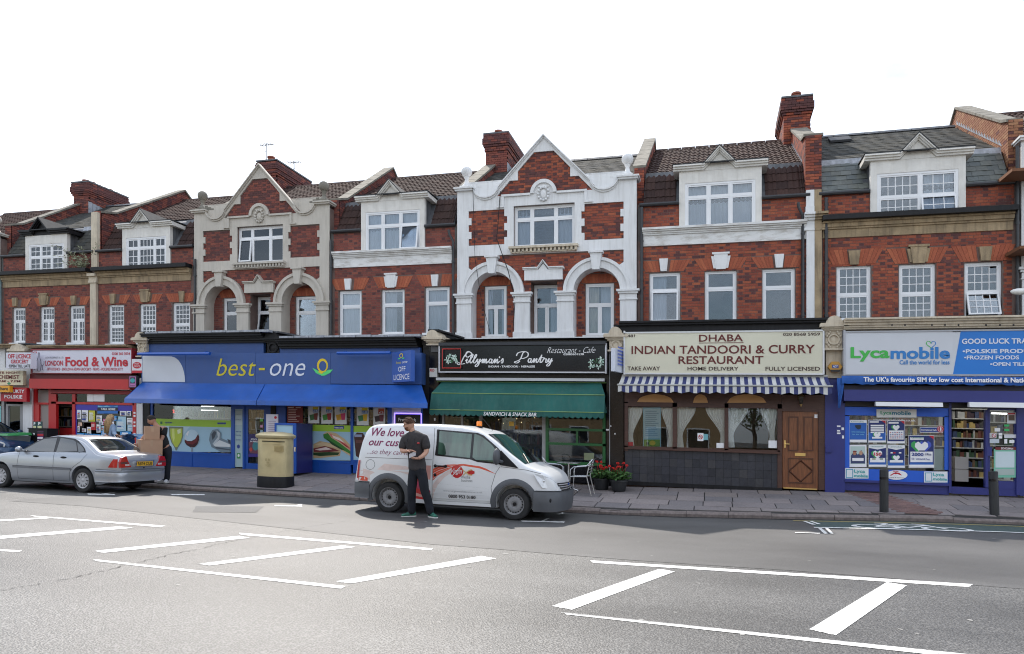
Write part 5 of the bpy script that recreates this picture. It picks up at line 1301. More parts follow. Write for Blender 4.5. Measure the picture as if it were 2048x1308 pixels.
def low(ch,x,b):
 g={'i':([[(0,-4),(3,-8),(1.5,-2),(3,0),(6,-4)],[(4,-11),(4.6,-10.3)]],5.5),'l':([[(0,-4),(5,-12),(6,-17),(3.5,-14),(1.5,-3),(3,0),(6,-4)]],5.5),'y':([[(0,-4),(2.5,-8),(1.5,-3),(3,-1),(6.5,-8),(4,2),(1,7),(-1.5,6),(2,1),(8,-4)]],8),'m':([[(0,-4),(2.5,-8),(1,0),(4,-7),(5,-7),(3.8,0),(7,-7),(8,-7),(7,-1),(8,0),(11,-4)]],10.5),'a':([[(6,-7),(3,-8),(1,-3),(2.5,0),(5,-3),(6.2,-8),(5,-1),(6.5,0),(9,-4)]],8.5),'n':([[(0,-4),(2.5,-8),(1,0),(5,-7),(6,-7),(5,-1),(6.5,0),(9,-4)]],8.5),'s':([[(0,-3),(4,-9),(4.6,-4),(3,0),(.5,-1)]],6),'t':([[(0,-4),(4,-12),(5,-15),(2.5,-2),(4,0),(7,-4)],[(1,-9),(8,-10)]],6.5),'r':([[(0,-4),(2.5,-9),(3.5,-7),(5.5,-7),(4.5,-1),(6,0),(8,-4)]],7.5)}
 st,adv=g[ch];return [[(x+p[0],b+p[1])for p in s_]for s_ in st],adv
lines=[[(942,706),(938,703),(933,705),(932,712),(936,714),(944,708),(937,704),(929,712),(924,722),(920,729),(915,728),(917,725),(923,728),(930,727)]]
x=931.
def wide(st,x,k=1.3):return [[(x+(p[0]-x)*k,p[1])for p in s_]for s_ in st]
for ch in 'illyman':st,ad=low(ch,x,726);lines+=wide(st,x);x+=ad*1.3
lines+=[[(x+1,713),(x,716)]];st,ad=low('s',x+3,726);lines+=st
lines+=[[(1040,722),(1034,726),(1029,724),(1040,719),(1046,706),(1050,704)],[(1033,712),(1036,706),(1048,703),(1056,706),(1055,713),(1046,717),(1042,716)]]
x=1055.
for ch in 'antry':st,ad=low(ch,x,725);lines+=wide(st,x);x+=ad*1.3
stroke(SGN,'script_lettering',WHS,lines,Ys,2.3)
def lilies(parent,cx,cy,sc,seed,leaf=True):
 rg=random.Random(seed);it=[]
 if leaf:
  for i in range(9):a=rg.uniform(0,6.28);x_,y_=cx+9*sc*math.cos(a),cy+8*sc*math.sin(a);it.append((C(60,110,70),[(cx,cy),(x_+2,y_),(x_,y_+2)]))
 for i in range(7):
  x0,y0=cx+rg.uniform(-9,9)*sc,cy+rg.uniform(-6,7)*sc
  for k in range(5):
   a=k*1.256+rg.random();l=rg.uniform(4,6)*sc;it.append((C(215,230,220)if k%2 else C(170,200,185),[(x0,y0),(x0+l*.6*math.cos(a-.35),y0+l*.6*math.sin(a-.35)),(x0+l*math.cos(a),y0+l*math.sin(a)),(x0+l*.6*math.cos(a+.35),y0+l*.6*math.sin(a+.35))]))
 graphic(parent,'lily_print',it,Ys-.001)
lilies(SGN,903,715,1.15,3);lilies(SGN,1193,726,1.3,5)
graphic(SGN,'red_frame',[(C(185,45,40),q(884,697,922,698.6)),(C(185,45,40),q(884,735,922,736.8)),(C(185,45,40),q(884,697,885.6,736)),(C(185,45,40),q(920.6,697,922,736))],Ys-.06)
T=root('awning','faded green box awning with a scalloped edge and white lettering, below the black sign','awning',(-5,YS-.6,2.7),'shop awnings along the parade')
AWG=mat('awning_green',(.009,.095,.082),.75,var=.30,scale=1.3,streak=.45,dirt=(.05,.13,.11),bump=.15,bscale=12)
prof=[(-.12,F(1040,764,YS-.2)[1]),(-.50,F(1030,788,YS-.5)[1]),(-.64,F(1030,822,YS-.64)[1])]
mb=MB();a_,b_=F(860,800,YS-.6)[0],F(1209,800,YS-.6)[0];n=26
for (y0,h0),(y1,h1)in zip(prof,prof[1:]):
 vs=[]
 for i in range(n+1):
  u=lerp(a_,b_,i/n);sg=.018*math.sin(i*.9)*math.sin(i*.37);ins=.16*(1 if y0>-.3 else 0)*(1-2*i/n)
  vs+=[(u+ins,YS+y0,h0),(u,YS+y1+sg,h1)]
 mb.add(vs,[(2*i,2*i+1,2*i+3,2*i+2)for i in range(n)])
for u,s_ in ((a_,1),(b_,-1)):mb.add([(u+.16*s_,YS-.12,prof[0][1]),(u,YS-.50,prof[1][1]),(u,YS-.64,prof[2][1]),(u,YS-.1,prof[2][1])],[(0,1,2,3)])
mb.build('canopy',AWG,T)
mb=MB();sc_n=32;hv=prof[2][1]
for i in range(sc_n):
 x0,x1=lerp(a_,b_,i/sc_n),lerp(a_,b_,(i+1)/sc_n);m_=(x0+x1)/2
 mb.slab([(x0,hv-.11),(lerp(x0,x1,.2),hv-.145),(m_,hv-.16),(lerp(x0,x1,.8),hv-.145),(x1,hv-.11),(x1,hv),(x0,hv)],[],YS-.645,YS-.64)
mb.build('valance',AWG,T)
mb=MB()
for (yy,hh)in prof:mb.tube([(a_+.02,YS+yy-.006,hh),(b_-.02,YS+yy-.006,hh)],.012,5)
mb.build('piping',C(120,150,90),T)
part(T,'headrail',C(190,192,195,.4),[(872,756,1209,761.5)],YS-.24,.12)
ptext(T,'SANDWICH & SNACK BAR',967,824.5,1073,832,YS-.66,TXW,.01,.2)
mb=MB();pbox(mb,859,736,874,754,YS-.15,.10);single('alarm_box',mb,C(205,205,200),(F(866,745,YS)[0],YS-.15,3.3),'small white alarm box with red letters beside the black sign','alarm')
o=bpy.data.objects['alarm_box'];ptext(o,'RED',860,738,869,743,YS-.152,TXR,.02)
T=root('hanging_sign','white projecting box sign between the black sign and the cream sign','sign',(F(1232,716,YS-.3)[0],YS-.3,3.8))
P0=Vector((F(1222,716,YS-.72)[0],YS-.72));P1=Vector((F(1245,716,YS-.15)[0],YS-.15))
mb=MB();mb.prz([(P0.x,P0.y),(P0.x+.10,P0.y),(P1.x+.05,P1.y),(P1.x-.05,P1.y)],F(1234,744,YS-.5)[1],F(1234,698,YS-.5)[1]);mb.build('box',C(205,210,222),T)
mb=MB();z=3.95
for i in range(6):
 t0,t1=.2,.85;a=P0.lerp(P1,t0);b=P0.lerp(P1,t1);z0=3.50+i*.085
 mb.add([(a.x+.112,a.y,z0),(b.x+.085,b.y,z0),(b.x+.085,b.y,z0+.04),(a.x+.112,a.y,z0+.04)],[(0,1,2,3)])
mb.build('print',C(90,110,190),T)
ST4=root('shopfront','brown timber restaurant front with curtained windows, dark tiles and an oak door','shop front',(.3,YS,hb(.3)),'shop fronts in the parade')
shop_shell(ST4,-2.3,2.75,4.55,floor=C(90,60,45))
WOOD=mat('dark_timber',(.075,.032,.022),.5,var=.2,scale=5,stretch=(1,1,6));OAK=mat('oak_door',(.20,.068,.024),.38,var=.3,scale=3,stretch=(12,1,1.2),coat=.2);OAKD=mat('oak_moulding',(.085,.028,.012),.4,var=.2)
TILK=pieces('dark_wall_tile',[(.024,.026,.036),(.032,.034,.046),(.02,.022,.031),(.046,.046,.052)],rough=.4,soot=.25,bump=.15,bscale=14,spec=.5,sootcol=(.09,.09,.09))
part(ST4,'fascia',BLK,[(1240,648,1652,662)],YS-.20,.3);part(ST4,'fascia',BLK,[(1246,749,1650,756)],YS-.1,.2)
lb=MB();corn(lb,1240,1652,643,641,YS-.1,[(.05,.26),(.05,.2)]);lb.build('cornice',BLK,ST4)
part(ST4,'frame',WOOD,[(1249,806,1256,902),(1345,806,1354,902),(1449,806,1457,902),(1555,806,1564,980),(1256,806,1564,815),(1249,896,1560,901),(1637,790,1650,980),(1564,790,1637,823)],YS-.04,.10)
part(ST4,'transom',WOOD,[(1249,786,1564,806)],YS-.02,.10)
ar=MB();TAN=C(200,150,95)
for (x0,x1)in ((1273,1348),(1386,1416),(1454,1533)):
 pts=[(x0,805.5)]+[(lerp(x0,x1,i/12),805.5-17*math.sin(math.pi*min(1,max(0,i/12)))**.45)for i in range(1,12)]+[(x1,805.5)]
 ar.slab([F(px,min(py,805.5),YS-.022)for px,py in pts],[],YS-.026,YS-.021)
ar.build('arch_panel',TAN,ST4)
part(ST4,'moulding',WOOD,[(1249,899,1560,903)],YS-.09,.06)
tl=part(ST4,'stall_riser',BLK,[(1249,902,1560,970)],YS-.0,.08)
a,b,c,d=RR(1250,903,1559,969,YS);nx,ny=20,4;w_,h_=(b-a)/nx,(d-c)/ny
tm=MB().box(.003,w_-.003,0,.012,.003,h_-.003).data('tile',TILK)
for i in range(nx):
 for j in range(ny):inst(tm,'tile',tl,(a+i*w_,YS-.012-random.uniform(0,.002),c+j*h_))
part(ST4,'plinth',BLK,[(1246,969,1564,977)],YS-.05,.12)
for r_ in ((1256,815,1345,896),(1354,815,1449,896),(1457,815,1555,896)):part(ST4,'pane',GSH,[r_],YS+.01,.006)
def tied(parent,x0,x1,xt,y0,y1,Y,m=NET,n=22,left=True):
 """curtain gathered to a tie part-way down: from x0..x1 at the top to around xt at the tie, then hanging"""
 mb=MB();rows=14;vs=[]
 for j in range(rows+1):
  t=j/rows;py=lerp(y0,y1,t);k=ss(min(1,t/.72));wt=5
  a_=lerp(x0,xt-wt,k);b_=lerp(x1,xt+wt,k)
  if t>.72:f=(t-.72)/.28;a_,b_=xt-wt-3*f,xt+wt+3*f
  for i in range(n+1):u,h=F(lerp(a_,b_,i/n),py,Y);vs.append((u,Y+.025*math.sin(i*1.7)*(1-.4*k),h))
 k=n+1;mb.add(vs,[(j*k+i,(j+1)*k+i,(j+1)*k+i+1,j*k+i+1)for j in range(rows)for i in range(n)]);mb.build('curtain',m,parent,smooth=True)
LACE=mat('lace_curtain',(.86,.85,.82),.9,var=.12,scale=14,stretch=(8,1,1))
for (x0,x1,xt)in ((1256,1286,1261),(1322,1346,1342),(1354,1392,1360),(1411,1449,1446),(1457,1497,1462),(1520,1555,1544)):tied(ST4,x0,x1,xt,815,895,YS+.10,LACE)
mn=graphic(ST4,'menu_poster',[(C(150,195,210),q(1286,815,1322,895)),(C(175,208,218),q(1288,818,1320,876)),(C(110,160,60),q(1288,879,1320,893)),(C(210,190,60),ell(1305,886,6,5)),(C(60,90,40),ell(1295,887,3,4))]+[(C(90,130,160),q(1291,822+i*4,1305+rngp.uniform(4,13),823+i*4))for i in range(13)],YS+.03)
part(ST4,'notice',TXW,[(1395,866,1407,882),(1433,886,1448,896),(1537,881,1554,896)],YS-.0,.004);part(ST4,'notice',C(120,180,190),[(1407,868,1416,880)],YS-.0,.004);part(ST4,'notice',C(150,40,40),[(1256,884,1266,893)],YS-.0,.004)
graphic(ST4,'no_smoking_sign',[(TXR,ell(1401,874,4.5,4.5)),(TXW,ell(1401,874,3.3,3.3)),(DK,q(1398,873,1404,874.6)),(TXR,[(1397.6,871),(1398.6,870.2),(1404.4,877),(1403.4,877.8)])],YS-.003)
part(ST4,'back_wall',C(150,120,85),[(1256,815,1560,960)],YS+2.8,.05)
for i,x_ in enumerate((1290,1390,1500)):mb=MB();u,h=F(x_,905,YS+1.1);mb.box(u-.4,u+.4,YS+.8,YS+1.6,h-.03,h);mb.box(u-.04,u+.04,YS+1.16,YS+1.24,hb(u),h-.03);mb.build('dining_table',C(200,195,185),ST4)
D4=part(ST4,'door',OAK,[(1565,823,1636,978)],YS-.0,.06)
def mold(mb,x0,y0,x1,y1,Y,w=2.4):
 for r_ in ((x0,y0,x0+w,y1),(x1-w,y0,x1,y1),(x0+w,y0,x1-w,y0+w),(x0+w,y1-w,x1-w,y1)):pbox(mb,*r_,Y,.02)
mb=MB();mold(mb,1576,833,1597,902,YS-.018);mold(mb,1607,833,1627,902,YS-.018);mold(mb,1576,916,1627,967,YS-.018)
dm=[(1601.5,921),(1625,941.5),(1601.5,963),(1578,941.5)]
for (p0,p1)in zip(dm,dm[1:]+dm[:1]):a=F(*p0,YS-.02);b=F(*p1,YS-.02);mb.tube([(a[0],YS-.012,a[1]),(b[0],YS-.012,b[1])],.017,4)
mb.build('moulding',OAKD,D4)
BRS=mat('brass',(.75,.52,.20),.3,1.0,var=.1)
mb=MB();pbox(mb,1590,906,1611,912,YS-.02,.02);mb.build('letter_plate',BRS,D4)
mb=MB();u,h=F(1570,888,YS-.03);mb.tube([(u,YS-.0,h),(u,YS-.07,h),(u+.10,YS-.07,h+.0)],.012,6);mb.box(u-.02,u+.02,YS-.012,YS,h-.09,h+.09);mb.build('handle',BRS,D4,smooth='auto')
part(D4,'threshold',BRS,[(1567,976,1634,978.5)],YS-.03,.03);part(D4,'sticker',TXW,[(1629,829,1635,836)],YS-.004,.003)
T=root('wall_lantern','small brass wall lantern above the oak door','lamp',(F(1602,800,YS-.2)[0],YS-.2,F(1602,800,YS-.2)[1]))
u,h=F(1602,800,YS-.22);mb=MB();mb.lathe([(.03,h-.10),(.075,h+.08),(.02,h+.13)],u,YS-.22,8);mb.build('lamp_glass',glass('lantern_glass',tint=(.7,.72,.6)),T)
mb=MB();mb.lathe([(.09,h+.08),(.02,h+.17),(.01,h+.20)],u,YS-.22,8);mb.tube([(u,YS-.22,h+.18),(u,YS-.1,h+.22),(u,YS,h+.1)],.012,5);mb.lathe([(.01,h-.16),(.035,h-.10)],u,YS-.22,8);mb.box(u-.05,u+.05,YS-.03,YS,h-.02,h+.16);mb.build('bracket',BRS,T)
SGN=root('shop_sign','large cream sign board with dark red restaurant lettering in a white frame','sign',(.3,YS-.3,3.8),'shop signs along the parade')
Ys=YS-.32;CREAM=mat('cream_sign',lin(214,210,188),.22,var=.05,scale=.8,coat=.3)
part(SGN,'panel',CREAM,[(1250,664.5,1645.5,746)],Ys,.20)
part(SGN,'frame',C(215,215,215,.35),[(1247,661.5,1250,749),(1645.5,661.5,1649,749),(1250,661.5,1645.5,664.5),(1250,746,1645.5,749)],Ys-.02,.22)
MAR=C(98,28,24);BRN=C(62,38,32)
for s_,x0,y0,x1,y1,m_ in (('DHABA',1398,669,1486,683,MAR),('INDIAN TANDOORI & CURRY',1263,690.5,1630,707.5,MAR),('RESTAURANT',1357,712,1527,728,MAR),('481',1255,669,1270,674.5,BRN),('020 8568 5959',1566,665.5,1640,671.5,BRN),('TAKE AWAY',1255,733,1320,741,BRN),('HOME DELIVERY',1375,733.5,1477,741,BRN),('FULLY LICENSED',1531,733.5,1640,741.5,BRN)):
 ptext(SGN,s_,x0,y0,x1,y1,Ys-.003,m_,.014)
part(SGN,'underline',MAR,[(1398,685,1487,686.2)],Ys-.006,.004)
T=root('awning','blue and white striped fabric awning over the curtained restaurant windows','awning',(.3,YS-.5,3.2),'shop awnings along the parade')
Yt,Yb=YS-.20,YS-.62;a0,a1=F(1244,752,Yt)[0],F(1236,771,Yb)[0];b0,b1=F(1655,752,Yt)[0],F(1664,771,Yb)[0]
ht,hm_=F(1450,752,Yt)[1],F(1450,771,Yb)[1]-.0;hv=F(1450,786,Yb)[1]
mb=MB();n=54
for i in range(n):
 mi=i%2;s0,s1=i/n,(i+1)/n;sag=[0]*2
 def P_(s_,t):return (lerp(lerp(a0,b0,s_),lerp(a1,b1,s_),t),lerp(Yt,Yb,t),lerp(ht,hm_,t)-.03*math.sin(math.pi*t)*(1+.5*math.sin(s_*21)))
 for j in range(3):mb.add([P_(s0,j/3),P_(s0,(j+1)/3),P_(s1,(j+1)/3),P_(s1,j/3)],[(0,1,2,3)],mi)
 x0,x1=lerp(a1,b1,s0),lerp(a1,b1,s1);wv0,wv1=.022*math.sin(s0*95),.022*math.sin(s1*95);ys0,ys1=.02*math.sin(s0*60),.02*math.sin(s1*60)
 mb.add([(x0,Yb,hm_),(x1,Yb,hm_),(x1,Yb-.02+ys1,hv+wv1),(x0,Yb-.02+ys0,hv+wv0)],[(0,1,2,3)],mi)
mb.build('canopy',[mat('awning_white',(.60,.60,.58),.8,var=.12,scale=6,streak=.3,dirt=(.32,.33,.30)),mat('awning_stripe',(.035,.045,.15),.8,var=.2,scale=6,streak=.3,dirt=(.10,.11,.16))],T)
mb=MB();mb.tube([(a1-.02,Yb-.01,hm_),(b1+.02,Yb-.01,hm_)],.022,8);mb.tube([(a0,Yt,ht),(b0,Yt,ht)],.035,8)
for s_ in (.02,.5,.98):mb.tube([(lerp(a0,b0,s_),Yt,ht-.06),(lerp(a1,b1,s_),Yb,hm_-.02)],.012,5)
mb.build('rail',C(175,175,170,.4),T)
S5=root('shopfront','purple and blue convenience shop front with phone card posters and an open doorway','shop front',(5,YS,hb(5)),'shop fronts in the parade')
shop_shell(S5,2.75,8.4,4.55,floor=C(110,105,98))
part(S5,'pilaster',PUR,[(1650,756,1686,986)],YS-.06,.25);part(S5,'shutter_box',PUR,[(1688,781,2120,804)],YS-.35,.35);part(S5,'fascia',C(32,30,52),[(1688,772,2120,781)],YS-.2,.2)
part(S5,'frame',PUR,[(1686,806,1690,986),(1898,806,1903,986),(1971,820,1976,975),(2033,806,2040,990),(2040,806,2060,992)],YS-.06,.12)
part(S5,'frame',DK,[(1690,804,2060,815)],YS-.05,.10)
part(S5,'stall_riser',PUR,[(1690,968,1898,985),(1903,976,2036,990)],YS-.02,.10)
RB=C(35,95,205);part(S5,'window_surround',RB,[(1690,815,1898,832),(1690,832,1699,940),(1889,832,1898,940),(1690,940,1898,963)],YS-.03,.02)
part(S5,'sill',PUR,[(1690,963,1898,968)],YS-.09,.12)
part(S5,'pane',GSH,[(1699,832,1889,940)],YS+.01,.006)
for r_ in ((1751,804.5,1885,813),(1938,805,2060,815)):
 a,b,c,d=RR(*r_,YS-.4);mb=MB().prx([(YS-.45,c),(YS-.3,c),(YS-.3,d),(YS-.42,d)][::-1],a,b);o_=single('sign_light',mb,C(225,225,225,.3),(a,YS-.4,c),'white light trough above the poster window' if r_[0]<1900 else 'white light trough above the open shop doorway','light','white light troughs under the purple shutter box')
LT=C(60,170,170);
t_=graphic(S5,'name_panel',[(C(228,228,225),q(1753,818.5,1833,835))],YS-.045);ptext(t_,'Lyca',1761,822,1783,831,YS-.05,C(60,165,120),.02);ptext(t_,'mobile',1784,822,1822,830,YS-.05,C(50,130,150),.02)
ptext(S5,'www.lycamobile.co.uk',1752,838,1831,843.5,YS-.006,TXW,.02)
for x0 in (1690,1848):
 t_=graphic(S5,'name_panel',[(C(228,232,235),q(x0,936 if x0<1700 else 943,x0+47,957 if x0<1700 else 965)),(C(60,150,185),q(x0+2,938 if x0<1700 else 945,x0+16,956 if x0<1700 else 963)),(C(228,232,235),q(x0+3.4,939.5 if x0<1700 else 946.5,x0+14.6,954.5 if x0<1700 else 961.5))],YS-.045)
 yy=939 if x0<1700 else 945.5;ptext(t_,'Lyca',x0+18,yy,x0+40,yy+8.5,YS-.052,LT,.02);ptext(t_,'mobile',x0+18,yy+9.5,x0+46,yy+15.5,YS-.052,LT,.02)
t_=graphic(S5,'oval_label',[(TXW,ell(1793,950,22,9.6)),(TXR,[(1779,951),(1787,946),(1792,945),(1799,946),(1804,951),(1800,950),(1795,948),(1788,948),(1783,951)]),(TXR,ell(1791.5,946.5,3,2))],YS-.045);ptext(t_,'FREE',1786,941.5,1797,944,YS-.053,TXR,.02);ptext(t_,'topup & vouchers',1778,954,1809,956.5,YS-.053,DK,.0)
def lyca_poster(x0,y0,x1,y1,kind,num=None):
 w,h=x1-x0,y1-y0;dkb=C(28,45,110);blu=C(40,100,185);it=[(C(215,218,222),q(x0-1,y0-1,x1+1,y1+1)),(dkb if kind!=0 else blu,q(x0,y0,x1,y1))]
 cx=(x0+x1)/2
 def heart(cx,cy,r,m):return (m,[(cx,cy+r),(cx-r,cy),(cx-r*.95,cy-r*.5),(cx-r*.5,cy-r*.8),(cx,cy-r*.4),(cx+r*.5,cy-r*.8),(cx+r*.95,cy-r*.5),(cx+r,cy)])
 if kind==0:it+=[(TXW,q(x0,y0,x1,y0+h*.11)),(C(25,40,60),[(cx-7,y0+h*.22),(cx,y0+h*.2),(cx+6,y0+h*.22),(cx+5,y0+h*.38),(cx,y0+h*.42),(cx-5,y0+h*.34)]),(TXW,q(x0,y1-h*.11,x1,y1))]
 if kind==1:
  it+=[(blu,q(x0,y0+h*.55,x1,y1-h*.07)),(TXW,q(x0,y1-h*.07,x1,y1)),(TXR,[(x1-w*.25,y0),(x1,y0),(x1,y0+h*.15)]),(TXW,q(x0+2,y0+1.5,x0+w*.6,y0+h*.1))]
  for k in range(4):it.append((TXW,q(x0+w*.12,y0+h*(.2+.105*k),x1-w*.1,y0+h*(.27+.105*k))))
  it+=[heart(cx-2,y0+h*.68,w*.2,TXG),heart(cx,y0+h*.68,w*.2,TXW),(TXW,q(x0+w*.2,y0+h*.76,x1-w*.2,y0+h*.84))]
 if kind==2:
  it+=[(TXW,q(x0,y1-h*.08,x1,y1)),(TXR,[(x1-w*.25,y0),(x1,y0),(x1,y0+h*.15)]),(TXW,q(x0+2,y0+2,x0+w*.65,y0+h*.12)),heart(cx-3,y0+h*.3,w*.2,TXG),heart(cx,y0+h*.3,w*.2,TXW),(TXW,q(x0+w*.08,y0+h*.43,x1-w*.06,y1-h*.16))]
  for k in range(4):
   for j in range(6):it.append((TXR if (j+k)%3==0 else TXB,q(x0+w*(.13+.13*j),y0+h*(.5+.085*k),x0+w*(.21+.13*j),y0+h*(.53+.085*k))))
 if kind==3:it=[(TXW,q(x0-1,y0-1,x1+1,y1+1)),(C(185,205,200),q(x0+1.5,y0+2,x1-1.5,y1-5)),(C(60,70,110),[(x0+2,y0+h*.5),(x0+w*.3,y0+h*.25),(x0+w*.5,y0+h*.45),(x0+w*.7,y0+h*.22),(x1-2,y0+h*.5),(x1-2,y1-6),(x0+2,y1-6)]),(C(170,120,95),ell(x0+w*.3,y0+h*.36,3.6,4.6)),(C(190,150,125),ell(x0+w*.68,y0+h*.36,3.6,4.6)),(C(120,40,40),q(x0+w*.2,y0+h*.26,x0+w*.42,y0+h*.31)),(TXW,q(x0+w*.15,y0+h*.6,x1-w*.15,y0+h*.74))]
 if kind in (4,5):
  it+=[(C(235,238,240),[(x0,y0),(x1,y0),(x1,y0+h*.12),(cx,y0+h*.2),(x0,y0+h*.12)]),(TXW,q(x0,y1-h*.09,x1,y1)),(blu,q(x0,y0+h*.7,x1,y1-h*.09))]
  if kind==4:it+=[heart(cx-4,y0+h*.42,w*.25,TXG),heart(cx,y0+h*.42,w*.27,TXW),(TXW,q(x0+w*.06,y0+h*.60,x1-w*.06,y0+h*.80)),(C(90,110,30),q(x0+w*.18,y0+h*.62,x0+w*.38,y0+h*.67)),(C(30,90,50),q(x0+w*.62,y0+h*.62,x0+w*.82,y0+h*.67))]
  else:it+=[(TXR,q(x0+w*.3,y0+h*.3,x0+w*.45,y0+h*.36)),(TXW,q(x0+w*.15,y0+h*.3,x0+w*.28,y0+h*.36)),(TXW,q(x0+w*.65,y0+h*.3,x0+w*.8,y0+h*.36)),heart(cx-3,y0+h*.56,w*.2,TXG),heart(cx,y0+h*.56,w*.2,TXW),(TXW,q(x0+w*.1,y0+h*.66,x1-w*.1,y0+h*.77))]
 if kind==6:
  it+=[(TXW,q(x0+2,y0+h*.05,x0+w*.6,y0+h*.13)),(TXR,[(x1-w*.2,y0),(x1,y0),(x1,y0+h*.12)]),heart(cx-8,y0+h*.33,w*.26,TXG),heart(cx+7,y0+h*.33,w*.26,C(70,90,190)),heart(cx,y0+h*.35,w*.27,TXW),(TXW,q(x0+w*.05,y0+h*.50,x1-w*.05,y0+h*.83)),(blu,q(x0+w*.03,y0+h*.84,x1-w*.03,y1-h*.09)),(TXW,q(x0,y1-h*.09,x1,y1)),(C(60,75,120),q(x0+w*.4,y0+h*.46,x0+w*.65,y0+h*.5))]
 g=graphic(S5,'poster',it,YS-.008);Yt_=YS-.008-.0015*len(it)-.002
 if num:ptext(g,num[0],*num[1],Yt_,num[2],.03)
 if kind in (0,4,6,5):ptext(g,'Lycamobile',x0+w*.1,y0+h*.035,x0+w*(.6 if kind==6 else .85),y0+h*.09,Yt_,C(60,130,120),.02)
 if kind==0:ptext(g,'one minutes',x0+w*.1,y0+h*.5,x1-w*.1,y0+h*.56,Yt_,C(120,190,220),.02);ptext(g,'for the calls',x0+w*.15,y0+h*.62,x1-w*.15,y0+h*.67,Yt_,C(120,190,220),.02)
 if kind==6:ptext(g,'UK Minutes',x0+w*.64,y0+h*.54,x0+w*.9,y0+h*.62,Yt_,dkb,.01);ptext(g,'1GB   Unlimited UK Texts',x0+w*.1,y0+h*.70,x0+w*.85,y0+h*.76,Yt_,TXB,.01)
lyca_poster(1699.5,841,1733,884,0);lyca_poster(1737,841,1771,884,1);lyca_poster(1775,842,1809,886,2);lyca_poster(1699.5,890.5,1732,933,3);lyca_poster(1738,890.5,1772,933,4,('150',(1747.5,905,1763,911.5),TXR));lyca_poster(1776,891,1809,935,5);lyca_poster(1818,871.5,1867.5,935,6,('2000',(1823,905.5,1847,912),TXB))
t_=graphic(S5,'label',[(TXW,q(1839.5,854,1886,865)),(TXB,q(1840.5,855,1880,864)),(TXR,ell(1881,858,6.8,6.8)),(TXW,ell(1881,858,5.4,5.4)),(TXR,ell(1881,858,4.8,4.8))],YS-.008);ptext(t_,'International Calls',1842,858,1873,861.5,YS-.020,TXW,.02);ptext(t_,'1',1879.6,854.5,1882.6,861.5,YS-.022,TXW,.03)
graphic(S5,'roll_of_paper',[(C(180,205,205),q(1868,898,1888,940)),(C(60,60,60),q(1868,895,1888,898))],YS+.05)
sh5=shelf_unit(S5,1905,1975,818,955,YS+1.5,7,22,frac=.8,back=C(60,52,48));shelf_unit(S5,1700,1890,830,930,YS+1.6,5,23,back=C(150,140,120));shelf_unit(S5,1975,2035,822,960,YS+1.8,6,24)
part(S5,'counter',C(205,200,195),[(1910,914,1937,938),(1910,939,1937,963)],YS+.6,.4)
part(S5,'ceiling_light',emis('shop_tube',(1,.97,.9),5.),[(1915,812,1965,814),(1740,822,1870,824),(1985,826,2030,828)],YS+1.0,.08)
D5=part(S5,'door',PUR,[(1980,962,2029,978)],YS-.02,.06);part(D5,'door_frame',PUR,[(1976,815,1980,978),(2029,815,2033,978),(1980,815,2029,820)],YS-.02,.06)
part(D5,'pane',GSH,[(1980,820,2029,962)],YS+.01,.006)
mb=MB();pbox(mb,1974,894,1984,912,YS-.07,.04);mb.build('handle',PUR,D5)
it=[]
for (x0,y0,x1,y1,c_)in ((2014,825,2034,847,C(225,225,225)),(2016,826,2032,829,TXR),(2017,830,2031,841,C(90,70,55)),(1989,856,2002,863,TXW),(1979,866,1995,876,C(205,205,205)),(1997,866,2006,871,TXW),(1997,872,2006,877,TXW),(2008,869,2034,876,C(215,215,220)),(1979,878,2000,886,C(195,205,215)),(2008,878,2016,887,TXW),(2018,880,2030,886,TXW),(2008,849,2020,853,C(60,190,110)),(2008,858,2020,862,C(60,190,110)),(1987,898,2033,955,C(120,190,165)),(1990,894,2033,900,C(110,30,35)),(1990,903,2030,935,C(205,220,225)),(1990,938,2030,950,C(170,185,180))):it.append((c_,q(x0,y0,x1-2,y1)))
g=graphic(D5,'door_notices',it,YS-.022);ptext(g,'SCHOLMAN',2002,895,2026,899,YS-.05,TXW,.02)
graphic(D5,'no_smoking_sign',[(TXR,ell(1988,871,4,4)),(TXW,ell(1988,871,3,3)),(TXR,[(1985,869),(1986,868),(1991,873.5),(1990,874)])],YS-.05)
mb=MB();pbox(mb,1651,892,1663,905,YS-.10,.045);o_=mb.build('meter_box',PUR,S5)
part(S5,'sticker',TXW,[(1674,851,1681,854),(1683,855,1688,860),(1674,860,1680,863),(1674,865,1681,868),(1684,871,1688,877)],YS-.065,.004)
mb=MB();a=F(1682,758,YS-.4);rg=random.Random(4);vs=[]
for j in range(9):
 py=lerp(756,816,j/8);w_=lerp(9,2.2,(j/8)**1.3)
 for i in range(5):u,h=F(lerp(1674-w_*.0+(8-j)*-.0+j*.35,1674+w_*1.6+j*.35,i/4),py,YS-.38);vs.append((u,YS-.38+.03*math.sin(i*2+j),h))
mb.add(vs,[(j*5+i,(j+1)*5+i,(j+1)*5+i+1,j*5+i+1)for j in range(8)for i in range(4)])
BANB=mat('banner_cloth',(.02,.11,.42),.7,var=.2,scale=5,bump=.3,bscale=8)
T=root('banner','blue cloth banner with white lettering tied under the white and blue sign','banner',(5,YS-.4,3.2))
mb.build('loose_cloth',BANB,T,smooth=True)
mb=MB();vs=[];n=60;u0_,u1_=F(1683,760,YS-.42)[0],F(2130,760,YS-.42)[0];h1_,h0_=F(1860,752.5,YS-.42)[1],F(1860,769,YS-.42)[1]
for i in range(n+1):
 u=lerp(u0_,u1_,i/n);s1=.01*math.sin(i*.8);
 vs+=[(u,YS-.43,h1_+.008*math.sin(i*.5)),(u,YS-.45+s1,(h0_+h1_)/2),(u,YS-.42+s1,h0_+.012*math.sin(i*.63)+.01*math.sin(i*1.9))]
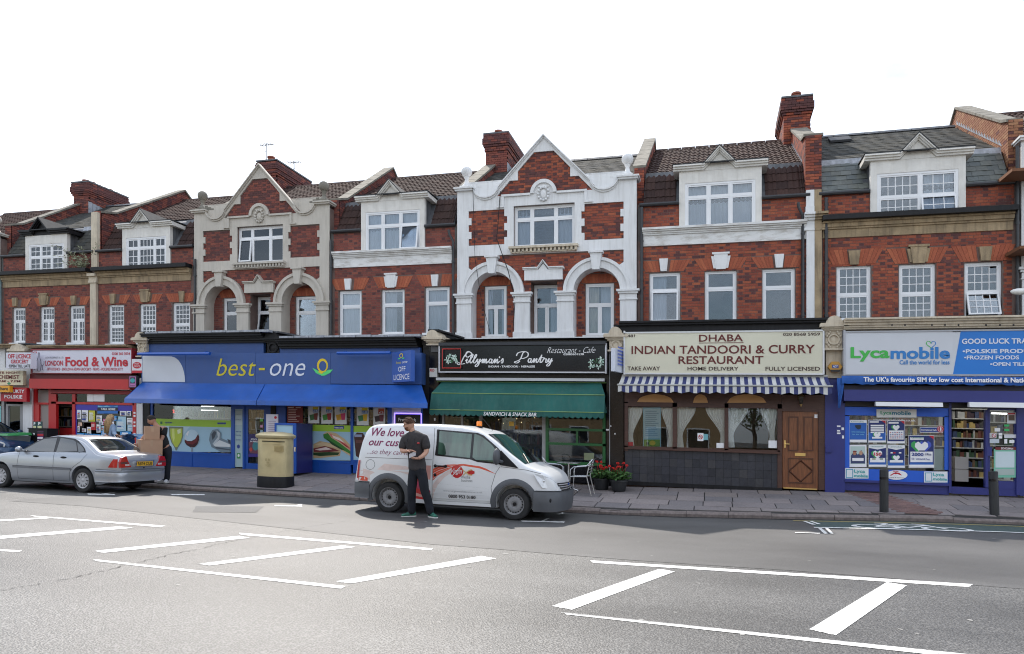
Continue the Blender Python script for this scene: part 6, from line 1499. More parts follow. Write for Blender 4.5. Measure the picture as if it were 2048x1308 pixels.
mb.add(vs,[(3*i+k,3*i+k+1,3*i+k+4,3*i+k+3)for i in range(n)for k in range(2)]);mb.build('cloth',BANB,T,smooth=True)
ptext(T,"The UK's favourite SIM for low cost International & National calls",1727,754.5,2100,764.5,YS-.475,TXW,.03)
SGN=root('shop_sign','large white and blue phone card sign board with green and blue lettering','sign',(5,YS-.35,3.8),'shop signs along the parade')
Ys=YS-.35
part(SGN,'panel',C(205,208,214,.3),[(1691,663,1905,748),(1905,663,2130,748)],Ys,.25)
part(SGN,'frame',C(170,172,178,.3),[(1687,660,1691,751),(1691,659.5,2130,662.5),(1691,748.5,2130,751.5)],Ys-.02,.27)
BLP=C(30,120,205)
graphic(SGN,'blue_field',[(BLP,[(1921.5,662),(2130,658),(2130,748),(1906,748.5)])],Ys-.002)
LG=C(65,180,75);LB_=C(45,125,195)
ptext(SGN,'Lyca',1701,694,1779,723,Ys-.004,LG,.032);ptext(SGN,'mobile',1781,694,1900,718,Ys-.004,LB_,.032);ptext(SGN,'Call the world for less',1799,720,1899,729,Ys-.004,LB_,.02)
stroke(SGN,'heart_emblem',LG,[[(1863,696),(1857,692),(1853,688),(1854,683.5),(1859,683),(1862,687)]],Ys-.002,1.6);stroke(SGN,'heart_emblem',LB_,[[(1862,687),(1865,683),(1870,684),(1871,688),(1866,693),(1862,697)]],Ys-.002,1.6)
for s_,x0,y0,x1,y1 in (('GOOD LUCK TRADERS',1923.5,676.5,2092,687.5),('•POLSKIE PRODUKTY',1925,698,2094,706.5),('•FROZEN FOODS',1928,711,2038,719),('•OPEN TILL LATE',1980,724.5,2088,732)):ptext(SGN,s_,x0,y0,x1,y1,Ys-.005,C(215,222,235),.03)
cb=MB();corn(cb,1684,2140,640,636,YS-.1,[(.04,.42),(.05,.36),(.06,.30),(.05,.26),(.04,.22)]);cb.build('cornice',STNL,S5)
mb=MB()
for x_ in (1784,1784+26,1864,1890,1917,1972,2000,2027):u,h=F(x_,650,YS-.5);mb.sphere((u,YS-.5,h),.022,6,5)
mb.build('hook',DK,S5)
console(S5,1667,633,697,STNL,w=.36,Y=YS-.20);part(S5,'pilaster',STNL,[(1652,697,1683,756)],YS-.12,.3)
mb,u,h=wing(1667,640,0,0,'');mb.build('side_wall',BLK,S5)
console(ST4,1232,655,700,STNL,w=.34,Y=YS-.2);mb,u,h=wing(1240,655,0,0,'');mb.build('side_wall',BLK,ST4)
console(SL,868,661,688,STNL,w=.34,Y=YS-.15,orn=False);mb,u,h=wing(868,664,0,0,'');mb.build('side_wall',BLK,SL);part(SL,'pilaster',C(95,95,95,.7),[(862,688,876,704)],YS-.10,.1)
mb,u,h=wing(547,667,0,0,'');mb.build('side_wall',LEAD,SB);console(SB,285,665,712,STNL,w=.34,Y=YS-.2);mb,u,h=wing(285,668,0,0,'');mb.build('side_wall',BLK,SB)
T=root('alarm_box','yellow hexagonal alarm box with blue initials between the cream and the white sign','alarm',(F(1669,735,YS-.2)[0],YS-.2,3.5))
u,h=F(1669.5,734,YS-.2);mb=MB();hx=[(u+.155*math.cos(R(a)),h+.14*math.sin(R(a)))for a in range(0,360,60)];mb.slab(hx,[],YS-.27,YS-.12);mb.build('case',C(190,140,55),T)
mb=MB();mb.slab([(u-.09,h-.122),(u+.09,h-.122),(u+.115,h-.07),(u-.115,h-.07)],[],YS-.276,YS-.271);mb.build('base_band',DK,T)
mb=MB();mb.box(u-.07,u+.07,YS-.276,YS-.271,h-.035,h+.045);mb.build('label_plate',TXB,T);text(T,'ADT',(u-.055,u+.055,h-.02,h+.03),YS-.279,TXW,.02,.2)
S1=root('shopfront','red shopfront of the food and wine shop with notices all over its window','shop front',(-20,YS,hb(-20)),'shop fronts in the parade')
shop_shell(S1,-22.4,-17.65,4.25)
part(S1,'pilaster',WHT,[(46,705,64,930),(273,756,285,925)],YS-.08,.3);part(S1,'pilaster',BLK,[(286,800,298,925)],YS-.05,.2)
part(S1,'fascia',C(110,22,35),[(60,748,262,758)],YS-.15,.2)
part(S1,'shutter_box',RED,[(58,758,259,778)],YS-.35,.35)
part(S1,'shutter',C(165,35,45),[(100,781,262,784),(100,784.5,262,787)],YS-.1,.08)
part(S1,'frame',RED,[(65,778,73,915),(73,805,98,809),(73,809,78,915),(97,778,102,915),(102,788,112,915),(144,786,150,915),(265,788,272,915),(102,804.5,268,809),(102,784,268,788)],YS-.03,.10)
part(S1,'door',C(150,140,135,.5),[(73,780,97,805),(78,809,97,915)],YS+.03,.05)
for r_ in ((112,788,144,804.5),(150,788,265,804.5),(150,809,265,915)):part(S1,'pane',GSH,[r_],YS+.01,.006)
shelf_unit(S1,113,144,812,915,YS+.9,5,31,sh=C(200,195,185),back=C(120,110,100));shelf_unit(S1,150,262,790,850,YS+1.2,3,32);part(S1,'leaflet_rack',C(170,30,35),[(120,856,144,900)],YS+.4,.1)
part(S1,'ceiling_light',MATS['tube_light'],[(208,787,236,789),(237,788,262,790)],YS+.8,.05)
part(S1,'paper_panel',TXW,[(174,787.5,186,803),(186.5,787.5,209,803)],YS+.0,.004);part(S1,'product_box',C(110,170,215),[(222,794,229,806),(232,795,239,806)],YS+.15,.1);part(S1,'product_box',C(230,200,60),[(249,800,255,807),(257,801,262,807)],YS+.15,.1)
PP=C(62,50,165);part(S1,'window_surround',PP,[(150,810,265,821),(150,821,154,872)],YS-.005,.006)
t_=graphic(S1,'name_panel',[(C(40,110,190),q(195,811,236,827)),(C(130,200,225),[(196,811),(206,813),(214,811),(224,814),(235,811),(235,813),(196,814)]),(C(15,20,45),q(195,815,236,821.5))],YS-.010);ptext(t_,"TALK HOME",202,816,231,820.4,YS-.02,TXW,.03)
for (x0,y0,x1,y1,c_)in ((154,820,162,838,'w'),(163.5,820,176,843,'w'),(177.5,821,190,843,'y'),(193,831,204,843,'w'),(206,838,216,850,'p'),(213,843,228,858,'w'),(222,832,236,842,'b'),(233,833,252,863,'c'),(240,822,252,831,'w'),(253,822,262,832,'w'),(254,836,266,849,'w'),(255,850,266,863,'c'),(156,845,164,852,'o'),(164,857,172,864,'w'),(174,854,182,868,'w'),(182,845,191,860,'r'),(193,849,201,865,'w'),(198,843,206,850,'w'),(155,852,159,864,'w'),(203,852,208,861,'c'),(152,866,168,877,'b'),(169,867,184,877,'b'),(185,868,201,878,'b'),(202,862,214,876,'b'),(240,862,262,878,'b')):
 bm_={'w':TXW,'y':C(200,195,50),'p':C(200,90,150),'b':C(60,150,215),'c':C(170,205,220),'o':C(225,190,160),'r':C(205,50,50)}[c_]
 poster(S1,x0,y0,x1,y1,YS-.004,bm_,TXR if c_=='r' else None,5,th=.003,name='notice')
for i,y_ in enumerate((818,824,830,838,843,850,858,866)):part(S1,'sticker',TXW if i%3 else C(200,60,60),[(267,y_,271,y_+3.5)],YS-.036,.003)
SGN=root('shop_sign','white sign board with red food and wine lettering and a drawn bottle','sign',(-20,YS-.3,3.5),'shop signs along the parade')
Ys=YS-.30
part(SGN,'panel',C(212,210,222,.3),[(64,700,262,746)],Ys,.18);part(SGN,'frame',C(130,25,40,.4),[(61,697,264,700),(61,700,64,747.5),(262,700,264,747.5),(64,746,262,747.5)],Ys-.02,.2)
for s_,x0,y0,x1,y1,m_,bo in (('473',65.5,703,74,708,TXR,.01),('0208 560 3034',224,704.5,260,710,TXR,.01),('LONDON',91,721,126,731.5,TXR,.02),('Food & Wine',131,713.5,256,733,TXR,.03),('OFF LICENCE - ENGLISH & ASIAN GROCERY - NEWS - POLSKIE PRODUKTY',94,735.5,246,741,TXR,.01),('AVON ENTERPRISES UK LTD',91,713.5,127,717,C(70,70,80),-.01)):ptext(SGN,s_,x0,y0,x1,y1,Ys-.003,m_,bo)
stroke(SGN,'bottle_drawing',C(60,60,90),[[(76,742),(73,734),(73,724),(76,716),(77,706),(79,706),(80,716),(82,724),(82,734),(80,742),(76,742)],[(82,722),(82,728),(85,731),(88,728),(88,722)],[(85,731),(85,740)],[(82,740),(88,740)],[(69,740),(69,735),(74,733)],[(70,742),(76,742)]],Ys-.003,.8)
T=root('hanging_sign','post office sign with red oval, right of the white food and wine sign','sign',(F(273,732,YS-.3)[0],YS-.3,3.4))
part(T,'plate',C(220,218,222),[(263.5,718,284,746)],YS-.36,.06);graphic(T,'oval',[(TXR,ell(274,730.5,8.6,6.6)),(TXR,q(264,741,284,746))],YS-.362);ptext(T,'POST',269.5,726,278.5,729,YS-.37,TXW,.0);ptext(T,'OFFICE',268,731,280,734,YS-.37,TXW,.0)
T=root('hanging_sign','small black sign with pink surround and turquoise disc under the post office sign','sign',(F(267,762,YS-.3)[0],YS-.3,3.0))
part(T,'box',C(22,18,28),[(257,751,273,775.5)],YS-.50,.12);graphic(T,'print',[(C(190,120,180),q(259,753,271.5,774)),(C(40,30,50),q(260.5,754.5,270,772.5)),(C(60,160,165),ell(265.3,761,4.6,4.4)),(C(190,120,180),q(261,767,270,771))],YS-.502)
S0=root('shopfront','chemist shopfront at the left edge with a grey glazed door','shop front',(-24.5,YS,hb(-24)),'shop fronts in the parade')
shop_shell(S0,-31,-22.42,4.2);part(S0,'frame',C(150,150,152,.4),[(-90,800,-60,925),(3,800,8,925),(12,808,16,925),(43,808,46,925),(16,808,43,812),(-300,800,-260,925)],YS-.03,.1)
dz_=part(S0,'door',C(140,142,145,.4),[(16,905,43,925)],YS,.05);part(dz_,'door_frame',C(140,142,145,.4),[(18,861,42,868),(16,812,19,905),(40,812,43,905)],YS,.05);part(S0,'pane',GTOP,[(19,812,40,861),(19,868,40,905),(-60,808,3,920),(-260,808,-90,920)],YS+.01,.006);part(S0,'letter_plate',C(205,205,205,.3),[(26,863,36,866)],YS-.01,.01)
part(S0,'fascia',WHT,[(-300,735,46,800),(-300,690,10,735)],YS-.05,.15);part(S0,'notice',C(120,190,205),[(-1,812,2,880)],YS-.005,.004)
def board(label,x0,y0,x1,y1,Y,m,words,tm,depth=.12,extra=None):
 T=root('shop_sign',label,'sign',(F((x0+x1)/2,y1,Y)[0],Y,F((x0+x1)/2,y1,Y)[1]),'small signs on the chemist front')
 part(T,'box',m,[(x0,y0,x1,y1)],Y,depth)
 for w in words:ptext(T,w[0],*w[1],Y-.003,w[2]if len(w)>2 else tm,.02)
 return T
board('white box sign with red grocery lettering at the left end of the parade',12,705,62,737,YS-.75,C(215,215,225),[('OFF LICENCE',(16,708,62,717)),('GROCERY',(22,719,57,727)),('OPEN TILL LATE',(18,729,61,735),DK)],TXR,.20)
T=board('cream late night chemist sign with dark red letters',-14,741,46,770,YS-.35,C(215,205,175),[('LATE NIGHT',(-12,743,41,747.5)),('CHEMIST',(-4,750,39,758)),('8.AM - 7.PM',(-10,760,41,764.5))],C(110,30,30))
graphic(T,'green_cross',[(C(40,130,90),q(16.5,764.5,19.5,769.5)),(C(40,130,90),q(14.5,766,21.5,768))],YS-.352)
board('red sign with white Polish words beside the chemist door',1,775,53,803,YS-.35,C(175,20,35),[('PRODUKTY',(3,779,49,786)),('POLSKIE',(9,790,45,797))],TXW)
board('small orange sign above the red Polish sign',-30,771,19,784,YS-.50,C(235,165,40),[('here',(1,774,16,780.5))],DK)
cb=MB();corn(cb,-300,44,690,692,YS-.1,[(.05,.25),(.07,.18)]);corn(cb,64,262,691,692,YS-.1,[(.04,.22),(.04,.16)]);cb.build('cornice',STN,S0)
console(S0,40,688,704,STNL,w=.5,Y=YS-.2,orn=False);mb,u,h=wing(46,690,0,0,'');mb.build('side_wall',LEAD,S0)
S8=root('shopfront','plain closed shopfront beyond the right edge','shop front',(11,YS,hb(11)),'shop fronts in the parade')
shop_shell(S8,8.42,13.0,4.7);fm_=MB().box(8.43,12.98,YS-.3,YS-.1,3.35,4.45);fm_.build('fascia',C(60,70,80),S8);fm_=MB()
for x_ in (8.5,9.9,11.3,12.75):fm_.box(x_,x_+.18,YS-.06,YS+.06,.5,3.35)
fm_.build('frame',WHT,S8);fm_=MB().box(8.68,12.75,YS-.03,YS+.05,.5,1.1);fm_.build('stall_riser',C(60,70,80),S8);fm_=MB().box(8.68,12.75,YS+.01,YS+.02,1.1,3.35);fm_.build('pane',GTOP,S8)
ob=MB();
for (x0,x1,y)in ((2014,2060,350),(2030,2060,502)):a,h=F(x0,y,-.6);b,_=F(x1+60,y,-.6);ob.prx([(-.9,h-.02),(-.0,h),(-.0,h+.09),(-.9,h+.05)],a,b)
ob.build('ledge',C(120,80,55,.8),H8)
T=root('street_lamp','white street lamp head on a bracket at the right edge of the picture','lamp',(F(2036,583,-1.2)[0],-1.2,F(2036,583,-1.2)[1]))
u,h=F(2040,583,-1.2);mb=MB();mb.sphere((u,-1.2,h),.20,12,8,sc=(1,.5,.38));mb.build('lamp_head',C(225,225,222),T,smooth='auto');mb=MB();mb.tube([(u+.15,-1.2,h),(u+.7,-1.1,h+.12),(u+.9,-.1,h+.15)],.03,8);mb.build('bracket',C(120,125,125),T,smooth='auto')
def smooth_pw(x,pts,k=.08):return (pw(x-k,pts)+2*pw(x,pts)+pw(x+k,pts))/4
class Body:
 """lofted car body: top line zt(x), plan width w(x), flank profile fl(z)"""
 def __init__(s,zt,w,fl,zb,r=.09,crown=.03,k=.04):
  s._zt,s._w,s._fl,s._zb,s.r,s.crown,s.k=zt,w,fl,zb,r,crown,k
 def zt(s,x):return smooth_pw(x,s._zt,s.k)
 def w(s,x):return smooth_pw(x,s._w,.05)
 def zb(s,x):return pw(x,s._zb)
 def hw(s,x,z):return s.w(x)*smooth_pw(z,s._fl,.05)
 def rr(s,x):return min(s.r,(s.zt(x)-s.zb(x))*.3)
 def W(s,x):return s.hw(x,s.zt(x)-s.rr(x)*.5)
 def top(s,x,y):
  r=s.rr(x);W=s.W(x);a=abs(y)
  z=s.zt(x)-s.crown*(a/W)**2
  if a>W-r:t=min(1,(a-(W-r))/r);z-=r*(1-math.sqrt(max(0,1-t*t)))
  return z
 def mesh(s,xs,ns=12,nt=9):
  mb=MB();rings=[]
  for x in xs:
   r=s.rr(x);W=s.W(x);zs=s.zt(x)-r-s.crown;zb=s.zb(x);half=[(0.,zb)]
   for i in range(ns+1):z=lerp(zb,zs,i/ns);half.append((s.hw(x,z)*(1-.04*(1-min(1,(i/ns)*8))),z))
   for i in range(1,nt+1):
    a=math.pi/2*i/nt;y=W-r+r*math.cos(a)if i<nt else W-r;half.append((min(y,s.hw(x,zs)),zs+r*math.sin(a)+s.crown*(1-(y/W)**2)*.0 if False else s.top(x,y)))
   half.append(((W-r)*.66,s.top(x,(W-r)*.66)));half.append(((W-r)*.33,s.top(x,(W-r)*.33)));half.append((0.,s.top(x,0)))
   ring=[(x,-y,z)for y,z in half]+[(x,y,z)for y,z in half[-2:0:-1]];rings.append(ring)
  n=len(rings[0]);mb.v=[p for r_ in rings for p in r_]
  for j in range(len(rings)-1):
   for i in range(n):mb.f.append((j*n+i,j*n+(i+1)%n,(j+1)*n+(i+1)%n,(j+1)*n+i))
  mb.f.append(tuple(range(n-1,-1,-1)));o=(len(rings)-1)*n;mb.f.append(tuple(o+i for i in range(n)));mb.m=[0]*len(mb.f)
  return mb
 def side(s,poly,off,sgn=-1,dz=.045,dx=.12):
  """patch that lies on the flank: polygon in (x,z)"""
  mb=MB();z0,z1=min(p[1]for p in poly),max(p[1]for p in poly);n=max(1,int((z1-z0)/dz));e=1e-4
  for j in range(n):
   a,b=lerp(z0+e,z1-e,j/n),lerp(z0+e,z1-e,(j+1)/n);A,B=scan(poly,a),scan(poly,b)
   for (a0,a1),(b0,b1)in zip(A,B):
    m=max(1,int(max(a1-a0,b1-b0)/dx));vs=[]
    for i in range(m+1):
     t=i/m;xa,xb=lerp(a0,a1,t),lerp(b0,b1,t);vs+=[(xa,sgn*(s.hw(xa,a)+off),a),(xb,sgn*(s.hw(xb,b)+off),b)]
    mb.add(vs,[(2*i,2*i+2,2*i+3,2*i+1)for i in range(m)])
  return mb
 def line(s,pts,off,wd,sgn=-1):
  mb=MB();P_=[Vector(p)for p in pts];out=[]
  for a,b in zip(P_,P_[1:]):
   k=max(1,int((b-a).length/.08));out+=[a.lerp(b,i/k)for i in range(k)]
  out.append(P_[-1]);vs=[]
  for i,p in enumerate(out):
   d=(out[min(i+1,len(out)-1)]-out[max(0,i-1)]).normalized();n_=Vector((-d.y,d.x))*wd/2
   for q_ in (p-n_,p+n_):vs.append((q_.x,sgn*(s.hw(q_.x,q_.y)+off),q_.y))
  return mb.add(vs,[(2*i,2*i+2,2*i+3,2*i+1)for i in range(len(out)-1)])
 def deck(s,x0,x1,y0f,y1f,off,nx=8,ny=10,xt=None):
  """patch on the upper surface between x0 and x1; half widths y0f(x0 end), y1f"""
  mb=MB();vs=[]
  for i in range(nx+1):
   t=i/nx;x=lerp(x0,x1,t);hwid=lerp(y0f,y1f,t)
   dz=(s.zt(x+.02)-s.zt(x-.02))/.04;nn=Vector((-dz,0,1)).normalized()
   for j in range(ny+1):
    y=lerp(-hwid,hwid,j/ny);vs.append((x+nn.x*off,y,s.top(x,y)+nn.z*off))
  return mb.add(vs,[(i*(ny+1)+j,(i+1)*(ny+1)+j,(i+1)*(ny+1)+j+1,i*(ny+1)+j+1)for i in range(nx)for j in range(ny)])
def carve(o,wheels,rad,wid,depth=.30):
 """wheel wells cut out of the closed body"""
 for (x,z)in wheels:
  for sg in (-1,1):
   c=MB();n=28;ya,yb_=sg*(wid-depth),sg*(wid+.3)
   c.v=[(x+rad*math.cos(2*math.pi*i/n),y,z+rad*math.sin(2*math.pi*i/n))for y in (ya,yb_)for i in range(n)]
   c.f=[(i,(i+1)%n,(i+1)%n+n,i+n)for i in range(n)]+[tuple(range(n-1,-1,-1)),tuple(range(n,2*n))];c.m=[0]*len(c.f)
   me=c.data('cutter',BLK,(0,0,0),False);co=bpy.data.objects.new('cutter',me);COL.objects.link(co)
   import bmesh
   bm=bmesh.new();bm.from_mesh(me);bmesh.ops.recalc_face_normals(bm,faces=bm.faces);bm.to_mesh(me);bm.free()
   m=o.modifiers.new('cut','BOOLEAN');m.operation='DIFFERENCE';m.object=co;m.solver='EXACT'
   par,o.parent=o.parent,None
   dg=bpy.context.evaluated_depsgraph_get();dg.update();nm=bpy.data.meshes.new_from_object(o.evaluated_get(dg));o.modifiers.clear();o.data=nm;o.parent=par
   bpy.data.objects.remove(co)
def wheel(parent,x,y,r,w,style,sg=-1):
 """tyre > rim; sg = -1: outer face towards -y"""
 def ym(mb):mb.v=[(x+a,y+sg*c,r+b)for a,b,c in mb.v];return mb
 t=MB();t.lathe([(r*.62,-w*.5),(r*.90,-w*.5),(r*.98,-w*.38),(r,-w*.15),(r,w*.15),(r*.985,w*.36),(r*.93,w*.48),(r*.80,w*.52),(r*.66,w*.50),(r*.63,w*.42)],0,0,32,caps=False)
 o=ym(t).build('tyre',mat('tyre_rubber',(.022,.022,.023),.8,var=.2,scale=12),parent,smooth='auto',shear=False)
 m=MB();R_=r*.635
 if style=='steel':
  m.lathe([(R_*.0+.001,w*.20),(R_*.30,w*.22),(R_*.34,w*.30),(R_*.60,w*.34),(R_*.72,w*.30),(R_*.86,w*.20),(R_*.92,w*.22),(R_*.97,w*.46),(R_*1.03,w*.47),(R_*1.03,w*.1),(R_*.3,0.)],0,0,32)
  ml_=mat('steel_wheel',(.26,.26,.27),.5,0,var=.2,scale=10)
 else:
  m.lathe([(.001,w*.44),(R_*.22,w*.45),(R_*.26,w*.42),(R_*.5,w*.46),(R_*.74,w*.46),(R_*.80,w*.38),(R_*.95,w*.40),(R_*1.02,w*.47),(R_*1.04,w*.42),(R_*1.03,w*.1),(R_*.3,0.)],0,0,32)
  ml_=mat('silver_trim',(.46,.46,.48),.35,.1,var=.05)
 ri=ym(m).build('rim',ml_,parent,smooth='auto',shear=False)
 h=MB();n=18 if style=='steel' else 10
 for i in range(n):
  a=2*math.pi*i/n;rc=R_*(.79 if style=='steel' else .70);s_=R_*(.055 if style=='steel' else .05);L_=R_*(.06 if style=='steel' else .14);yy=w*(.275 if style=='steel' else .475)
  ca,sa=math.cos(a),math.sin(a)
  q_=[((rc+dr)*ca-dt*sa,(rc+dr)*sa+dt*ca,yy)for dr,dt in ((-L_,-s_),(L_,-s_),(L_,s_),(-L_,s_))]
  h.add(q_+[(p[0],p[1],yy-.012)for p in q_],[(0,1,2,3),(0,4,5,1),(1,5,6,2),(2,6,7,3),(3,7,4,0)])
 if style=='steel':h.lathe([(R_*.05,w*.1),(R_*.20,w*.26),(R_*.18,w*.30),(.001,w*.31)],0,0,12)
 ym(h).build('rim_detail',BLK,parent,shear=False)
def vroot(name,label,cat,u,y,h,rz,sc=1.):
 o=root(name,label,cat,(u,y,h),None,rz,True);ORG[o.name]=(0,0,0);o.scale=(sc,)*3;return o
def VB(mb,name,m,parent,smooth='auto',label=None):return mb.build(name,m,parent,smooth=smooth,shear=False,label=label)
def ribbon(body,xs_path,z0,z1,out,taper=0.):
 """bumper: wraps the end of the car following the plan outline; xs_path [(x,y)] over one end"""
 mb=MB();n=len(xs_path);prof=[(z0,-.03),(z0+.02,out*.6),(lerp(z0,z1,.35),out),(z1-.04,out),(z1,out*.4),(z1+.005,-.05)]
 for i,(x,y)in enumerate(xs_path):
  a=Vector(xs_path[max(0,i-1)]);b=Vector(xs_path[min(n-1,i+1)]);d=(b-a).normalized();nn=Vector((-d.y,d.x))if True else None
  for z,o_ in prof:mb.v.append((x+nn.x*o_,y+nn.y*o_,z))
 k=len(prof);mb.f=[(i*k+j,i*k+j+1,(i+1)*k+j+1,(i+1)*k+j)for i in range(n-1)for j in range(k-1)];mb.m=[0]*len(mb.f);return mb
CGL=mat('car_glass',(.020,.026,.028),.03,var=.1,spec=1.0,coat=1.0)
CHR=mat('chrome',(.75,.75,.76),.15,1.0,var=.02)
V=vroot('delivery_van','white delivery van with red swirl, purple lettering and amber roof beacons','van',-6.35,-6.36,hr(-6,-6.4),0)
vb=Body(zt=[(-.80,.62),(-.74,1.05),(-.70,1.30),(-.64,1.62),(-.55,1.76),(-.42,1.81),(0,1.84),(.9,1.845),(1.5,1.82),(1.9,1.74),(2.2,1.56),(2.55,1.30),(2.86,1.10),(2.98,1.055),(3.2,.99),(3.36,.90),(3.44,.78),(3.50,.62),(3.54,.52)],w=[(-.80,.80),(-.74,.855),(-.6,.885),(-.2,.895),(2.4,.895),(2.9,.885),(3.2,.85),(3.36,.78),(3.46,.66),(3.54,.52)],fl=[(.2,.955),(.35,.975),(.6,1.0),(.95,.995),(1.15,.975),(1.5,.905),(1.8,.835)],zb=[(-.8,.34),(-.4,.26),(3.1,.22),(3.54,.26)],r=.10,crown=.02)
xs=[-.80,-.78,-.75,-.72,-.69,-.66,-.6,-.54,-.47,-.38,-.25]+[-.1+.16*i for i in range(12)]+[1.8+.07*i for i in range(18)]+[3.04,3.1,3.16,3.22,3.28,3.33,3.38,3.42,3.46,3.50,3.54]
VW=mat('van_white',(.78,.79,.80),.28,var=.02,scale=2,coat=.5)
PLG=mat('grey_plastic',(.085,.09,.10),.5,var=.1)
bo=VB(vb.mesh(xs),'body',VW,V,smooth=False);carve(bo,[(0,.33),(2.664,.33)],.37,.90);autosmooth(bo,38)
for x,y_ in ((0,-.885),(2.664,-.885)):wheel(V,x,y_+.115,.315,.21,'steel',-1);wheel(V,x,.77,.315,.21,'steel',1)
fb_=MB()
for a in (-.2,2.35):fb_.box(a,a+.5,-.55,.55,.22,.5)
VB(fb_,'underbody',BLK,V)
for cx in (0,2.664):
 mb=MB();n=20;vs=[]
 for i in range(n+1):
  a=lerp(-14,194,i/n);ca,sa=math.cos(R(a)),math.sin(R(a))
  for rr_,of in ((.372,-.01),(.375,.028),(.44,.030),(.485,.002)):
   x,z=cx+rr_*ca,.33+rr_*sa*1.0;z=max(z,.22);vs.append((x,-(vb.hw(x,z)+of),z))
 mb.add(vs,[(i*4+j,i*4+j+1,(i+1)*4+j+1,(i+1)*4+j)for i in range(n)for j in range(3)]);VB(mb,'wheel_arch_trim',PLG,V)
fr_=[(3.05,-vb.hw(3.05,.5)),(3.2,-vb.hw(3.2,.5)),(3.3,-vb.hw(3.3,.5)),(3.40,-.74),(3.48,-.62),(3.53,-.45),(3.56,-.2),(3.57,0),(3.56,.2),(3.53,.45),(3.48,.62),(3.40,.74),(3.3,vb.hw(3.3,.5)),(3.05,vb.hw(3.05,.5))]
VB(ribbon(vb,fr_,.20,.60,-.05),'front_bumper',PLG,V)
rr2=[(-.42,vb.hw(-.42,.5)),(-.65,vb.hw(-.65,.5)),(-.78,.80),(-.82,.6),(-.83,0),(-.82,-.6),(-.78,-.80),(-.65,-vb.hw(-.65,.5)),(-.42,-vb.hw(-.42,.5))]
VB(ribbon(vb,rr2,.28,.62,-.03),'rear_bumper',PLG,V)
VB(vb.side([(.44,.235),(2.22,.235),(2.22,.30),(.44,.30)],.008),'sill',VW,V)
win_f=[(1.02,1.165),(1.80,1.155),(1.96,1.08),(2.62,1.06),(2.55,1.13),(2.30,1.40),(1.95,1.66),(1.78,1.70),(.98,1.73)]
VB(vb.side(win_f,.004),'window_rubber',BLKS,V)
def shrink(poly,k):
 cx=sum(p[0]for p in poly)/len(poly);cz=sum(p[1]for p in poly)/len(poly)
 return [(cx+(p[0]-cx)*(1-k),cz+(p[1]-cz)*(1-k*1.6))for p in poly]
fgl=[(1.06,1.195),(1.74,1.185),(1.74,1.675),(1.03,1.70)];fg2=[(1.79,1.175),(1.97,1.115),(2.34,1.105),(2.30,1.30),(2.18,1.45),(1.95,1.61),(1.79,1.665)]
CGV=mat('van_side_glass',(.045,.10,.07),.04,var=.6,scale=2.2,spec=.9,coat=.6,stretch=(3,1,.6))
VB(vb.side(fgl,.008),'side_window',CGV,V);VB(vb.side(fg2,.008),'side_window',CGV,V)
VB(vb.side([(.99,1.17),(1.02,1.72),(1.04,1.72),(1.06,1.19),(1.7,1.18),(1.7,1.165)],.010),'window_trim',BLK,V)
VB(vb.side([(2.36,1.06),(2.74,1.02),(2.70,1.06),(2.36,1.36)],.012),'mirror_base',BLK,V)
VB(vb.deck(2.02,2.84,.62,.78,.006),'windscreen',CGL,V)
wp=MB();wp.tube([(2.86,-.55,vb.top(2.86,-.55)+.02),(2.62,-.1,vb.top(2.62,-.1)+.03)],.010,5);wp.tube([(2.86,.1,vb.top(2.86,.1)+.02),(2.62,.55,vb.top(2.62,.55)+.03)],.010,5);VB(wp,'wiper',BLK,V)
mr=MB();mr.sphere((2.33,-1.02,1.23),.13,12,8,sc=(.55,.75,1.25));mr.tube([(2.42,-.84,1.12),(2.36,-.95,1.15)],.035,6);VB(mr,'mirror',PLG,V)
for pts in ([(.96,.30),(.96,.95),(.95,1.45),(.93,1.76)],[(2.24,.30),(2.20,.62),(2.28,.9),(2.36,1.03)],[(.97,.30),(2.2,.30)],[(-.55,1.115),(.94,1.115)],[(2.38,1.035),(2.9,.99),(3.18,.93)]):VB(vb.line(pts,.0015,.008),'panel_gap',mat('gap_shadow',(.03,.03,.03),.8),V)
VB(vb.side([(.50,.615),(2.12,.60),(2.14,.625),(2.12,.665),(.50,.68),(.48,.65)],.016),'rubbing_strip',BLK,V)
hm=MB();
for x in (1.02,1.24):hm.sphere((x,-.905,1.0),.035,8,6,sc=(1,.6,.9))
hm.tube([(1.02,-.93,1.0),(1.24,-.93,1.0)],.016,6);VB(hm,'door_handle',BLK,V)
lk=MB();lk.sphere((1.02,-.905,.82),.032,10,6,sc=(1,.3,1));VB(lk,'lock',BLK,V)
fl2=MB();n=20;vs=[]
for i in range(n):
 for rr_ in (.105,.098):a=2*math.pi*i/n;x,z=-.42+rr_*math.cos(a)+.0,.97+rr_*math.sin(a);vs.append((x,-(vb.hw(x,z)+.003),z))
fl2.add(vs,[(2*i,2*i+1,2*((i+1)%n)+1,2*((i+1)%n))for i in range(n)]);VB(fl2,'filler_cap',MATS['gap_shadow'],V)
REDL=mat('tail_lamp_red',(.45,.012,.012),.12,var=.1,coat=.6);AMB=mat('amber_lens',(.85,.22,.01),.2,var=.1,coat=.5)
VB(vb.side([(-.735,.68),(-.685,.68),(-.655,1.05),(-.705,1.05)],.014),'tail_lamp',REDL,V)
HL=mat('headlamp',(.72,.74,.76),.08,var=.15,scale=8,coat=1.)
hl=MB();hl.v=[];
for (x,y,z)in ((3.02,-.875,.93),(3.20,-.84,.90),(3.34,-.74,.84),(3.42,-.62,.76),(3.43,-.60,.68),(3.33,-.76,.64),(3.20,-.855,.66),(3.10,-.885,.80)):hl.v.append((x+.02,y-.012,z))
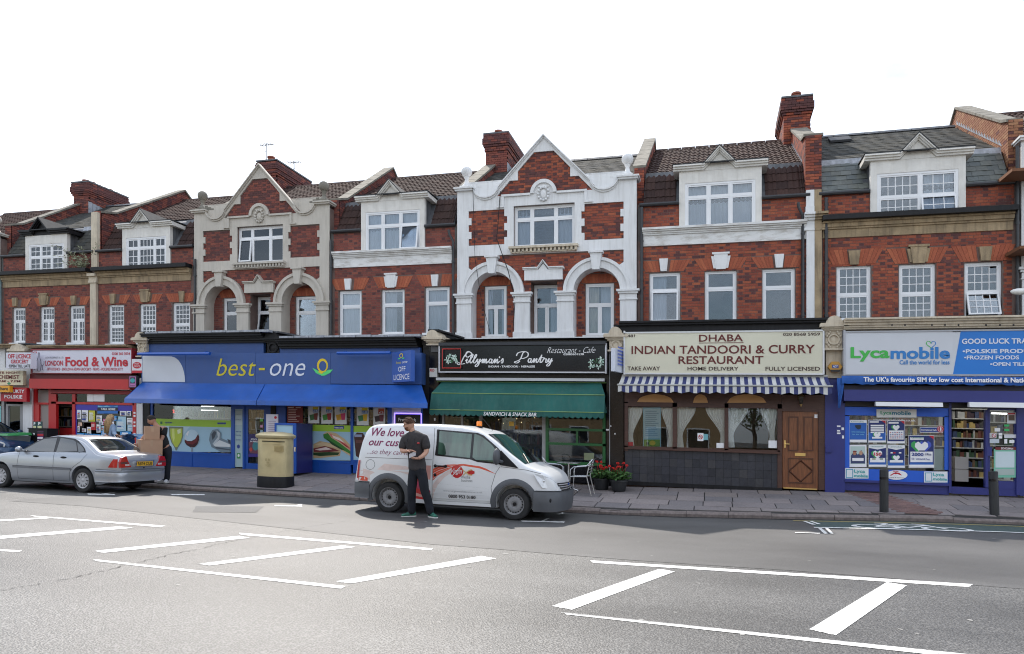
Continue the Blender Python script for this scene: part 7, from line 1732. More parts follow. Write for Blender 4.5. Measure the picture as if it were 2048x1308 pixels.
hl.v.append((3.26,-.82,.80));hl.f=[(8,i,(i+1)%8)for i in range(8)];hl.m=[0]*8;VB(hl,'headlamp',HL,V,smooth=False)
hl=MB()
for p in ((3.24,-.838,.79),(3.35,-.748,.74)):hl.sphere(p,.03,10,6,sc=(.6,.5,1))
VB(hl,'headlamp_reflector',CHR,V)
gr=MB()
for z in (.60,.645,.69,.735):
 pth=[(3.44,-.56,z),(3.50,-.40,z),(3.535,-.2,z),(3.545,0,z),(3.535,.2,z),(3.50,.40,z)]
 gr.tube([(x+.012,y,zz)for x,y,zz in pth],.012,4)
gr.tube([(3.46,-.58,.59),(3.46,-.57,.75)],.012,4);VB(gr,'grille',BLK,V)
lg=MB();lg.sphere((3.56,0,.70),.05,12,6,sc=(.3,1.3,.6));VB(lg,'emblem',mat('emblem_blue',(.02,.06,.25),.2),V)
fg=MB();fg.sphere((3.36,-.795,.42),.06,12,6,sc=(.6,.5,1));VB(fg,'fog_lamp',BLK,V)
pm=MB();pm.box(3.575,3.585,-.27,.25,.40,.51);npl=VB(pm,'number_plate',mat('plate_white',(.75,.75,.75),.3),V,smooth=False)
text(npl,'PF61 JHX',(-.23,.21,.42,.49),0,DK,.02,fn=lambda a,b:(3.588,a,b),shear=False)
for x,y in ((.02,0),(1.62,0)):
 b_=MB();z=vb.zt(x);b_.lathe([(.075,z-.01),(.075,z+.02),(.06,z+.03)],x,y,12);bs=VB(b_,'beacon',BLK,V)
 b_=MB();b_.lathe([(.06,z+.03),(.062,z+.11),(.052,z+.13),(.02,z+.135)],x,y,12);VB(b_,'beacon_lens',AMB,bs)
an=MB();an.tube([(1.95,-.1,1.74),(1.70,-.12,2.02)],.006,4);VB(an,'aerial',BLK,V)
SW=[mat('swirl_red',(.62,.03,.03),.3,coat=.5),mat('swirl_orange',(.72,.10,.05),.3,coat=.5),mat('swirl_pink',(.75,.38,.33),.3,coat=.5),mat('swirl_blush',(.76,.62,.58),.3,coat=.5),mat('swirl_magenta',(.55,.05,.12),.3,coat=.5)]
def swirl(poly,m,off):VB(vb.side(poly,off,dz=.03,dx=.1),'livery_print',m,V,smooth=False)
swirl([(.46,.30),(.92,.30),(.92,.44),(.66,.74),(.50,.88),(.46,.70)],SW[0],.0015);swirl([(.50,.72),(.92,.72),(.92,1.0),(.72,1.0),(.50,.93)],SW[2],.0012)
swirl([(.46,.62),(.92,.40),(.92,.50),(.46,.80)],SW[4],.0025);swirl([(.47,.40),(.9,.33),(.9,.36),(.47,.48)],SW[2],.0025);swirl([(.46,.30),(.92,.30),(.92,.32),(.46,.33)],VW,.003)
swirl([(-.68,.66),(-.42,.66),(-.42,.76),(-.30,.82),(-.58,.88),(-.70,.85)],SW[3],.0010);swirl([(-.70,.63),(-.47,.63),(-.47,.70),(-.70,.76)],SW[1],.0018);swirl([(-.28,.86),(.10,.88),(.50,.78),(.50,.96),(-.1,1.0)],SW[3],.0008)
c0=[(.97,.33),(1.02,.44),(1.10,.62),(1.28,.78),(1.5,.92),(1.75,1.0),(1.95,1.03),(2.25,.93),(2.30,.92),(2.02,1.06),(1.7,1.10),(1.3,1.10),(.97,1.02)]
swirl([(.97,.70),(1.05,.78),(1.2,.88),(1.40,.985),(1.62,1.02),(1.62,1.06),(1.3,1.05),(.97,.95)],SW[1],.0015);swirl([(.97,.33),(1.00,.45),(1.08,.62),(1.22,.78),(1.42,.92),(1.5,.96),(1.3,.92),(1.1,.78),(.97,.62)],SW[3],.0012)
swirl([(1.60,1.02),(1.85,1.01),(2.05,.96),(2.30,.885),(2.05,1.0),(1.85,1.055),(1.60,1.06)],SW[1],.0016)
for k in range(4):VB(vb.line([(.97,.74+.05*k),(1.1,.82+.045*k),(1.3,.92+.03*k),(1.5,.985+.02*k)],.003,.008),'livery_print',SW[2]if k%2 else VW,V,smooth=False)
EM=mat('emblem_red',(.50,.015,.02),.25,coat=.6)
ci=[(1.48+.135*math.cos(R(a)),.905+.13*math.sin(R(a)))for a in range(0,360,20)];swirl(ci,EM,.0045)
ci=[(1.77+.085*math.cos(R(a)),.90+.06*math.sin(R(a)))for a in range(0,360,24)];swirl(ci,EM,.0045);VB(vb.line([(1.61,.83),(1.68,.90),(1.74,.94),(1.80,.955)],.006,.02),'livery_print',mat('gold_ribbon',(.65,.45,.20),.3),V,smooth=False)
VB(vb.line([(1.60,.95),(1.66,.90),(1.73,.85),(1.80,.845)],.006,.02),'livery_print',MATS['gold_ribbon'],V,smooth=False)
PURT=mat('lettering_purple',(.22,.012,.085),.4);GRT=mat('lettering_grey',(.16,.16,.17),.4)
fs=lambda a,b:(a,-(vb.hw(a,b)+.004),b);fs2=lambda a,b:(a,-(vb.hw(a,b)+.008),b)
for s_,bx,m_,bo_,it,f_ in (('We love',(-.46,.27,1.56,1.73),PURT,.015,.3,fs),('our customers',(-.50,.83,1.36,1.49),PURT,.015,.3,fs),('...so they can love us',(-.51,.74,1.16,1.29),PURT,-.008,.3,fs),('Virgin',(1.36,1.585,.835,.965),VW,.0,.35,fs2),('media',(1.58,1.76,.775,.835),GRT,-.005,0,fs),('business',(1.58,1.81,.71,.765),GRT,-.005,0,fs),('www.virginmediabusiness.co.uk',(1.20,2.02,.485,.53),GRT,-.012,0,fs),('0800 953 0180',(1.31,1.88,.375,.44),DK,.02,0,fs)):
 text(V,s_,bx,0,m_,bo_,it,fn=f_,shear=False)
VB(vb.line([(1.37,.80),(1.46,.90),(1.55,1.0)],.008,.014),'livery_print',VW,V,smooth=False)
for z in (.36,.46,.55):VB(vb.line([(.99,z),(2.18,z)],.003,.012),'pressed_rib',VW,V)
SIL=mat('silver_paint',(.40,.42,.46),.30,.55,var=.04,scale=1.5,coat=.7)
def saloon(label,u,y,h,rz,sc,paint,plate=True):
 K=vroot('parked_car',label,'car',u,y,h,rz,sc)
 b=Body(zt=[(-1.06,.80),(-1.02,.93),(-.96,.975),(-.80,1.0),(-.45,1.035),(-.36,1.06),(-.15,1.18),(.12,1.33),(.35,1.40),(.7,1.43),(1.1,1.425),(1.38,1.38),(1.62,1.28),(2.05,1.03),(2.15,.985),(2.6,.94),(3.0,.87),(3.25,.79),(3.38,.70),(3.42,.60)],w=[(-1.06,.70),(-1.02,.76),(-.92,.82),(-.6,.85),(-.2,.86),(2.4,.86),(2.9,.83),(3.2,.77),(3.34,.68),(3.42,.58)],fl=[(.2,.94),(.35,.975),(.6,1.0),(.82,.985),(.95,.95),(1.02,.91),(1.2,.82),(1.43,.70)],zb=[(-1.06,.38),(-.5,.22),(3.0,.20),(3.42,.26)],r=.075,crown=.025)
 xs=[-1.06,-1.05,-1.035,-1.02,-1.0,-.98,-.96,-.93,-.9,-.86,-.82,-.77,-.72,-.6,-.5,-.43,-.37,-.3,-.22]+[-.14+.08*i for i in range(30)]+[2.3+.12*i for i in range(7)]+[3.1,3.18,3.25,3.31,3.36,3.39,3.42]
 bo=VB(b.mesh(xs),'body',paint,K,smooth=False);carve(bo,[(0,.33),(2.69,.33)],.355,.86);autosmooth(bo,35)
 for x in (0,2.69):wheel(K,x,.745,.308,.19,'disc',1);wheel(K,x,-.745,.308,.19,'disc',-1)
 ub=MB();ub.box(-.9,3.2,-.55,.55,.2,.4);VB(ub,'underbody',BLK,K)
 for sg in (1,-1):
  glf=[(.98,.985),(2.02,.985),(1.92,1.04),(1.60,1.235),(1.40,1.325),(1.05,1.345)];glr=[(.22,.99),(.90,.985),(.94,1.345),(.62,1.335),(.40,1.27)];glq=[(-.02,1.0),(.18,.99),(.36,1.25),(.28,1.23),(.10,1.12)]
  VB(b.side([(-.08,.965),(2.10,.96),(1.98,1.04),(1.62,1.265),(1.42,1.355),(1.05,1.385),(.6,1.375),(.34,1.29),(.06,1.12)],.003,sg),'window_surround',BLKS,K)
  VB(b.side(glf,.007,sg),'side_window',CGL,K);VB(b.side(glr,.007,sg),'side_window',CGL,K);VB(b.side(glq,.007,sg),'side_window',CGL,K)
  gp_=mat('gap_shadow',(.03,.03,.03),.8)
  for pts in ([(.94,.27),(.93,.7),(.95,.97)],[(2.10,.27),(2.12,.6),(2.08,.95)],[(-.10,.97),(.06,.78),(.28,.64),(.40,.5),(.42,.27)],[(.42,.27),(2.10,.27)]):VB(b.line(pts,.002,.008,sg),'panel_gap',gp_,K)
  VB(b.side([(.36,.545),(2.26,.545),(2.26,.60),(.36,.60)],.010,sg),'rubbing_strip',mat('strip_grey',(.17,.18,.20),.4),K)
  VB(b.line([(.36,.602),(2.26,.602)],.013,.006,sg),'rubbing_strip_line',BLK,K)
  for x in (.62,1.52):
   m_=MB();m_.sphere((x,sg*(b.hw(x,.86)+.004),.86),.05,10,6,sc=(2.0,.35,.55));VB(m_,'door_handle',BLK,K)
  mr=MB();mr.sphere((1.98,sg*.93,1.02),.085,12,8,sc=(.7,1.1,.9));mr.tube([(1.95,sg*.80,.99),(1.96,sg*.9,1.0)],.03,6);VB(mr,'mirror',paint,K)
  tl_=b.side([(-1.00,.66),(-.78,.66),(-.84,.76),(-.91,.87),(-1.00,.87)],.014,sg,dz=.02,dx=.03);VB(tl_,'tail_lamp',REDL,K)
  ml=MB();pts=[(.40,.665),(.75,.66),(.75,.80),(.70,.91),(.56,.935),(.50,.80)]
  ml.add([(-1.068-.006*0,sg*p[0],p[1])for p in pts]+[(-1.0,sg*p[0],p[1])for p in pts],[tuple(range(6)),tuple(range(11,5,-1))]+[(i,(i+1)%6,(i+1)%6+6,i+6)for i in range(6)])
  tl2=VB(ml,'tail_lamp',REDL,K,smooth=False)
  m_=MB();m_.box(-1.074,-1.066,sg*.53,sg*.74,.755,.80);VB(m_,'indicator',mat('lens_smoke',(.12,.05,.05),.15),tl2,smooth=False)
  m_=MB();m_.box(-1.074,-1.066,sg*.47,sg*.60,.70,.745);VB(m_,'reversing_lens',mat('lens_clear',(.6,.5,.5),.15),tl2,smooth=False)
  hl=b.side([(3.12,.56),(3.34,.56),(3.36,.70),(3.18,.76)],.010,sg);VB(hl,'headlamp',HL,K)
 VB(b.deck(-.37,.16,.66,.56,.006),'rear_window',CGL,K);VB(b.deck(1.50,2.08,.56,.68,.006),'windscreen',CGL,K)
 rb=[(-.42,b.hw(-.42,.5)),(-.75,b.hw(-.75,.5)),(-.93,.80),(-1.03,.70),(-1.08,.5),(-1.09,.2),(-1.09,-.2),(-1.08,-.5),(-1.03,-.70),(-.93,-.80),(-.75,-b.hw(-.75,.5)),(-.42,-b.hw(-.42,.5))]
 VB(ribbon(b,rb,.30,.605,-.04),'rear_bumper',paint,K)
 st_=MB();st_.v=[]
 for (x,y)in rb:a=math.atan2(y,x+.2);d=Vector((x+.2,y)).normalized()*.046;st_.v+=[(x+d.x,y+d.y,.535),(x+d.x,y+d.y,.575)]
 st_.f=[(2*i,2*i+1,2*i+3,2*i+2)for i in range(len(rb)-1)];st_.m=[0]*len(st_.f);VB(st_,'bumper_strip',mat('strip_grey',(.17,.18,.20),.4),K)
 fr=[(3.02,-b.hw(3.02,.5)),(3.2,-b.hw(3.2,.5)),(3.34,-.70),(3.42,-.5),(3.46,-.2),(3.46,.2),(3.42,.5),(3.34,.70),(3.2,b.hw(3.2,.5)),(3.02,b.hw(3.02,.5))]
 VB(ribbon(b,fr,.22,.58,-.04),'front_bumper',paint,K)
 if plate:
  pm=MB();pm.box(-1.10,-1.068,-.31,.31,.675,.815);VB(pm,'plate_recess',CHR,K,smooth=False)
  pm=MB();pm.box(-1.108,-1.10,-.26,.26,.69,.80);npl=VB(pm,'number_plate',mat('plate_yellow',(.72,.42,.03),.35),K,smooth=False)
  text(npl,'R874 CUB',(-.235,.235,.705,.785),0,DK,.02,fn=lambda a,b_:(-1.110,-a,b_),shear=False)
  em=MB();n=20
  for i in range(n):a,c_=2*math.pi*i/n,2*math.pi*(i+1)/n;em.tube([(-1.03,.045*math.cos(a),.90+.045*math.sin(a)),(-1.03,.045*math.cos(c_),.90+.045*math.sin(c_))],.005,4)
  for a in (90,210,330):em.tube([(-1.03,0,.90),(-1.03,.043*math.cos(R(a)),.90+.043*math.sin(R(a)))],.005,4)
  VB(em,'emblem',CHR,K,smooth=False)
  lk=MB();lk.sphere((-1.072,0,.64),.018,8,6);VB(lk,'lock',BLK,K)
  VB(b.line([(-.86,.98),(-.95,.90),(-.97,.62)],.003,.008,-1),'panel_gap',MATS['gap_shadow'],K)
 return K
cu_,cy_=G(168,983)
CARU,CARY=-14.37,-6.30
saloon('silver saloon car seen from behind its left rear corner, yellow rear number plate',CARU,CARY,hr(-15,-6.3),math.pi,.95,SIL)
bu=F(17,905,-3.9)[0]
saloon('blue car at the left edge, only its nose showing beyond the silver car',bu-3.42,-3.3,hp(bu-1,-3.3),0,1.,mat('dark_blue_paint',(.02,.06,.14),.3,.3,coat=.7),plate=False)
def skin(parent,name,J,edges,m,sub=2,rootj=None,label=None):
 """continuous body grown round a skeleton.  J: name -> (x, y, z, radius) or (x,y,z,(rx,ry))"""
 if name=='body':J={k:(v[:3]+(tuple(x*.78 for x in v[3]),)if isinstance(v[3],tuple)else v)for k,v in J.items()}
 ks=list(J);me=bpy.data.meshes.new(name);me.from_pydata([J[k][:3]for k in ks],[(ks.index(a),ks.index(b))for a,b in edges],[])
 o=bpy.data.objects.new(name,me);COL.objects.link(o);mo=o.modifiers.new('skin','SKIN');mo.use_smooth_shade=True;mo.branch_smoothing=.4
 sv=me.skin_vertices[0].data if me.skin_vertices else None
 for i,k in enumerate(ks):
  r=J[k][3];sv[i].radius=r if isinstance(r,tuple)else (r,r);sv[i].use_root=(k==(rootj or ks[0]))
 s=o.modifiers.new('sub','SUBSURF');s.levels=sub;s.render_levels=sub
 dg=bpy.context.evaluated_depsgraph_get();dg.update();nm=bpy.data.meshes.new_from_object(o.evaluated_get(dg));nm.name=name
 bpy.data.objects.remove(o);nm.materials.clear();nm.materials.append(m)
 for p in nm.polygons:p.use_smooth=True
 o=bpy.data.objects.new(name,nm);COL.objects.link(o);o.parent=parent;ORG[o.name]=(0,0,0)
 if label:o['label']=label
 return o
def chain(*names):return list(zip(names,names[1:]))
SKIN=mat('skin',(.52,.29,.20),.55,var=.08,scale=12);SKIN2=mat('skin_tan',(.40,.21,.14),.55,var=.08,scale=12)
SHIRT=mat('charcoal_polo',(.040,.036,.038),.9,var=.25,scale=6,bump=1.,bscale=9);TROU=mat('navy_trousers',(.010,.012,.019),.9,var=.3,scale=5,bump=1.,bscale=7)
def head(parent,c,r,facing,hairm,skinm,beard=None,tilt=0.,long=None,glasses=False,neck=None):
 """head with face; facing = angle of the nose in plan (0 = +x, -90deg = to the camera)"""
 def place(mb):
  out=[]
  M=Matrix.Rotation(facing,3,'Z')@Matrix.Rotation(tilt,3,'Y')
  for p in mb.v:q_=M@Vector(p);out.append((c[0]+q_.x,c[1]+q_.y,c[2]+q_.z))
  mb.v=out;return mb
 hm=MB();n,k=24,18
 for j in range(k+1):
  p=math.pi*j/k-math.pi/2;z=math.sin(p);cr_=math.cos(p)
  for i in range(n):
   a=2*math.pi*i/n;x,y=cr_*math.cos(a),cr_*math.sin(a)
   fx=r*(.98 if x>0 else 1.08);w=r*.80;
   X=x*fx;Y_=y*w;Z=z*r*1.22
   if z<0:t=-z;Y_*=1-.30*t*t;X=X*(1-.22*t)+r*.18*t*(1 if x>-.2 else .3)
   if x>.6 and abs(y)<.45 and -.25<z<.1:X+=r*.02
   if x>.5 and abs(abs(y)-.38)<.16 and -.02<z<.22:X-=r*.07
   if x>.7 and abs(y)<.3 and -.62<z<-.5:X-=r*.03
   hm.v.append((X,Y_,Z))
 hm.f=[(j*n+i,j*n+(i+1)%n,(j+1)*n+(i+1)%n,(j+1)*n+i)for j in range(k)for i in range(n)];hm.m=[0]*len(hm.f)
 nose=MB();nose.add([(r*.93,0,r*.12),(r*.88,-r*.10,-r*.26),(r*.88,r*.10,-r*.26),(r*1.19,0,-r*.20),(r*.90,0,-r*.32),(r*1.02,-r*.03,-r*.02),(r*1.02,r*.03,-r*.02)],[(0,5,6),(5,1,3),(6,3,2),(5,3,6),(1,4,3),(4,2,3),(0,1,5),(0,6,2)]);hm.add(nose.v,nose.f)
 for sg in (-1,1):e=MB();e.sphere((-r*.02,sg*r*.80,-r*.05),r*.22,8,6,sc=(.55,.28,1.1));hm.add(e.v,e.f)
 lp=MB();lp.sphere((r*.93,0,-r*.52),r*.14,8,5,sc=(.45,1.2,.35));hm.add(lp.v,lp.f)
 h=place(hm).build('head',skinm,parent,smooth=True,shear=False)
 ey=MB()
 for sg in (-1,1):ey.sphere((r*.86,sg*r*.31,r*.08),r*.085,8,6)
 place(ey).build('eyes',mat('eye',(.06,.05,.045),.2),h,smooth=True,shear=False)
 br=MB()
 for sg in (-1,1):br.sphere((r*.90,sg*r*.32,r*.26),r*.14,8,4,sc=(.3,1.2,.22))
 place(br).build('eyebrows',hairm,h,smooth=True,shear=False)
 ha=MB();rg=random.Random(int(r*1e4)+len(parent.name))
 cap=MB();
 for j in range(9):
  p=math.pi/2-j*.19
  for i in range(20):
   a=2*math.pi*i/20;x,y=math.cos(p)*math.cos(a),math.cos(p)*math.sin(a);s_=1.07 if not long else 1.10
   z=math.sin(p);front=max(0,x)*.0
   Z=z*r*1.26;X=x*r*1.10;
   if x>.35 and z<.62:Z=max(Z,r*.62);X=min(X,r*.80)
   cap.v.append((X*s_/1.05,y*r*.86*s_/1.02,max(Z,-r*.30 if x<-.1 else r*.10 if x<.4 else r*.5)))
 cap.f=[(j*20+i,j*20+(i+1)%20,(j+1)*20+(i+1)%20,(j+1)*20+i)for j in range(8)for i in range(20)];cap.m=[0]*len(cap.f)
 ha.add(cap.v,cap.f)
 for _ in range(150 if not long else 40):
  a=rg.uniform(0,6.28);p=rg.uniform(.25,1.5);x,y,z=math.cos(p)*math.cos(a),math.cos(p)*math.sin(a),math.sin(p)
  if x>.45 and z<.62:continue
  ha.sphere((x*r*1.08,y*r*.88,z*r*1.26),r*rg.uniform(.10,.19),6,4)
 if long:
  for i in range(26):
   a=lerp(R(70),R(290),i/25);x,y=math.cos(a),math.sin(a)
   ha.tube([(x*r*.98,y*r*.84,r*.5),(x*r*1.12,y*r*.98,-r*.3),(x*r*1.15+rg.uniform(-.02,.02),y*r*1.0,-r*1.6),(x*r*1.0,y*r*.9,-long*rg.uniform(.85,1.1))],[r*.16,r*.2,r*.18,r*.05],5)
 place(ha).build('hair',hairm,h,smooth=True,shear=False)
 if beard:
  be=MB()
  for _ in range(120):
   a=rg.uniform(-1.25,1.25);z=rg.uniform(-1.05,-.42)
   if abs(a)<.35 and -.62<z<-.45:continue
   k_=math.sqrt(max(.05,1-(z*.82)**2));be.sphere((math.cos(a)*k_*r*.96+r*.10,math.sin(a)*k_*r*.68,z*r*1.05),r*.085,5,4)
  place(be).build('beard',beard,h,smooth=True,shear=False)
 if glasses:
  g_=MB()
  for sg in (-1,1):
   pts=[(r*1.03,sg*(r*.32)+r*.2*math.cos(R(a)),r*.07+r*.15*math.sin(R(a)))for a in range(0,361,40)];g_.tube(pts,r*.022,4)
   g_.tube([(r*1.02,sg*r*.52,r*.1),(r*.05,sg*r*.84,r*.08)],r*.02,4)
  place(g_).build('glasses',BLK,h,shear=False)
 return h
def hand(parent,wrist,dir_,palm_n,size,m,curl=.5,side=1,spread=.12,name='hand'):
 """palm and five bent fingers.  dir_: from wrist to fingertips, palm_n: out of the palm"""
 d=Vector(dir_).normalized();nrm=Vector(palm_n).normalized();nrm=(nrm-d*nrm.dot(d)).normalized();sdir=d.cross(nrm)*side;w=Vector(wrist);s=size
 mb=MB();pl=MB()
 secs=[(0,.030,.020),(.25,.036,.022),(.6,.044,.020),(1.0,.046,.016)]
 n=10;vs=[]
 for t,rw,rt in secs:
  c=w+d*(.095*t*s)
  for i in range(n):a=2*math.pi*i/n;vs.append(tuple(c+sdir*(rw*s*math.cos(a))+nrm*(rt*s*math.sin(a))))
 mb.add(vs,[(j*n+i,j*n+(i+1)%n,(j+1)*n+(i+1)%n,(j+1)*n+i)for j in range(3)for i in range(n)]+[tuple(range(n)),tuple(range(4*n-1,3*n-1,-1))])
 for i,(off,ln)in enumerate(((-.034,.070),(-.012,.080),(.011,.075),(.032,.058))):
  b=w+d*(.090*s)+sdir*(off*s);dd=(d+sdir*(off*spread*10)).normalized();pts=[b-dd*.02*s,b];cang=curl
  for seg_ in (.45,.32,.23):
   dd=(dd*math.cos(cang)+nrm*math.sin(cang)).normalized();pts.append(pts[-1]+dd*(ln*seg_*s));
  mb.tube([tuple(p)for p in pts],[.0095*s,.0098*s,.009*s,.008*s,.006*s],7)
 b=w+d*(.025*s)-sdir*(.030*s);dd=(d*.6-sdir*.7+nrm*.35).normalized();p1=b+dd*.04*s;dd2=(d*.9-sdir*.25+nrm*.45).normalized();p2=p1+dd2*.032*s;p3=p2+dd2*.024*s
 mb.tube([tuple(b),tuple(p1),tuple(p2),tuple(p3)],[.014*s,.012*s,.010*s,.007*s],7)
 return mb.build(name,m,parent,smooth=True,shear=False)
def shoe(parent,at,ang,m,sole,L_=.29,name='shoe'):
 c,s_=math.cos(ang),math.sin(ang)
 def tf(p):return (at[0]+p[0]*c-p[1]*s_,at[1]+p[0]*s_+p[1]*c,at[2]+p[2])
 mb=MB();secs=[(-.08,.035,.085),(-.05,.042,.10),(0,.044,.105),(.06,.046,.085),(.12,.050,.065),(.17,.046,.052),(.205,.028,.038)];n=12
 for x,w,h in secs:
  for i in range(n):a=2*math.pi*i/n;z=.015+h*.5+h*.5*math.sin(a);mb.v.append(tf((x,w*math.cos(a)*(1 if math.sin(a)<.3 else .85),max(.018,z))))
 k=len(secs);mb.f=[(j*n+i,j*n+(i+1)%n,(j+1)*n+(i+1)%n,(j+1)*n+i)for j in range(k-1)for i in range(n)]+[tuple(range(n-1,-1,-1)),tuple((k-1)*n+i for i in range(n))];mb.m=[0]*len(mb.f)
 o=mb.build(name,m,parent,smooth=True,shear=False)
 sb=MB();pl=[(-.09,-.025),(-.06,-.045),(.05,-.048),(.14,-.052),(.20,-.035),(.215,0),(.20,.035),(.14,.052),(.05,.048),(-.06,.045),(-.09,.025)]
 m_=MB();m_.prz(pl,.0,.022);sb.add([tf(p)for p in m_.v],m_.f);sb.build('sole',sole,o,shear=False)
mu,my=-5.50,-7.62
P1_=root('person','bearded man in a charcoal polo shirt and dark trousers standing in front of the van','person',(mu,my,hr(mu,my)));ORG[P1_.name]=(0,0,0);P1_.location.z+=.0
J={'pel':(-.03,0,.98,(.155,.115)),'wst':(-.05,.01,1.14,(.155,.11)),'chs':(-.08,0,1.36,(.19,.125)),'upc':(-.085,0,1.53,(.15,.10)),'nck':(-.125,-.015,1.64,.07),'nk2':(-.165,-.035,1.80,.062),'sL':(-.29,0,1.54,.078),'eL':(-.335,-.06,1.30,.052),'fL':(-.23,-.20,1.29,.045),'hL':(-.10,-.27,1.30,.032),'sR':(.12,0,1.54,.078),'eR':(.175,-.02,1.28,.052),'fR':(.14,-.14,1.20,.045),'hR':(.07,-.22,1.15,.032),'tL':(-.12,0,.86,.098),'kL':(-.145,-.02,.52,.068),'cL':(-.155,.01,.34,.062),'aL':(-.165,.02,.10,.045),'tR':(.07,0,.86,.098),'kR':(.13,-.02,.52,.068),'cR':(.19,.01,.34,.062),'aR':(.245,.02,.10,.045)}
E_=chain('pel','wst','chs','upc','nck','nk2')+[('upc','sL'),('upc','sR')]+chain('sL','eL','fL','hL')+chain('sR','eR','fR','hR')+[('pel','tL'),('pel','tR')]+chain('tL','kL','cL','aL')+chain('tR','kR','cR','aR')
skin(P1_,'body',J,E_,SKIN,rootj='pel')
g_=.022
Jt={k:(v[0],v[1],v[2],tuple(x+g_ for x in v[3])if isinstance(v[3],tuple)else v[3]+g_)for k,v in J.items()}
Jt['slL']=(-.34,-.055,1.31,.085);Jt['slR']=(.175,-.02,1.31,.085);Jt['low']=(-.03,0,.99,(.20,.155));Jt['hem']=(-.03,0,.87,(.19,.15));Jt['col']=(-.13,-.01,1.69,.088);Jt['sL']=(-.29,0,1.55,.112);Jt['sR']=(.12,0,1.55,.112)
skin(P1_,'polo_shirt',{k:Jt[k]for k in ('hem','low','wst','chs','upc','col','sL','sR','slL','slR')},chain('hem','low','wst','chs','upc','col')+[('upc','sL'),('upc','sR'),('sL','slL'),('sR','slR')],SHIRT,rootj='hem')
Jp={k:Jt[k]for k in ('tL','kL','cL','tR','kR','cR')};Jp['pel']=(-.03,0,.96,(.17,.13));Jp['wai']=(-.035,0,1.10,(.155,.12));Jp['aL']=(-.165,.02,.03,.078);Jp['aR']=(.25,.02,.03,.078);Jp['kL']=Jp['kL'][:3]+(.092,);Jp['kR']=Jp['kR'][:3]+(.092,);Jp['cL']=Jp['cL'][:3]+(.086,);Jp['cR']=Jp['cR'][:3]+(.086,)
skin(P1_,'trousers',Jp,[('wai','pel'),('pel','tL'),('pel','tR')]+chain('tL','kL','cL','aL')+chain('tR','kR','cR','aR'),TROU,rootj='pel')
HAIRB=mat('brown_hair',(.075,.030,.014),.7,var=.4,scale=40);GING=mat('ginger_beard',(.16,.055,.02),.8,var=.3,scale=60)
head(P1_,(-.185,-.055,1.815),.105,R(205),HAIRB,SKIN,GING,R(12),glasses=True)
hand(P1_,(-.115,-.265,1.30),(.9,-.15,.05),(.1,-.2,-1),1.15,SKIN,.22,1);hand(P1_,(.085,-.21,1.155),(-.9,-.2,.05),(0,-.2,1),1.15,SKIN,.45,1)
dv=MB();dv.box(-.07,.06,-.31,-.285,1.19,1.27);dv.v=[(x,y-.0*(z),z+(x*.4))for x,y,z in dv.v];dv.build('handheld_terminal',C(200,200,205),P1_,shear=False)
lg_=MB();lg_.sphere((.05,-.145,1.45),.028,10,5,sc=(1.1,.25,.6));lg_.build('shirt_badge',EM,P1_,smooth=True,shear=False)
ln=MB();ln.tube([(-.18,-.09,1.60),(-.20,-.165,1.42),(-.12,-.20,1.25)],.006,4);ln.tube([(-.05,-.09,1.60),(-.04,-.165,1.42),(-.10,-.20,1.25)],.006,4);ln.build('lanyard',mat('lanyard',(.01,.01,.015),.7),P1_,shear=False)
cl=MB()
for sg in (-1,1):cl.add([(-.115,-.085,1.575),(-.115+sg*.07,-.10,1.615),(-.115+sg*.075,-.02,1.655),(-.115+sg*.02,-.075,1.62)],[(0,1,2,3)])
cl.build('collar',SHIRT,P1_,shear=False)
SHG=mat('green_shoe',(.02,.13,.09),.6,var=.5,scale=14);SHW=mat('shoe_sole',(.7,.7,.68),.6)
shoe(P1_,(-.165,.03,0),R(215),SHG,SHW);shoe(P1_,(.25,.03,0),R(-38),SHG,SHW)
bu_,by_=G(331,966,.13)
by_=-5.02;bu_=F(331,960,by_)[0];hh_=hp(bu_,by_)
P2_=root('person','short-haired man in a black t-shirt leaning over two cardboard boxes he carries','person',(bu_,by_,hh_));ORG[P2_.name]=(0,0,0)
BT=mat('black_tshirt',(.012,.012,.014),.9,bump=1.,bscale=9);GREYV=mat('grey_panel',(.28,.29,.30),.8)
J={'pel':(.0,0,.93,(.15,.12)),'wst':(-.03,-.02,1.10,(.14,.11)),'chs':(-.10,-.06,1.30,(.16,.12)),'upc':(-.15,-.09,1.44,(.12,.095)),'nck':(-.20,-.13,1.53,.065),'nk2':(-.255,-.18,1.66,.058),'sL':(-.30,-.14,1.42,.07),'eL':(-.40,-.32,1.20,.05),'hL':(-.42,-.48,1.02,.034),'sR':(.02,-.06,1.42,.075),'eR':(.055,-.18,1.16,.05),'fR':(.02,-.32,1.02,.042),'hR':(-.02,-.40,.93,.034),'tL':(-.09,0,.84,.095),'kL':(-.11,-.05,.50,.068),'aL':(-.04,.05,.10,.048),'tR':(.09,0,.84,.095),'kR':(.085,-.03,.50,.068),'aR':(.06,-.02,.10,.048)}
E2=chain('pel','wst','chs','upc','nck','nk2')+[('upc','sL'),('upc','sR')]+chain('sL','eL','hL')+chain('sR','eR','fR','hR')+[('pel','tL'),('pel','tR')]+chain('tL','kL','aL')+chain('tR','kR','aR')
skin(P2_,'body',J,E2,SKIN2,rootj='pel')
Jt={k:(v[0],v[1],v[2],tuple(x+.02 for x in v[3])if isinstance(v[3],tuple)else v[3]+.02)for k,v in J.items()};Jt['slR']=(.055,-.15,1.22,.082);Jt['slL']=(-.38,-.28,1.24,.08);Jt['sR']=(.03,-.06,1.43,.105);Jt['sL']=(-.30,-.14,1.43,.10);Jt['pel']=(0,0,.86,(.175,.145))
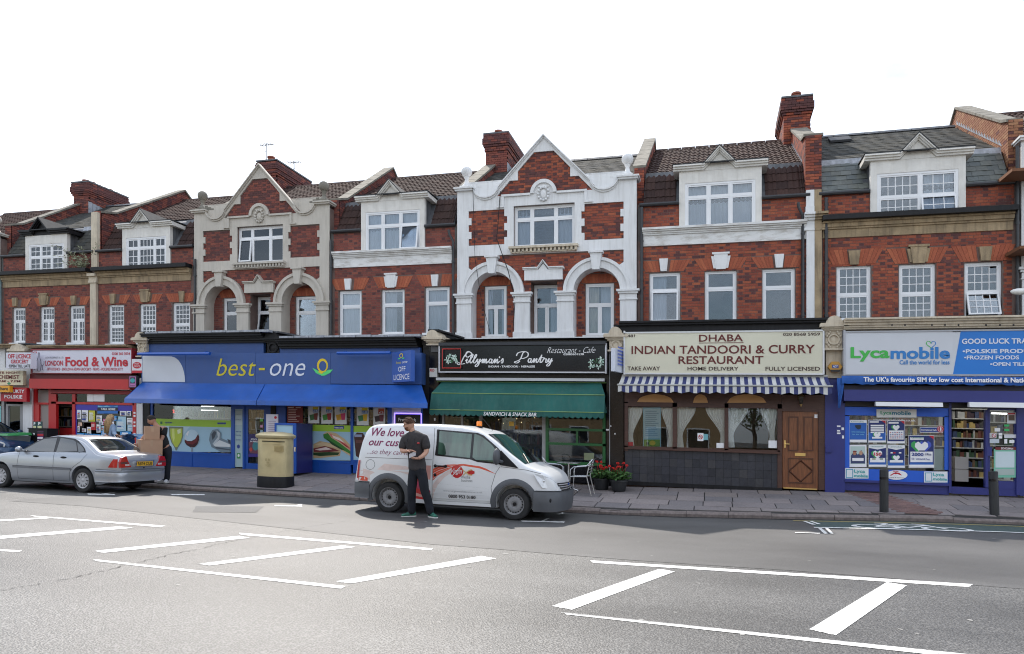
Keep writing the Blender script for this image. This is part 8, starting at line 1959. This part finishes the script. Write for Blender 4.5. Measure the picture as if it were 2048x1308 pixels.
skin(P2_,'t_shirt',{k:Jt[k]for k in ('pel','wst','chs','upc','sL','sR','slL','slR')},chain('pel','wst','chs','upc')+[('upc','sL'),('upc','sR'),('sL','slL'),('sR','slR')],BT,rootj='pel')
Jp={k:Jt[k]for k in ('tL','kL','aL','tR','kR','aR')};Jp['pel']=(0,0,.91,(.165,.135));Jp['wai']=(0,0,1.05,(.15,.12));Jp['aL']=(-.04,.05,.03,.076);Jp['aR']=(.06,-.02,.03,.076)
skin(P2_,'trousers',Jp,[('wai','pel'),('pel','tL'),('pel','tR')]+chain('tL','kL','aL')+chain('tR','kR','aR'),TROU,rootj='pel')
head(P2_,(-.27,-.19,1.645),.10,R(215),mat('cropped_hair',(.025,.018,.015),.8,var=.3,scale=50),SKIN2,None,R(18))
hand(P2_,(-.02,-.40,.93),(-.55,-.6,-.35),(-.6,.2,.6),1.1,SKIN2,.5,1);hand(P2_,(-.42,-.48,1.02),(-.1,-.6,-.6),(.6,0,.5),1.1,SKIN2,.5,-1)
WSH=mat('white_trainer',(.72,.72,.74),.5)
shoe(P2_,(.06,-.02,0),R(-60),WSH,SHW);shoe(P2_,(-.04,.05,0),R(215),WSH,SHW)
CARD=mat('cardboard',(.42,.26,.17),.85,var=.08,scale=3);TAPE=mat('parcel_tape',(.42,.27,.17),.3)
def carton(label,px,py,Y,w,d,h,rz,hbase):
 u=F(px,py,Y)[0];o=vroot('cardboard_box',label,'box',u,Y,hbase,rz)
 mb=MB();mb.box(-w/2,w/2,-d/2,d/2,0,h);VB(mb,'carton',CARD,o,smooth=False)
 fl=MB();fl.box(-w/2-.002,w/2+.002,-d/2-.002,-.006,h,h+.006);fl.box(-w/2-.002,w/2+.002,.006,d/2+.002,h,h+.007);VB(fl,'flap',CARD,o,smooth=False)
 tp=MB();tp.box(-w/2-.004,w/2+.004,-.03,.03,h+.007,h+.009);tp.box(-w/2-.004,-w/2-.002,-.03,.03,h*.6,h+.008);tp.box(w/2+.002,w/2+.004,-.03,.03,h*.6,h+.008);VB(tp,'tape',TAPE,o,smooth=False);o['group']='cardboard boxes being carried'
 return o
Yb_=by_-.42;h1_=F(300,911,Yb_)[1];h2_=F(300,880,Yb_)[1]
carton('larger lower cardboard box carried behind the car boot',299,895,Yb_,.62,.50,h2_-h1_,R(-38),h1_);carton('smaller upper cardboard box on top of the larger one',303,866,Yb_+.02,.40,.34,.34,R(-42),h2_+.012)
wy=-3.55;wu=F(219,870,wy)[0];hh_=hp(wu,wy)
P3_=root('person','woman with long blonde hair and a pale denim jacket behind the silver car','person',(wu,wy,hh_));ORG[P3_.name]=(0,0,0)
DEN=mat('pale_denim',(.25,.34,.48),.85,var=.2,scale=10);DEND=mat('dark_denim',(.03,.04,.08),.85)
J={'pel':(0,0,.88,(.14,.11)),'wst':(.0,0,1.03,(.11,.09)),'chs':(.02,0,1.22,(.13,.10)),'upc':(.03,0,1.33,(.105,.085)),'nck':(.035,0,1.43,.05),'nk2':(.045,-.005,1.56,.045),'sL':(-.10,.02,1.33,.058),'eL':(-.10,-.10,1.08,.043),'hL':(.10,-.22,1.04,.028),'sR':(.15,.0,1.33,.058),'eR':(.22,-.05,1.10,.043),'hR':(.42,-.10,1.04,.028),'tL':(-.08,0,.78,.09),'kL':(-.08,0,.46,.06),'aL':(-.08,.02,.09,.042),'tR':(.08,0,.78,.09),'kR':(.09,0,.46,.06),'aR':(.12,.02,.09,.042)}
E3=chain('pel','wst','chs','upc','nck','nk2')+[('upc','sL'),('upc','sR')]+chain('sL','eL','hL')+chain('sR','eR','hR')+[('pel','tL'),('pel','tR')]+chain('tL','kL','aL')+chain('tR','kR','aR')
skin(P3_,'body',J,E3,SKIN,rootj='pel')
Jt={k:(v[0],v[1],v[2],tuple(x+.022 for x in v[3])if isinstance(v[3],tuple)else v[3]+.02)for k,v in J.items()};Jt['pel']=(0,0,.86,(.155,.125));Jt['sL']=(-.10,.02,1.335,.085);Jt['sR']=(.15,0,1.335,.085);Jt['wL']=(.05,-.19,1.05,.045);Jt['wR']=(.36,-.09,1.055,.045)
skin(P3_,'denim_jacket',{k:Jt[k]for k in ('pel','wst','chs','upc','sL','sR','eL','eR','wL','wR')},chain('pel','wst','chs','upc')+[('upc','sL'),('upc','sR'),('sL','eL'),('sR','eR'),('eL','wL'),('eR','wR')],DEN,rootj='pel')
Jp={k:Jt[k]for k in ('tL','kL','aL','tR','kR','aR')};Jp['pel']=(0,0,.86,(.155,.125));Jp['wai']=(0,0,.93,(.13,.11))
skin(P3_,'jeans',Jp,[('wai','pel'),('pel','tL'),('pel','tR')]+chain('tL','kL','aL')+chain('tR','kR','aR'),DEND,rootj='pel')
head(P3_,(.05,-.01,1.555),.095,R(35),mat('blonde_hair',(.42,.27,.13),.6,var=.3,scale=30),SKIN,None,R(10),long=.48)
hand(P3_,(.42,-.10,1.04),(1,-.1,-.1),(0,0,-1),1.,SKIN,.6,1);hand(P3_,(.10,-.22,1.04),(1,0,-.1),(0,0,-1),1.,SKIN,.6,-1)
shoe(P3_,(-.08,.03,0),R(-40),BLK,SHW);shoe(P3_,(.12,.03,0),R(-20),BLK,SHW)
pu=wu+.85
PC=vroot('pushchair','blue patterned pushchair beside the blonde woman','pushchair',pu,wy-.02,hp(pu,wy),0)
PAT=pieces('patterned_fabric',[(.05,.14,.34),(.10,.26,.50),(.35,.45,.55),(.03,.06,.16)],soot=0,rough=.8)
mb=MB();rg=random.Random(8)
for i in range(10):
 a0,a1=R(20+i*13),R(20+(i+1)*13)
 for j in range(6):
  y0,y1=lerp(-.24,.24,j/6),lerp(-.24,.24,(j+1)/6);r_=.34
  mb.add([(.1-r_*math.cos(a0),y0,.78+r_*math.sin(a0)),(.1-r_*math.cos(a0),y1,.78+r_*math.sin(a0)),(.1-r_*math.cos(a1),y1,.78+r_*math.sin(a1)),(.1-r_*math.cos(a1),y0,.78+r_*math.sin(a1))],[(0,1,2,3)])
VB(mb,'hood',PAT,PC,smooth=False)
mb=MB();mb.prx([(-.22,.45),(.22,.45),(.22,.50),(-.22,.50)],-.15,.35);mb.box(-.20,-.14,-.22,.22,.46,.95);mb.box(-.1,.35,-.26,-.22,.50,.66);VB(mb,'seat',PAT,PC,smooth=False)
mb=MB()
for y in (-.25,.25):mb.tube([(-.42,y,1.05),(-.25,y,.9),(.35,y,.25)],.014,6);mb.tube([(.0,y,.55),(-.35,y,.12)],.012,6)
mb.tube([(-.42,-.25,1.05),(-.42,.25,1.05)],.018,6);VB(mb,'frame',CHR,PC)
for x in (-.35,.38):
 for y in (-.27,.27):
  w_=MB();w_.lathe([(.05,-.02),(.10,-.02),(.105,0),(.10,.02),(.05,.02)],0,0,14);w_.v=[(x+a,y+c_,.105+b)for a,b,c_ in w_.v];VB(w_,'wheel',BLK,PC)
GOLD=mat('gold_paint',(.62,.52,.29),.40,.3,var=.10,scale=4,coat=.2)
pu_,py_=G(551,974,.2);py_=-4.62;pu_=F(551.5,960,py_)[0];ph=hp(pu_,py_)
PB=root('post_box','gold painted oval post box with a black base on the pavement edge','post box',(pu_,py_,ph))
sc=(F(581,900,py_)[0]-F(521,900,py_)[0])/2/.41
hT=F(551,867,py_)[1]
def zf(py):return F(551,py,py_)[1]
def oval(profile,mi=0):
 mb=MB();n=36
 for r,z in profile:
  for i in range(n):
   a=2*math.pi*i/n;c_,s_=math.cos(a),math.sin(a);e=.72
   x=math.copysign(abs(c_)**e,c_)*r*sc;y=math.copysign(abs(s_)**e,s_)*(r-.11)*sc;mb.v.append((pu_+x,py_+y,z))
 k=len(profile);mb.f=[(j*n+i,j*n+(i+1)%n,(j+1)*n+(i+1)%n,(j+1)*n+i)for j in range(k-1)for i in range(n)]+[tuple(range(n-1,-1,-1)),tuple((k-1)*n+i for i in range(n))];mb.m=[0]*len(mb.f);return mb
zb0,zb1,zc0,zc1,zt_=ph-.02,zf(952),zf(876),zf(871),zf(866.5)
oval([(.405,zb1),(.405,zc0-.02),(.385,zc0)]).build('body',GOLD,PB,smooth='auto');oval([(.425,zb0),(.42,zb1-.03),(.41,zb1+.003)]).build('base',BLK,PB,smooth='auto')
oval([(.40,zc0-.01),(.44,zc0+.0),(.455,zc0+.025),(.462,zc1),(.445,zc1+.015),(.36,zt_+.01),(.20,zt_+.035),(.115,zt_+.04)]).build('cap',GOLD,PB,smooth='auto')
yf=py_-(.405-.11)*sc
mb=MB();
def pbx(mb,x0,y0,x1,y1,Y,th):a,b,c,d=RR(x0,y0,x1,y1,Y);mb.box(a,b,Y,Y+th,c,d)
for r_ in ((523,880.5,570,881.7),(523,887,570,888.2),(569.5,880.5,570.7,888.2)):pbx(mb,*r_,yf-.012,.02)
mb.build('aperture_rim',GOLD,PB);mb=MB();pbx(mb,524,882,569,884,yf-.006,.01);mb.build('aperture',mat('dark_slot',(.04,.035,.02),.7),PB)
mb=MB();pbx(mb,548,892,567,903,yf-.008,.012);pl_=mb.build('plaque',mat('gold_plaque',(.50,.40,.20),.35,.5),PB)
for i in range(5):text(pl_,['LONDON 2012','Gold Medal','Womens','Rowing','Lightweight'][i],RR(550,893.5+i*1.8,565,894.6+i*1.8,yf-.01),yf-.012,mat('plaque_text',(.22,.17,.08),.5),0)
text(PB,'E R',RR(531,917,541,922,yf),yf-.004,mat('gold_relief',(.50,.42,.22),.35,.5),.02);text(PB,'II',RR(534,923.5,538.5,927,yf),yf-.004,MATS['gold_relief'],.02);text(PB,'POST',RR(531.5,928.5,541,933,yf),yf-.004,MATS['gold_relief'],.02)
mb=MB();pbx(mb,569.5,880,571,951,yf-.004,.008);mb.build('door_edge',GOLD,PB)
cy0=YS-.95;c0,c1=F(549,890,cy0)[0],F(592,890,cy0)[0]
CB=root('parcel_cabinet','tall blue cabinet with a pale blue poster front beside the gold post box','cabinet',((c0+c1)/2,cy0,hb(c0)))
h0_,h1_=F(570,946,cy0)[1],F(570,846,cy0)[1]
DKB=mat('cabinet_navy',(.028,.028,.16),.35,var=.06)
mb=MB();mb.box(c0,c1,cy0,YS-.10,h0_,h1_);mb.build('cabinet_body',DKB,CB)
mb=MB()
for r_ in ((549,846,592,850),(549,942,592,946),(549,850,552,942),(585.5,850,592,942)):pbx(mb,*r_,cy0-.03,.03)
mb.build('frame',BLUE,CB)
graphic(CB,'poster',[(PALB,q(552,850,585.5,942)),(C(190,212,225),q(552,880,585.5,942)),(LIME,[(552,898),(585.5,902),(585.5,914),(552,908)]),(C(215,190,180),[(552,914),(585,918),(585,935),(552,930)]),(TXR,ell(583,923,2.5,5))],cy0-.005)
mb=MB();pbx(mb,588,894,591,903,cy0-.05,.03);mb.build('lock',CHR,CB)
NB=root('notice_board','white post office opening times board behind the blue cabinet','notice board',(F(545,850,YS-.5)[0],YS-.5,hb(-12.7)))
mb=MB();a,b,c,d=RR(533.5,828.5,557,868,YS-.5);mb.box(a,b,YS-.53,YS-.50,hb(-12.7)+.25,d);mb.build('board',C(215,212,222),NB)
graphic(NB,'print',[(TXR,ell(551,835,2.8,2.8))]+[(C(150,130,160),q(537,842+i*4,552,843+i*4))for i in range(6)],YS-.532)
mb=MB();
for x in (a+.05,b-.05):mb.tube([(x,YS-.52,hb(-12.7)),(x,YS-.52,hb(-12.7)+.3)],.015,6)
mb.build('leg',CHR,NB)
BOL=mat('bollard_black',(.012,.013,.015),.5,var=.3,scale=6,streak=.25,dirt=(.12,.12,.12))
def bollard(px,py,lab,tilt=0,first=None):
 y=yk(F(px,py,-4.5)[0])+.42;u=F(px,py,y)[0];h=hp(u,y)
 if first:
  o=first.copy();COL.objects.link(o);o.location=(u,y,h-S*u);o['label']=lab
  for ch in first.children:c_=ch.copy();COL.objects.link(c_);c_.parent=o
 else:
  o=vroot('bollard',lab,'bollard',u,y,h,0);o['group']='black bollards along the kerb'
  r=(F(px+9,py,y)[0]-F(px-9,py,y)[0])/2;ht=F(px,939,y)[1]-h
  mb=MB();mb.lathe([(r*1.02,-.05),(r,.05),(r,ht-.03),(r*.96,ht-.005),(r*.8,ht)],0,0,20);VB(mb,'post',BOL,o)
  mb=MB();mb.lathe([(r*1.012,ht-.20),(r*1.012,ht-.15)],0,0,20);VB(mb,'groove',BLKS,o)
 o.rotation_euler=(tilt*.3,tilt,0);return o
b1=bollard(1768,1020,'black steel bollard with flaking paint in front of the poster window',0)
bollard(1989,1028,'black steel bollard leaning slightly in front of the open shop door',R(-1.5),b1)
ALU=mat('aluminium',(.62,.63,.65),.25,.9,var=.08)
def chair(first,u,y,rz,lab):
 h=hp(u,y)
 if first:
  o=first.copy();COL.objects.link(o);o.location=(u,y,h-S*u);o['label']=lab;o.rotation_euler=(0,0,rz)
  for ch in first.children:c_=ch.copy();COL.objects.link(c_);c_.parent=o
  return o
 o=vroot('cafe_chair',lab,'chair',u,y,h,0);o.rotation_euler=(0,0,rz);o['group']='aluminium cafe chairs by the black restaurant'
 for y_ in (-.25,.25):
  mb=MB();mb.tube([(.26,y_,0),(.23,y_,.45),(.22,y_,.62),(.14,y_,.68),(-.16,y_,.70),(-.26,y_*.9,.80)],.0125,7);VB(mb,'front_leg',ALU,o)
  mb=MB();mb.tube([(-.28,y_,0),(-.17,y_,.45),(-.25,y_*.9,.82)],.0125,7);VB(mb,'rear_leg',ALU,o)
 mb=MB();mb.tube([(-.25,-.225,.80),(-.29,-.18,.86),(-.31,0,.88),(-.29,.18,.86),(-.25,.225,.80)],.0125,7);VB(mb,'back_rail',ALU,o)
 mb=MB()
 for z in (.56,.63,.70,.77):mb.tube([(-.20-.06*(z-.45)/.3,-.22,z),(-.25-.06*(z-.45)/.3,0,z),(-.20-.06*(z-.45)/.3,.22,z)],.014,5)
 VB(mb,'back_slats',ALU,o)
 for i in range(7):m_=MB();x=-.17+i*.06;m_.box(x,x+.045,-.21,.21,.445,.457);VB(m_,'slat',ALU,o,smooth=False)
 mb=MB();mb.tube([(.23,-.25,.45),(.23,.25,.45),(-.17,.25,.45),(-.17,-.25,.45),(.23,-.25,.45)],.012,6);VB(mb,'seat_frame',ALU,o)
 return o
cy2=-3.55
ch1=chair(None,F(1163,950,cy2)[0],cy2,R(180),'aluminium cafe chair standing clear on the pavement, right of the small table')
chair(ch1,F(1108,950,-3.3)[0],-3.3,R(15),'aluminium cafe chair left of the small table, partly behind the van bonnet')
chair(ch1,F(1066,945,-2.75)[0],-2.75,R(-20),'aluminium cafe chair mostly hidden behind the van windscreen')
tu,ty=F(1136,950,-3.05)[0],-3.05
TB=vroot('cafe_table','small round aluminium table between the cafe chairs','table',tu,ty,hp(tu,ty),0)
mb=MB();mb.lathe([(.28,.695),(.30,.70),(.30,.715),(.28,.72)],0,0,24);VB(mb,'table_top',ALU,TB);mb=MB();mb.tube([(0,0,.05),(0,0,.70)],.022,8);VB(mb,'column',ALU,TB)
mb=MB()
for k in range(4):a=k*math.pi/2+.5;mb.tube([(0,0,.10),(.26*math.cos(a),.26*math.sin(a),.01)],.014,6)
VB(mb,'foot',ALU,TB)
GERL=mat('geranium_leaf',(.055,.13,.03),.6,var=.5,scale=20);GERF=mat('geranium_red',(.55,.015,.01),.6,var=.2,scale=20);SOIL=mat('soil',(.03,.02,.015),.95)
def pot(px,Y,lab,seed,sc_=1.):
 u=F(px,960,Y)[0];h=hp(u,Y);rg=random.Random(seed)
 o=vroot('flower_pot',lab,'flower pot',u,Y,h,0);o['group']='geranium pots by the tiled wall'
 mb=MB();r=.21*sc_;mb.lathe([(r*.7,0),(r*.78,.02),(r*.98,.24),(r*1.08,.245),(r*1.08,.28),(r*.95,.28)],0,0,20);VB(mb,'pot',TERR,o);mb=MB();mb.lathe([(r*.93,.25),(r*.5,.27)],0,0,14);VB(mb,'soil',SOIL,o)
 lf=MB();st=MB()
 for i in range(210):
  a=rg.uniform(0,6.28);rr_=(rg.random()**.5)*r*1.45;z=.30+rg.uniform(0,.26)*(1-.4*rr_/(r*1.45));x,y=rr_*math.cos(a),rr_*math.sin(a);s_=rg.uniform(.022,.05);t1,t2=rg.uniform(-.8,.8),rg.uniform(-.8,.8)
  n=6;lf.add([(x+s_*math.cos(6.28*k/n),y+s_*math.sin(6.28*k/n)*math.cos(t1),z+s_*math.sin(6.28*k/n)*math.sin(t1)+s_*math.cos(6.28*k/n)*t2*.6)for k in range(n)],[tuple(range(n))])
 for i in range(26):a=rg.uniform(0,6.28);rr_=r*rg.uniform(.2,1.2);st.tube([(rr_*.3*math.cos(a),rr_*.3*math.sin(a),.27),(rr_*math.cos(a),rr_*math.sin(a),.5+rg.uniform(0,.1))],.004,3)
 VB(lf,'foliage',GERL,o,smooth=False);VB(st,'stem',GERL,o)
 for k in range(8):
  a=rg.uniform(0,6.28);rr_=r*rg.uniform(.1,1.25);cx,cy,cz=rr_*math.cos(a),rr_*math.sin(a),rg.uniform(.52,.72);fm=MB()
  for j in range(12):fm.sphere((cx+rg.uniform(-.03,.03),cy+rg.uniform(-.03,.03),cz+rg.uniform(-.02,.025)),.016,5,4)
  fm.tube([(cx*.6,cy*.6,.4),(cx,cy,cz)],.004,3);VB(fm,'flower',GERF,o)
pot(1203,YS-.62,'left of the two geranium pots, red flowers, partly behind its neighbour',3);pot(1237,YS-.80,'right of the two geranium pots, tallest red flowers, nearest the tiled wall',4,1.02)
uy=-3.0
T=root('utility_cabinet','black pavement cabinet with a coloured poster beside the red shop door','cabinet',(F(76,900,uy)[0],uy,hp(-20,uy)))
mb=MB();a,b,c,d=RR(57,858,94,930,uy);mb.box(a,b,uy,uy+.4,hp(-21,uy)-.02,d);mb.box(a-.02,b+.02,uy-.02,uy+.42,d,d+.03);mb.build('case',BLK,T)
mb=MB();mb.box(lerp(a,b,.5)-.004,lerp(a,b,.5)+.004,uy-.003,uy,hp(-21,uy),d);mb.build('door_gap',BLKS,T)
graphic(T,'poster',[(C(95,40,100),q(75,862,87,905)),(C(40,38,44),q(75,863,87,867)),(C(190,50,60),q(75,868,87,872)),(TXW,q(75,874,86,878)),(TXW,q(75,880,86,886)),(C(190,60,140),q(75,890,86,905))],uy-.002)
mb=MB();pbx(mb,66,866,69,870,uy-.006,.006);mb.build('sticker',TXW,T)
ky=-2.95
for i,(x0,x1)in enumerate(((65.5,73),(74,84))):
 T=root('parking_sign','left, narrower one of two small green parking plates above the black cabinet' if i==0 else 'right, wider one of two small green parking plates above the black cabinet','sign',(F(x0,850,ky)[0],ky,F(x0,858,ky)[1]),'parking plates')
 part(T,'plate',C(35,75,75),[(x0,843,x1,858)],ky,.02);part(T,'panel',C(215,215,165),[(x0+1,852,x1-1,857)],ky-.004,.004);ptext(T,'P',x0+(x1-x0)*.3,844.5,x0+(x1-x0)*.75,850.5,ky-.002,TXW,.03)
 mb=MB();a_=F((x0+x1)/2,858,ky)[0];mb.tube([(a_,ky+.03,hp(a_,ky)+.05),(a_,ky+.03,F(x0,843,ky)[1])],.015,6);mb.build('post',PIPE,T)
by2=-3.4;T=vroot('wheelie_bin','grey wheelie bin with a bright green lid at the left edge','bin',F(28,905,by2)[0],by2,hp(-22,by2),R(-12))
mb=MB();mb.add([(-.22,-.25,.1),(.22,-.25,.1),(.22,.25,.1),(-.22,.25,.1),(-.28,-.33,.92),(.28,-.33,.92),(.28,.33,.92),(-.28,.33,.92)],[(0,1,5,4),(1,2,6,5),(2,3,7,6),(3,0,4,7),(4,5,6,7),(3,2,1,0)]);VB(mb,'bin_body',mat('bin_grey',(.10,.11,.11),.5),T,smooth=False)
mb=MB();mb.add([(-.30,-.36,.92),(.30,-.36,.92),(.30,.36,.95),(-.30,.36,.95),(-.24,-.30,.98),(.24,-.30,.98),(.26,.34,1.03),(-.26,.34,1.03)],[(0,1,5,4),(1,2,6,5),(2,3,7,6),(3,0,4,7),(4,5,6,7),(3,2,1,0)]);VB(mb,'lid',mat('bin_lid_green',(.02,.25,.06),.4),T,smooth=False)
mb=MB();mb.tube([(-.3,.38,.98),(.3,.38,.98)],.02,6);VB(mb,'handle',BLK,T)
for x in (-.2,.2):w_=MB();w_.lathe([(.10,-.025),(.10,.025)],0,0,14);w_.v=[(x+c_,.28+a,.10+b)for a,b,c_ in w_.v];VB(w_,'wheel',BLK,T)
mb=MB();u,y=G(1852,1044,.15);mb.add([(u-.04,y,hr(u,y)+.02),(u,y-.03,hr(u,y)+.03),(u+.05,y,hr(u,y)+.018),(u,y+.03,hr(u,y)+.03)],[(0,1,2,3)]);single('fallen_leaf',mb,C(190,110,30),(u,y,.2),'yellow-brown fallen leaf in the gutter by the cycle lane','leaf')
BUFF=pieces('buff_brick',[(.42,.30,.17),(.36,.25,.14),(.46,.34,.20)],soot=.15)
def opp(u0,u1,y,h,lab,m,gab=False):
 o=root('opposite_building',lab,'building',((u0+u1)/2,y,0),'buildings on the far side of the street')
 mb=MB();mb.box(u0,u1,y-8,y,-.2,h);mb.build('wall',m,o)
 rf=MB();rf.prx([(y+.3,h),(y-4,h+2.2),(y-8.3,h)],u0-.2,u1+.2);rf.build('roof',SLATE,o)
 wn=MB();fr=MB();u=u0+1.2
 while u<u1-1.5:
  z=1.0
  while z<h-1.2:
   fr.box(u-.08,u+1.28,y+.0,y+.04,z-.08,z+1.38);wn.box(u,u+1.2,y+.035,y+.05,z,z+1.3);z+=2.8
  u+=2.6
 fr.build('window_frames',UPVC,o);wn.build('window_panes',CGL,o)
opp(-34,-16,-29,6.5,'plain buff brick building across the street, only mirrored in windows',BUFF);opp(-13,1,-30.5,5.8,'low buff brick building across the street, behind the viewer',BUFF);opp(4,26,-29.5,6.8,'white rendered building across the street, behind the viewer',CRM)
rg=random.Random(77)
for i,(u,y,hgt)in enumerate(((-14.6,-26.5,6.5),(2.4,-27,7.0),(-27,-26.5,6.0))):
 o=root('street_tree',['young street tree across the road left of the low building','young street tree across the road right of the low building','young street tree across the road, far left'][i],'tree',(u,y,0),'trees on the far side of the street')
 tb=MB();tb.tube([(u,y,0),(u+.05,y,2),(u-.05,y,hgt*.7)],[.14,.11,.05],8);lf=MB()
 for k in range(9):
  a=rg.uniform(0,6.28);l=rg.uniform(1.0,1.9);z0=rg.uniform(1.9,hgt*.6);e=Vector((u+l*math.cos(a),y+l*math.sin(a),z0+rg.uniform(.8,1.8)));tb.tube([(u,y,z0),tuple(e)],[.05,.02],5)
 for k in range(2600):
  p=Vector((rg.gauss(0,1),rg.gauss(0,1),rg.gauss(0,1))).normalized()*(rg.random()**.4);c_=Vector((u+p.x*2.0,y+p.y*2.0,hgt*.66+p.z*hgt*.33));d1=Vector((rg.uniform(-1,1),rg.uniform(-1,1),rg.uniform(-1,1)))*.11;d2=Vector((rg.uniform(-1,1),rg.uniform(-1,1),rg.uniform(-1,1)))*.11
  lf.add([tuple(c_),tuple(c_+d1),tuple(c_+d1+d2),tuple(c_+d2)],[(0,1,2,3)])
 tb.build('trunk',mat('bark',(.08,.06,.045),.9),o);lf.build('crown',GREENL,o)
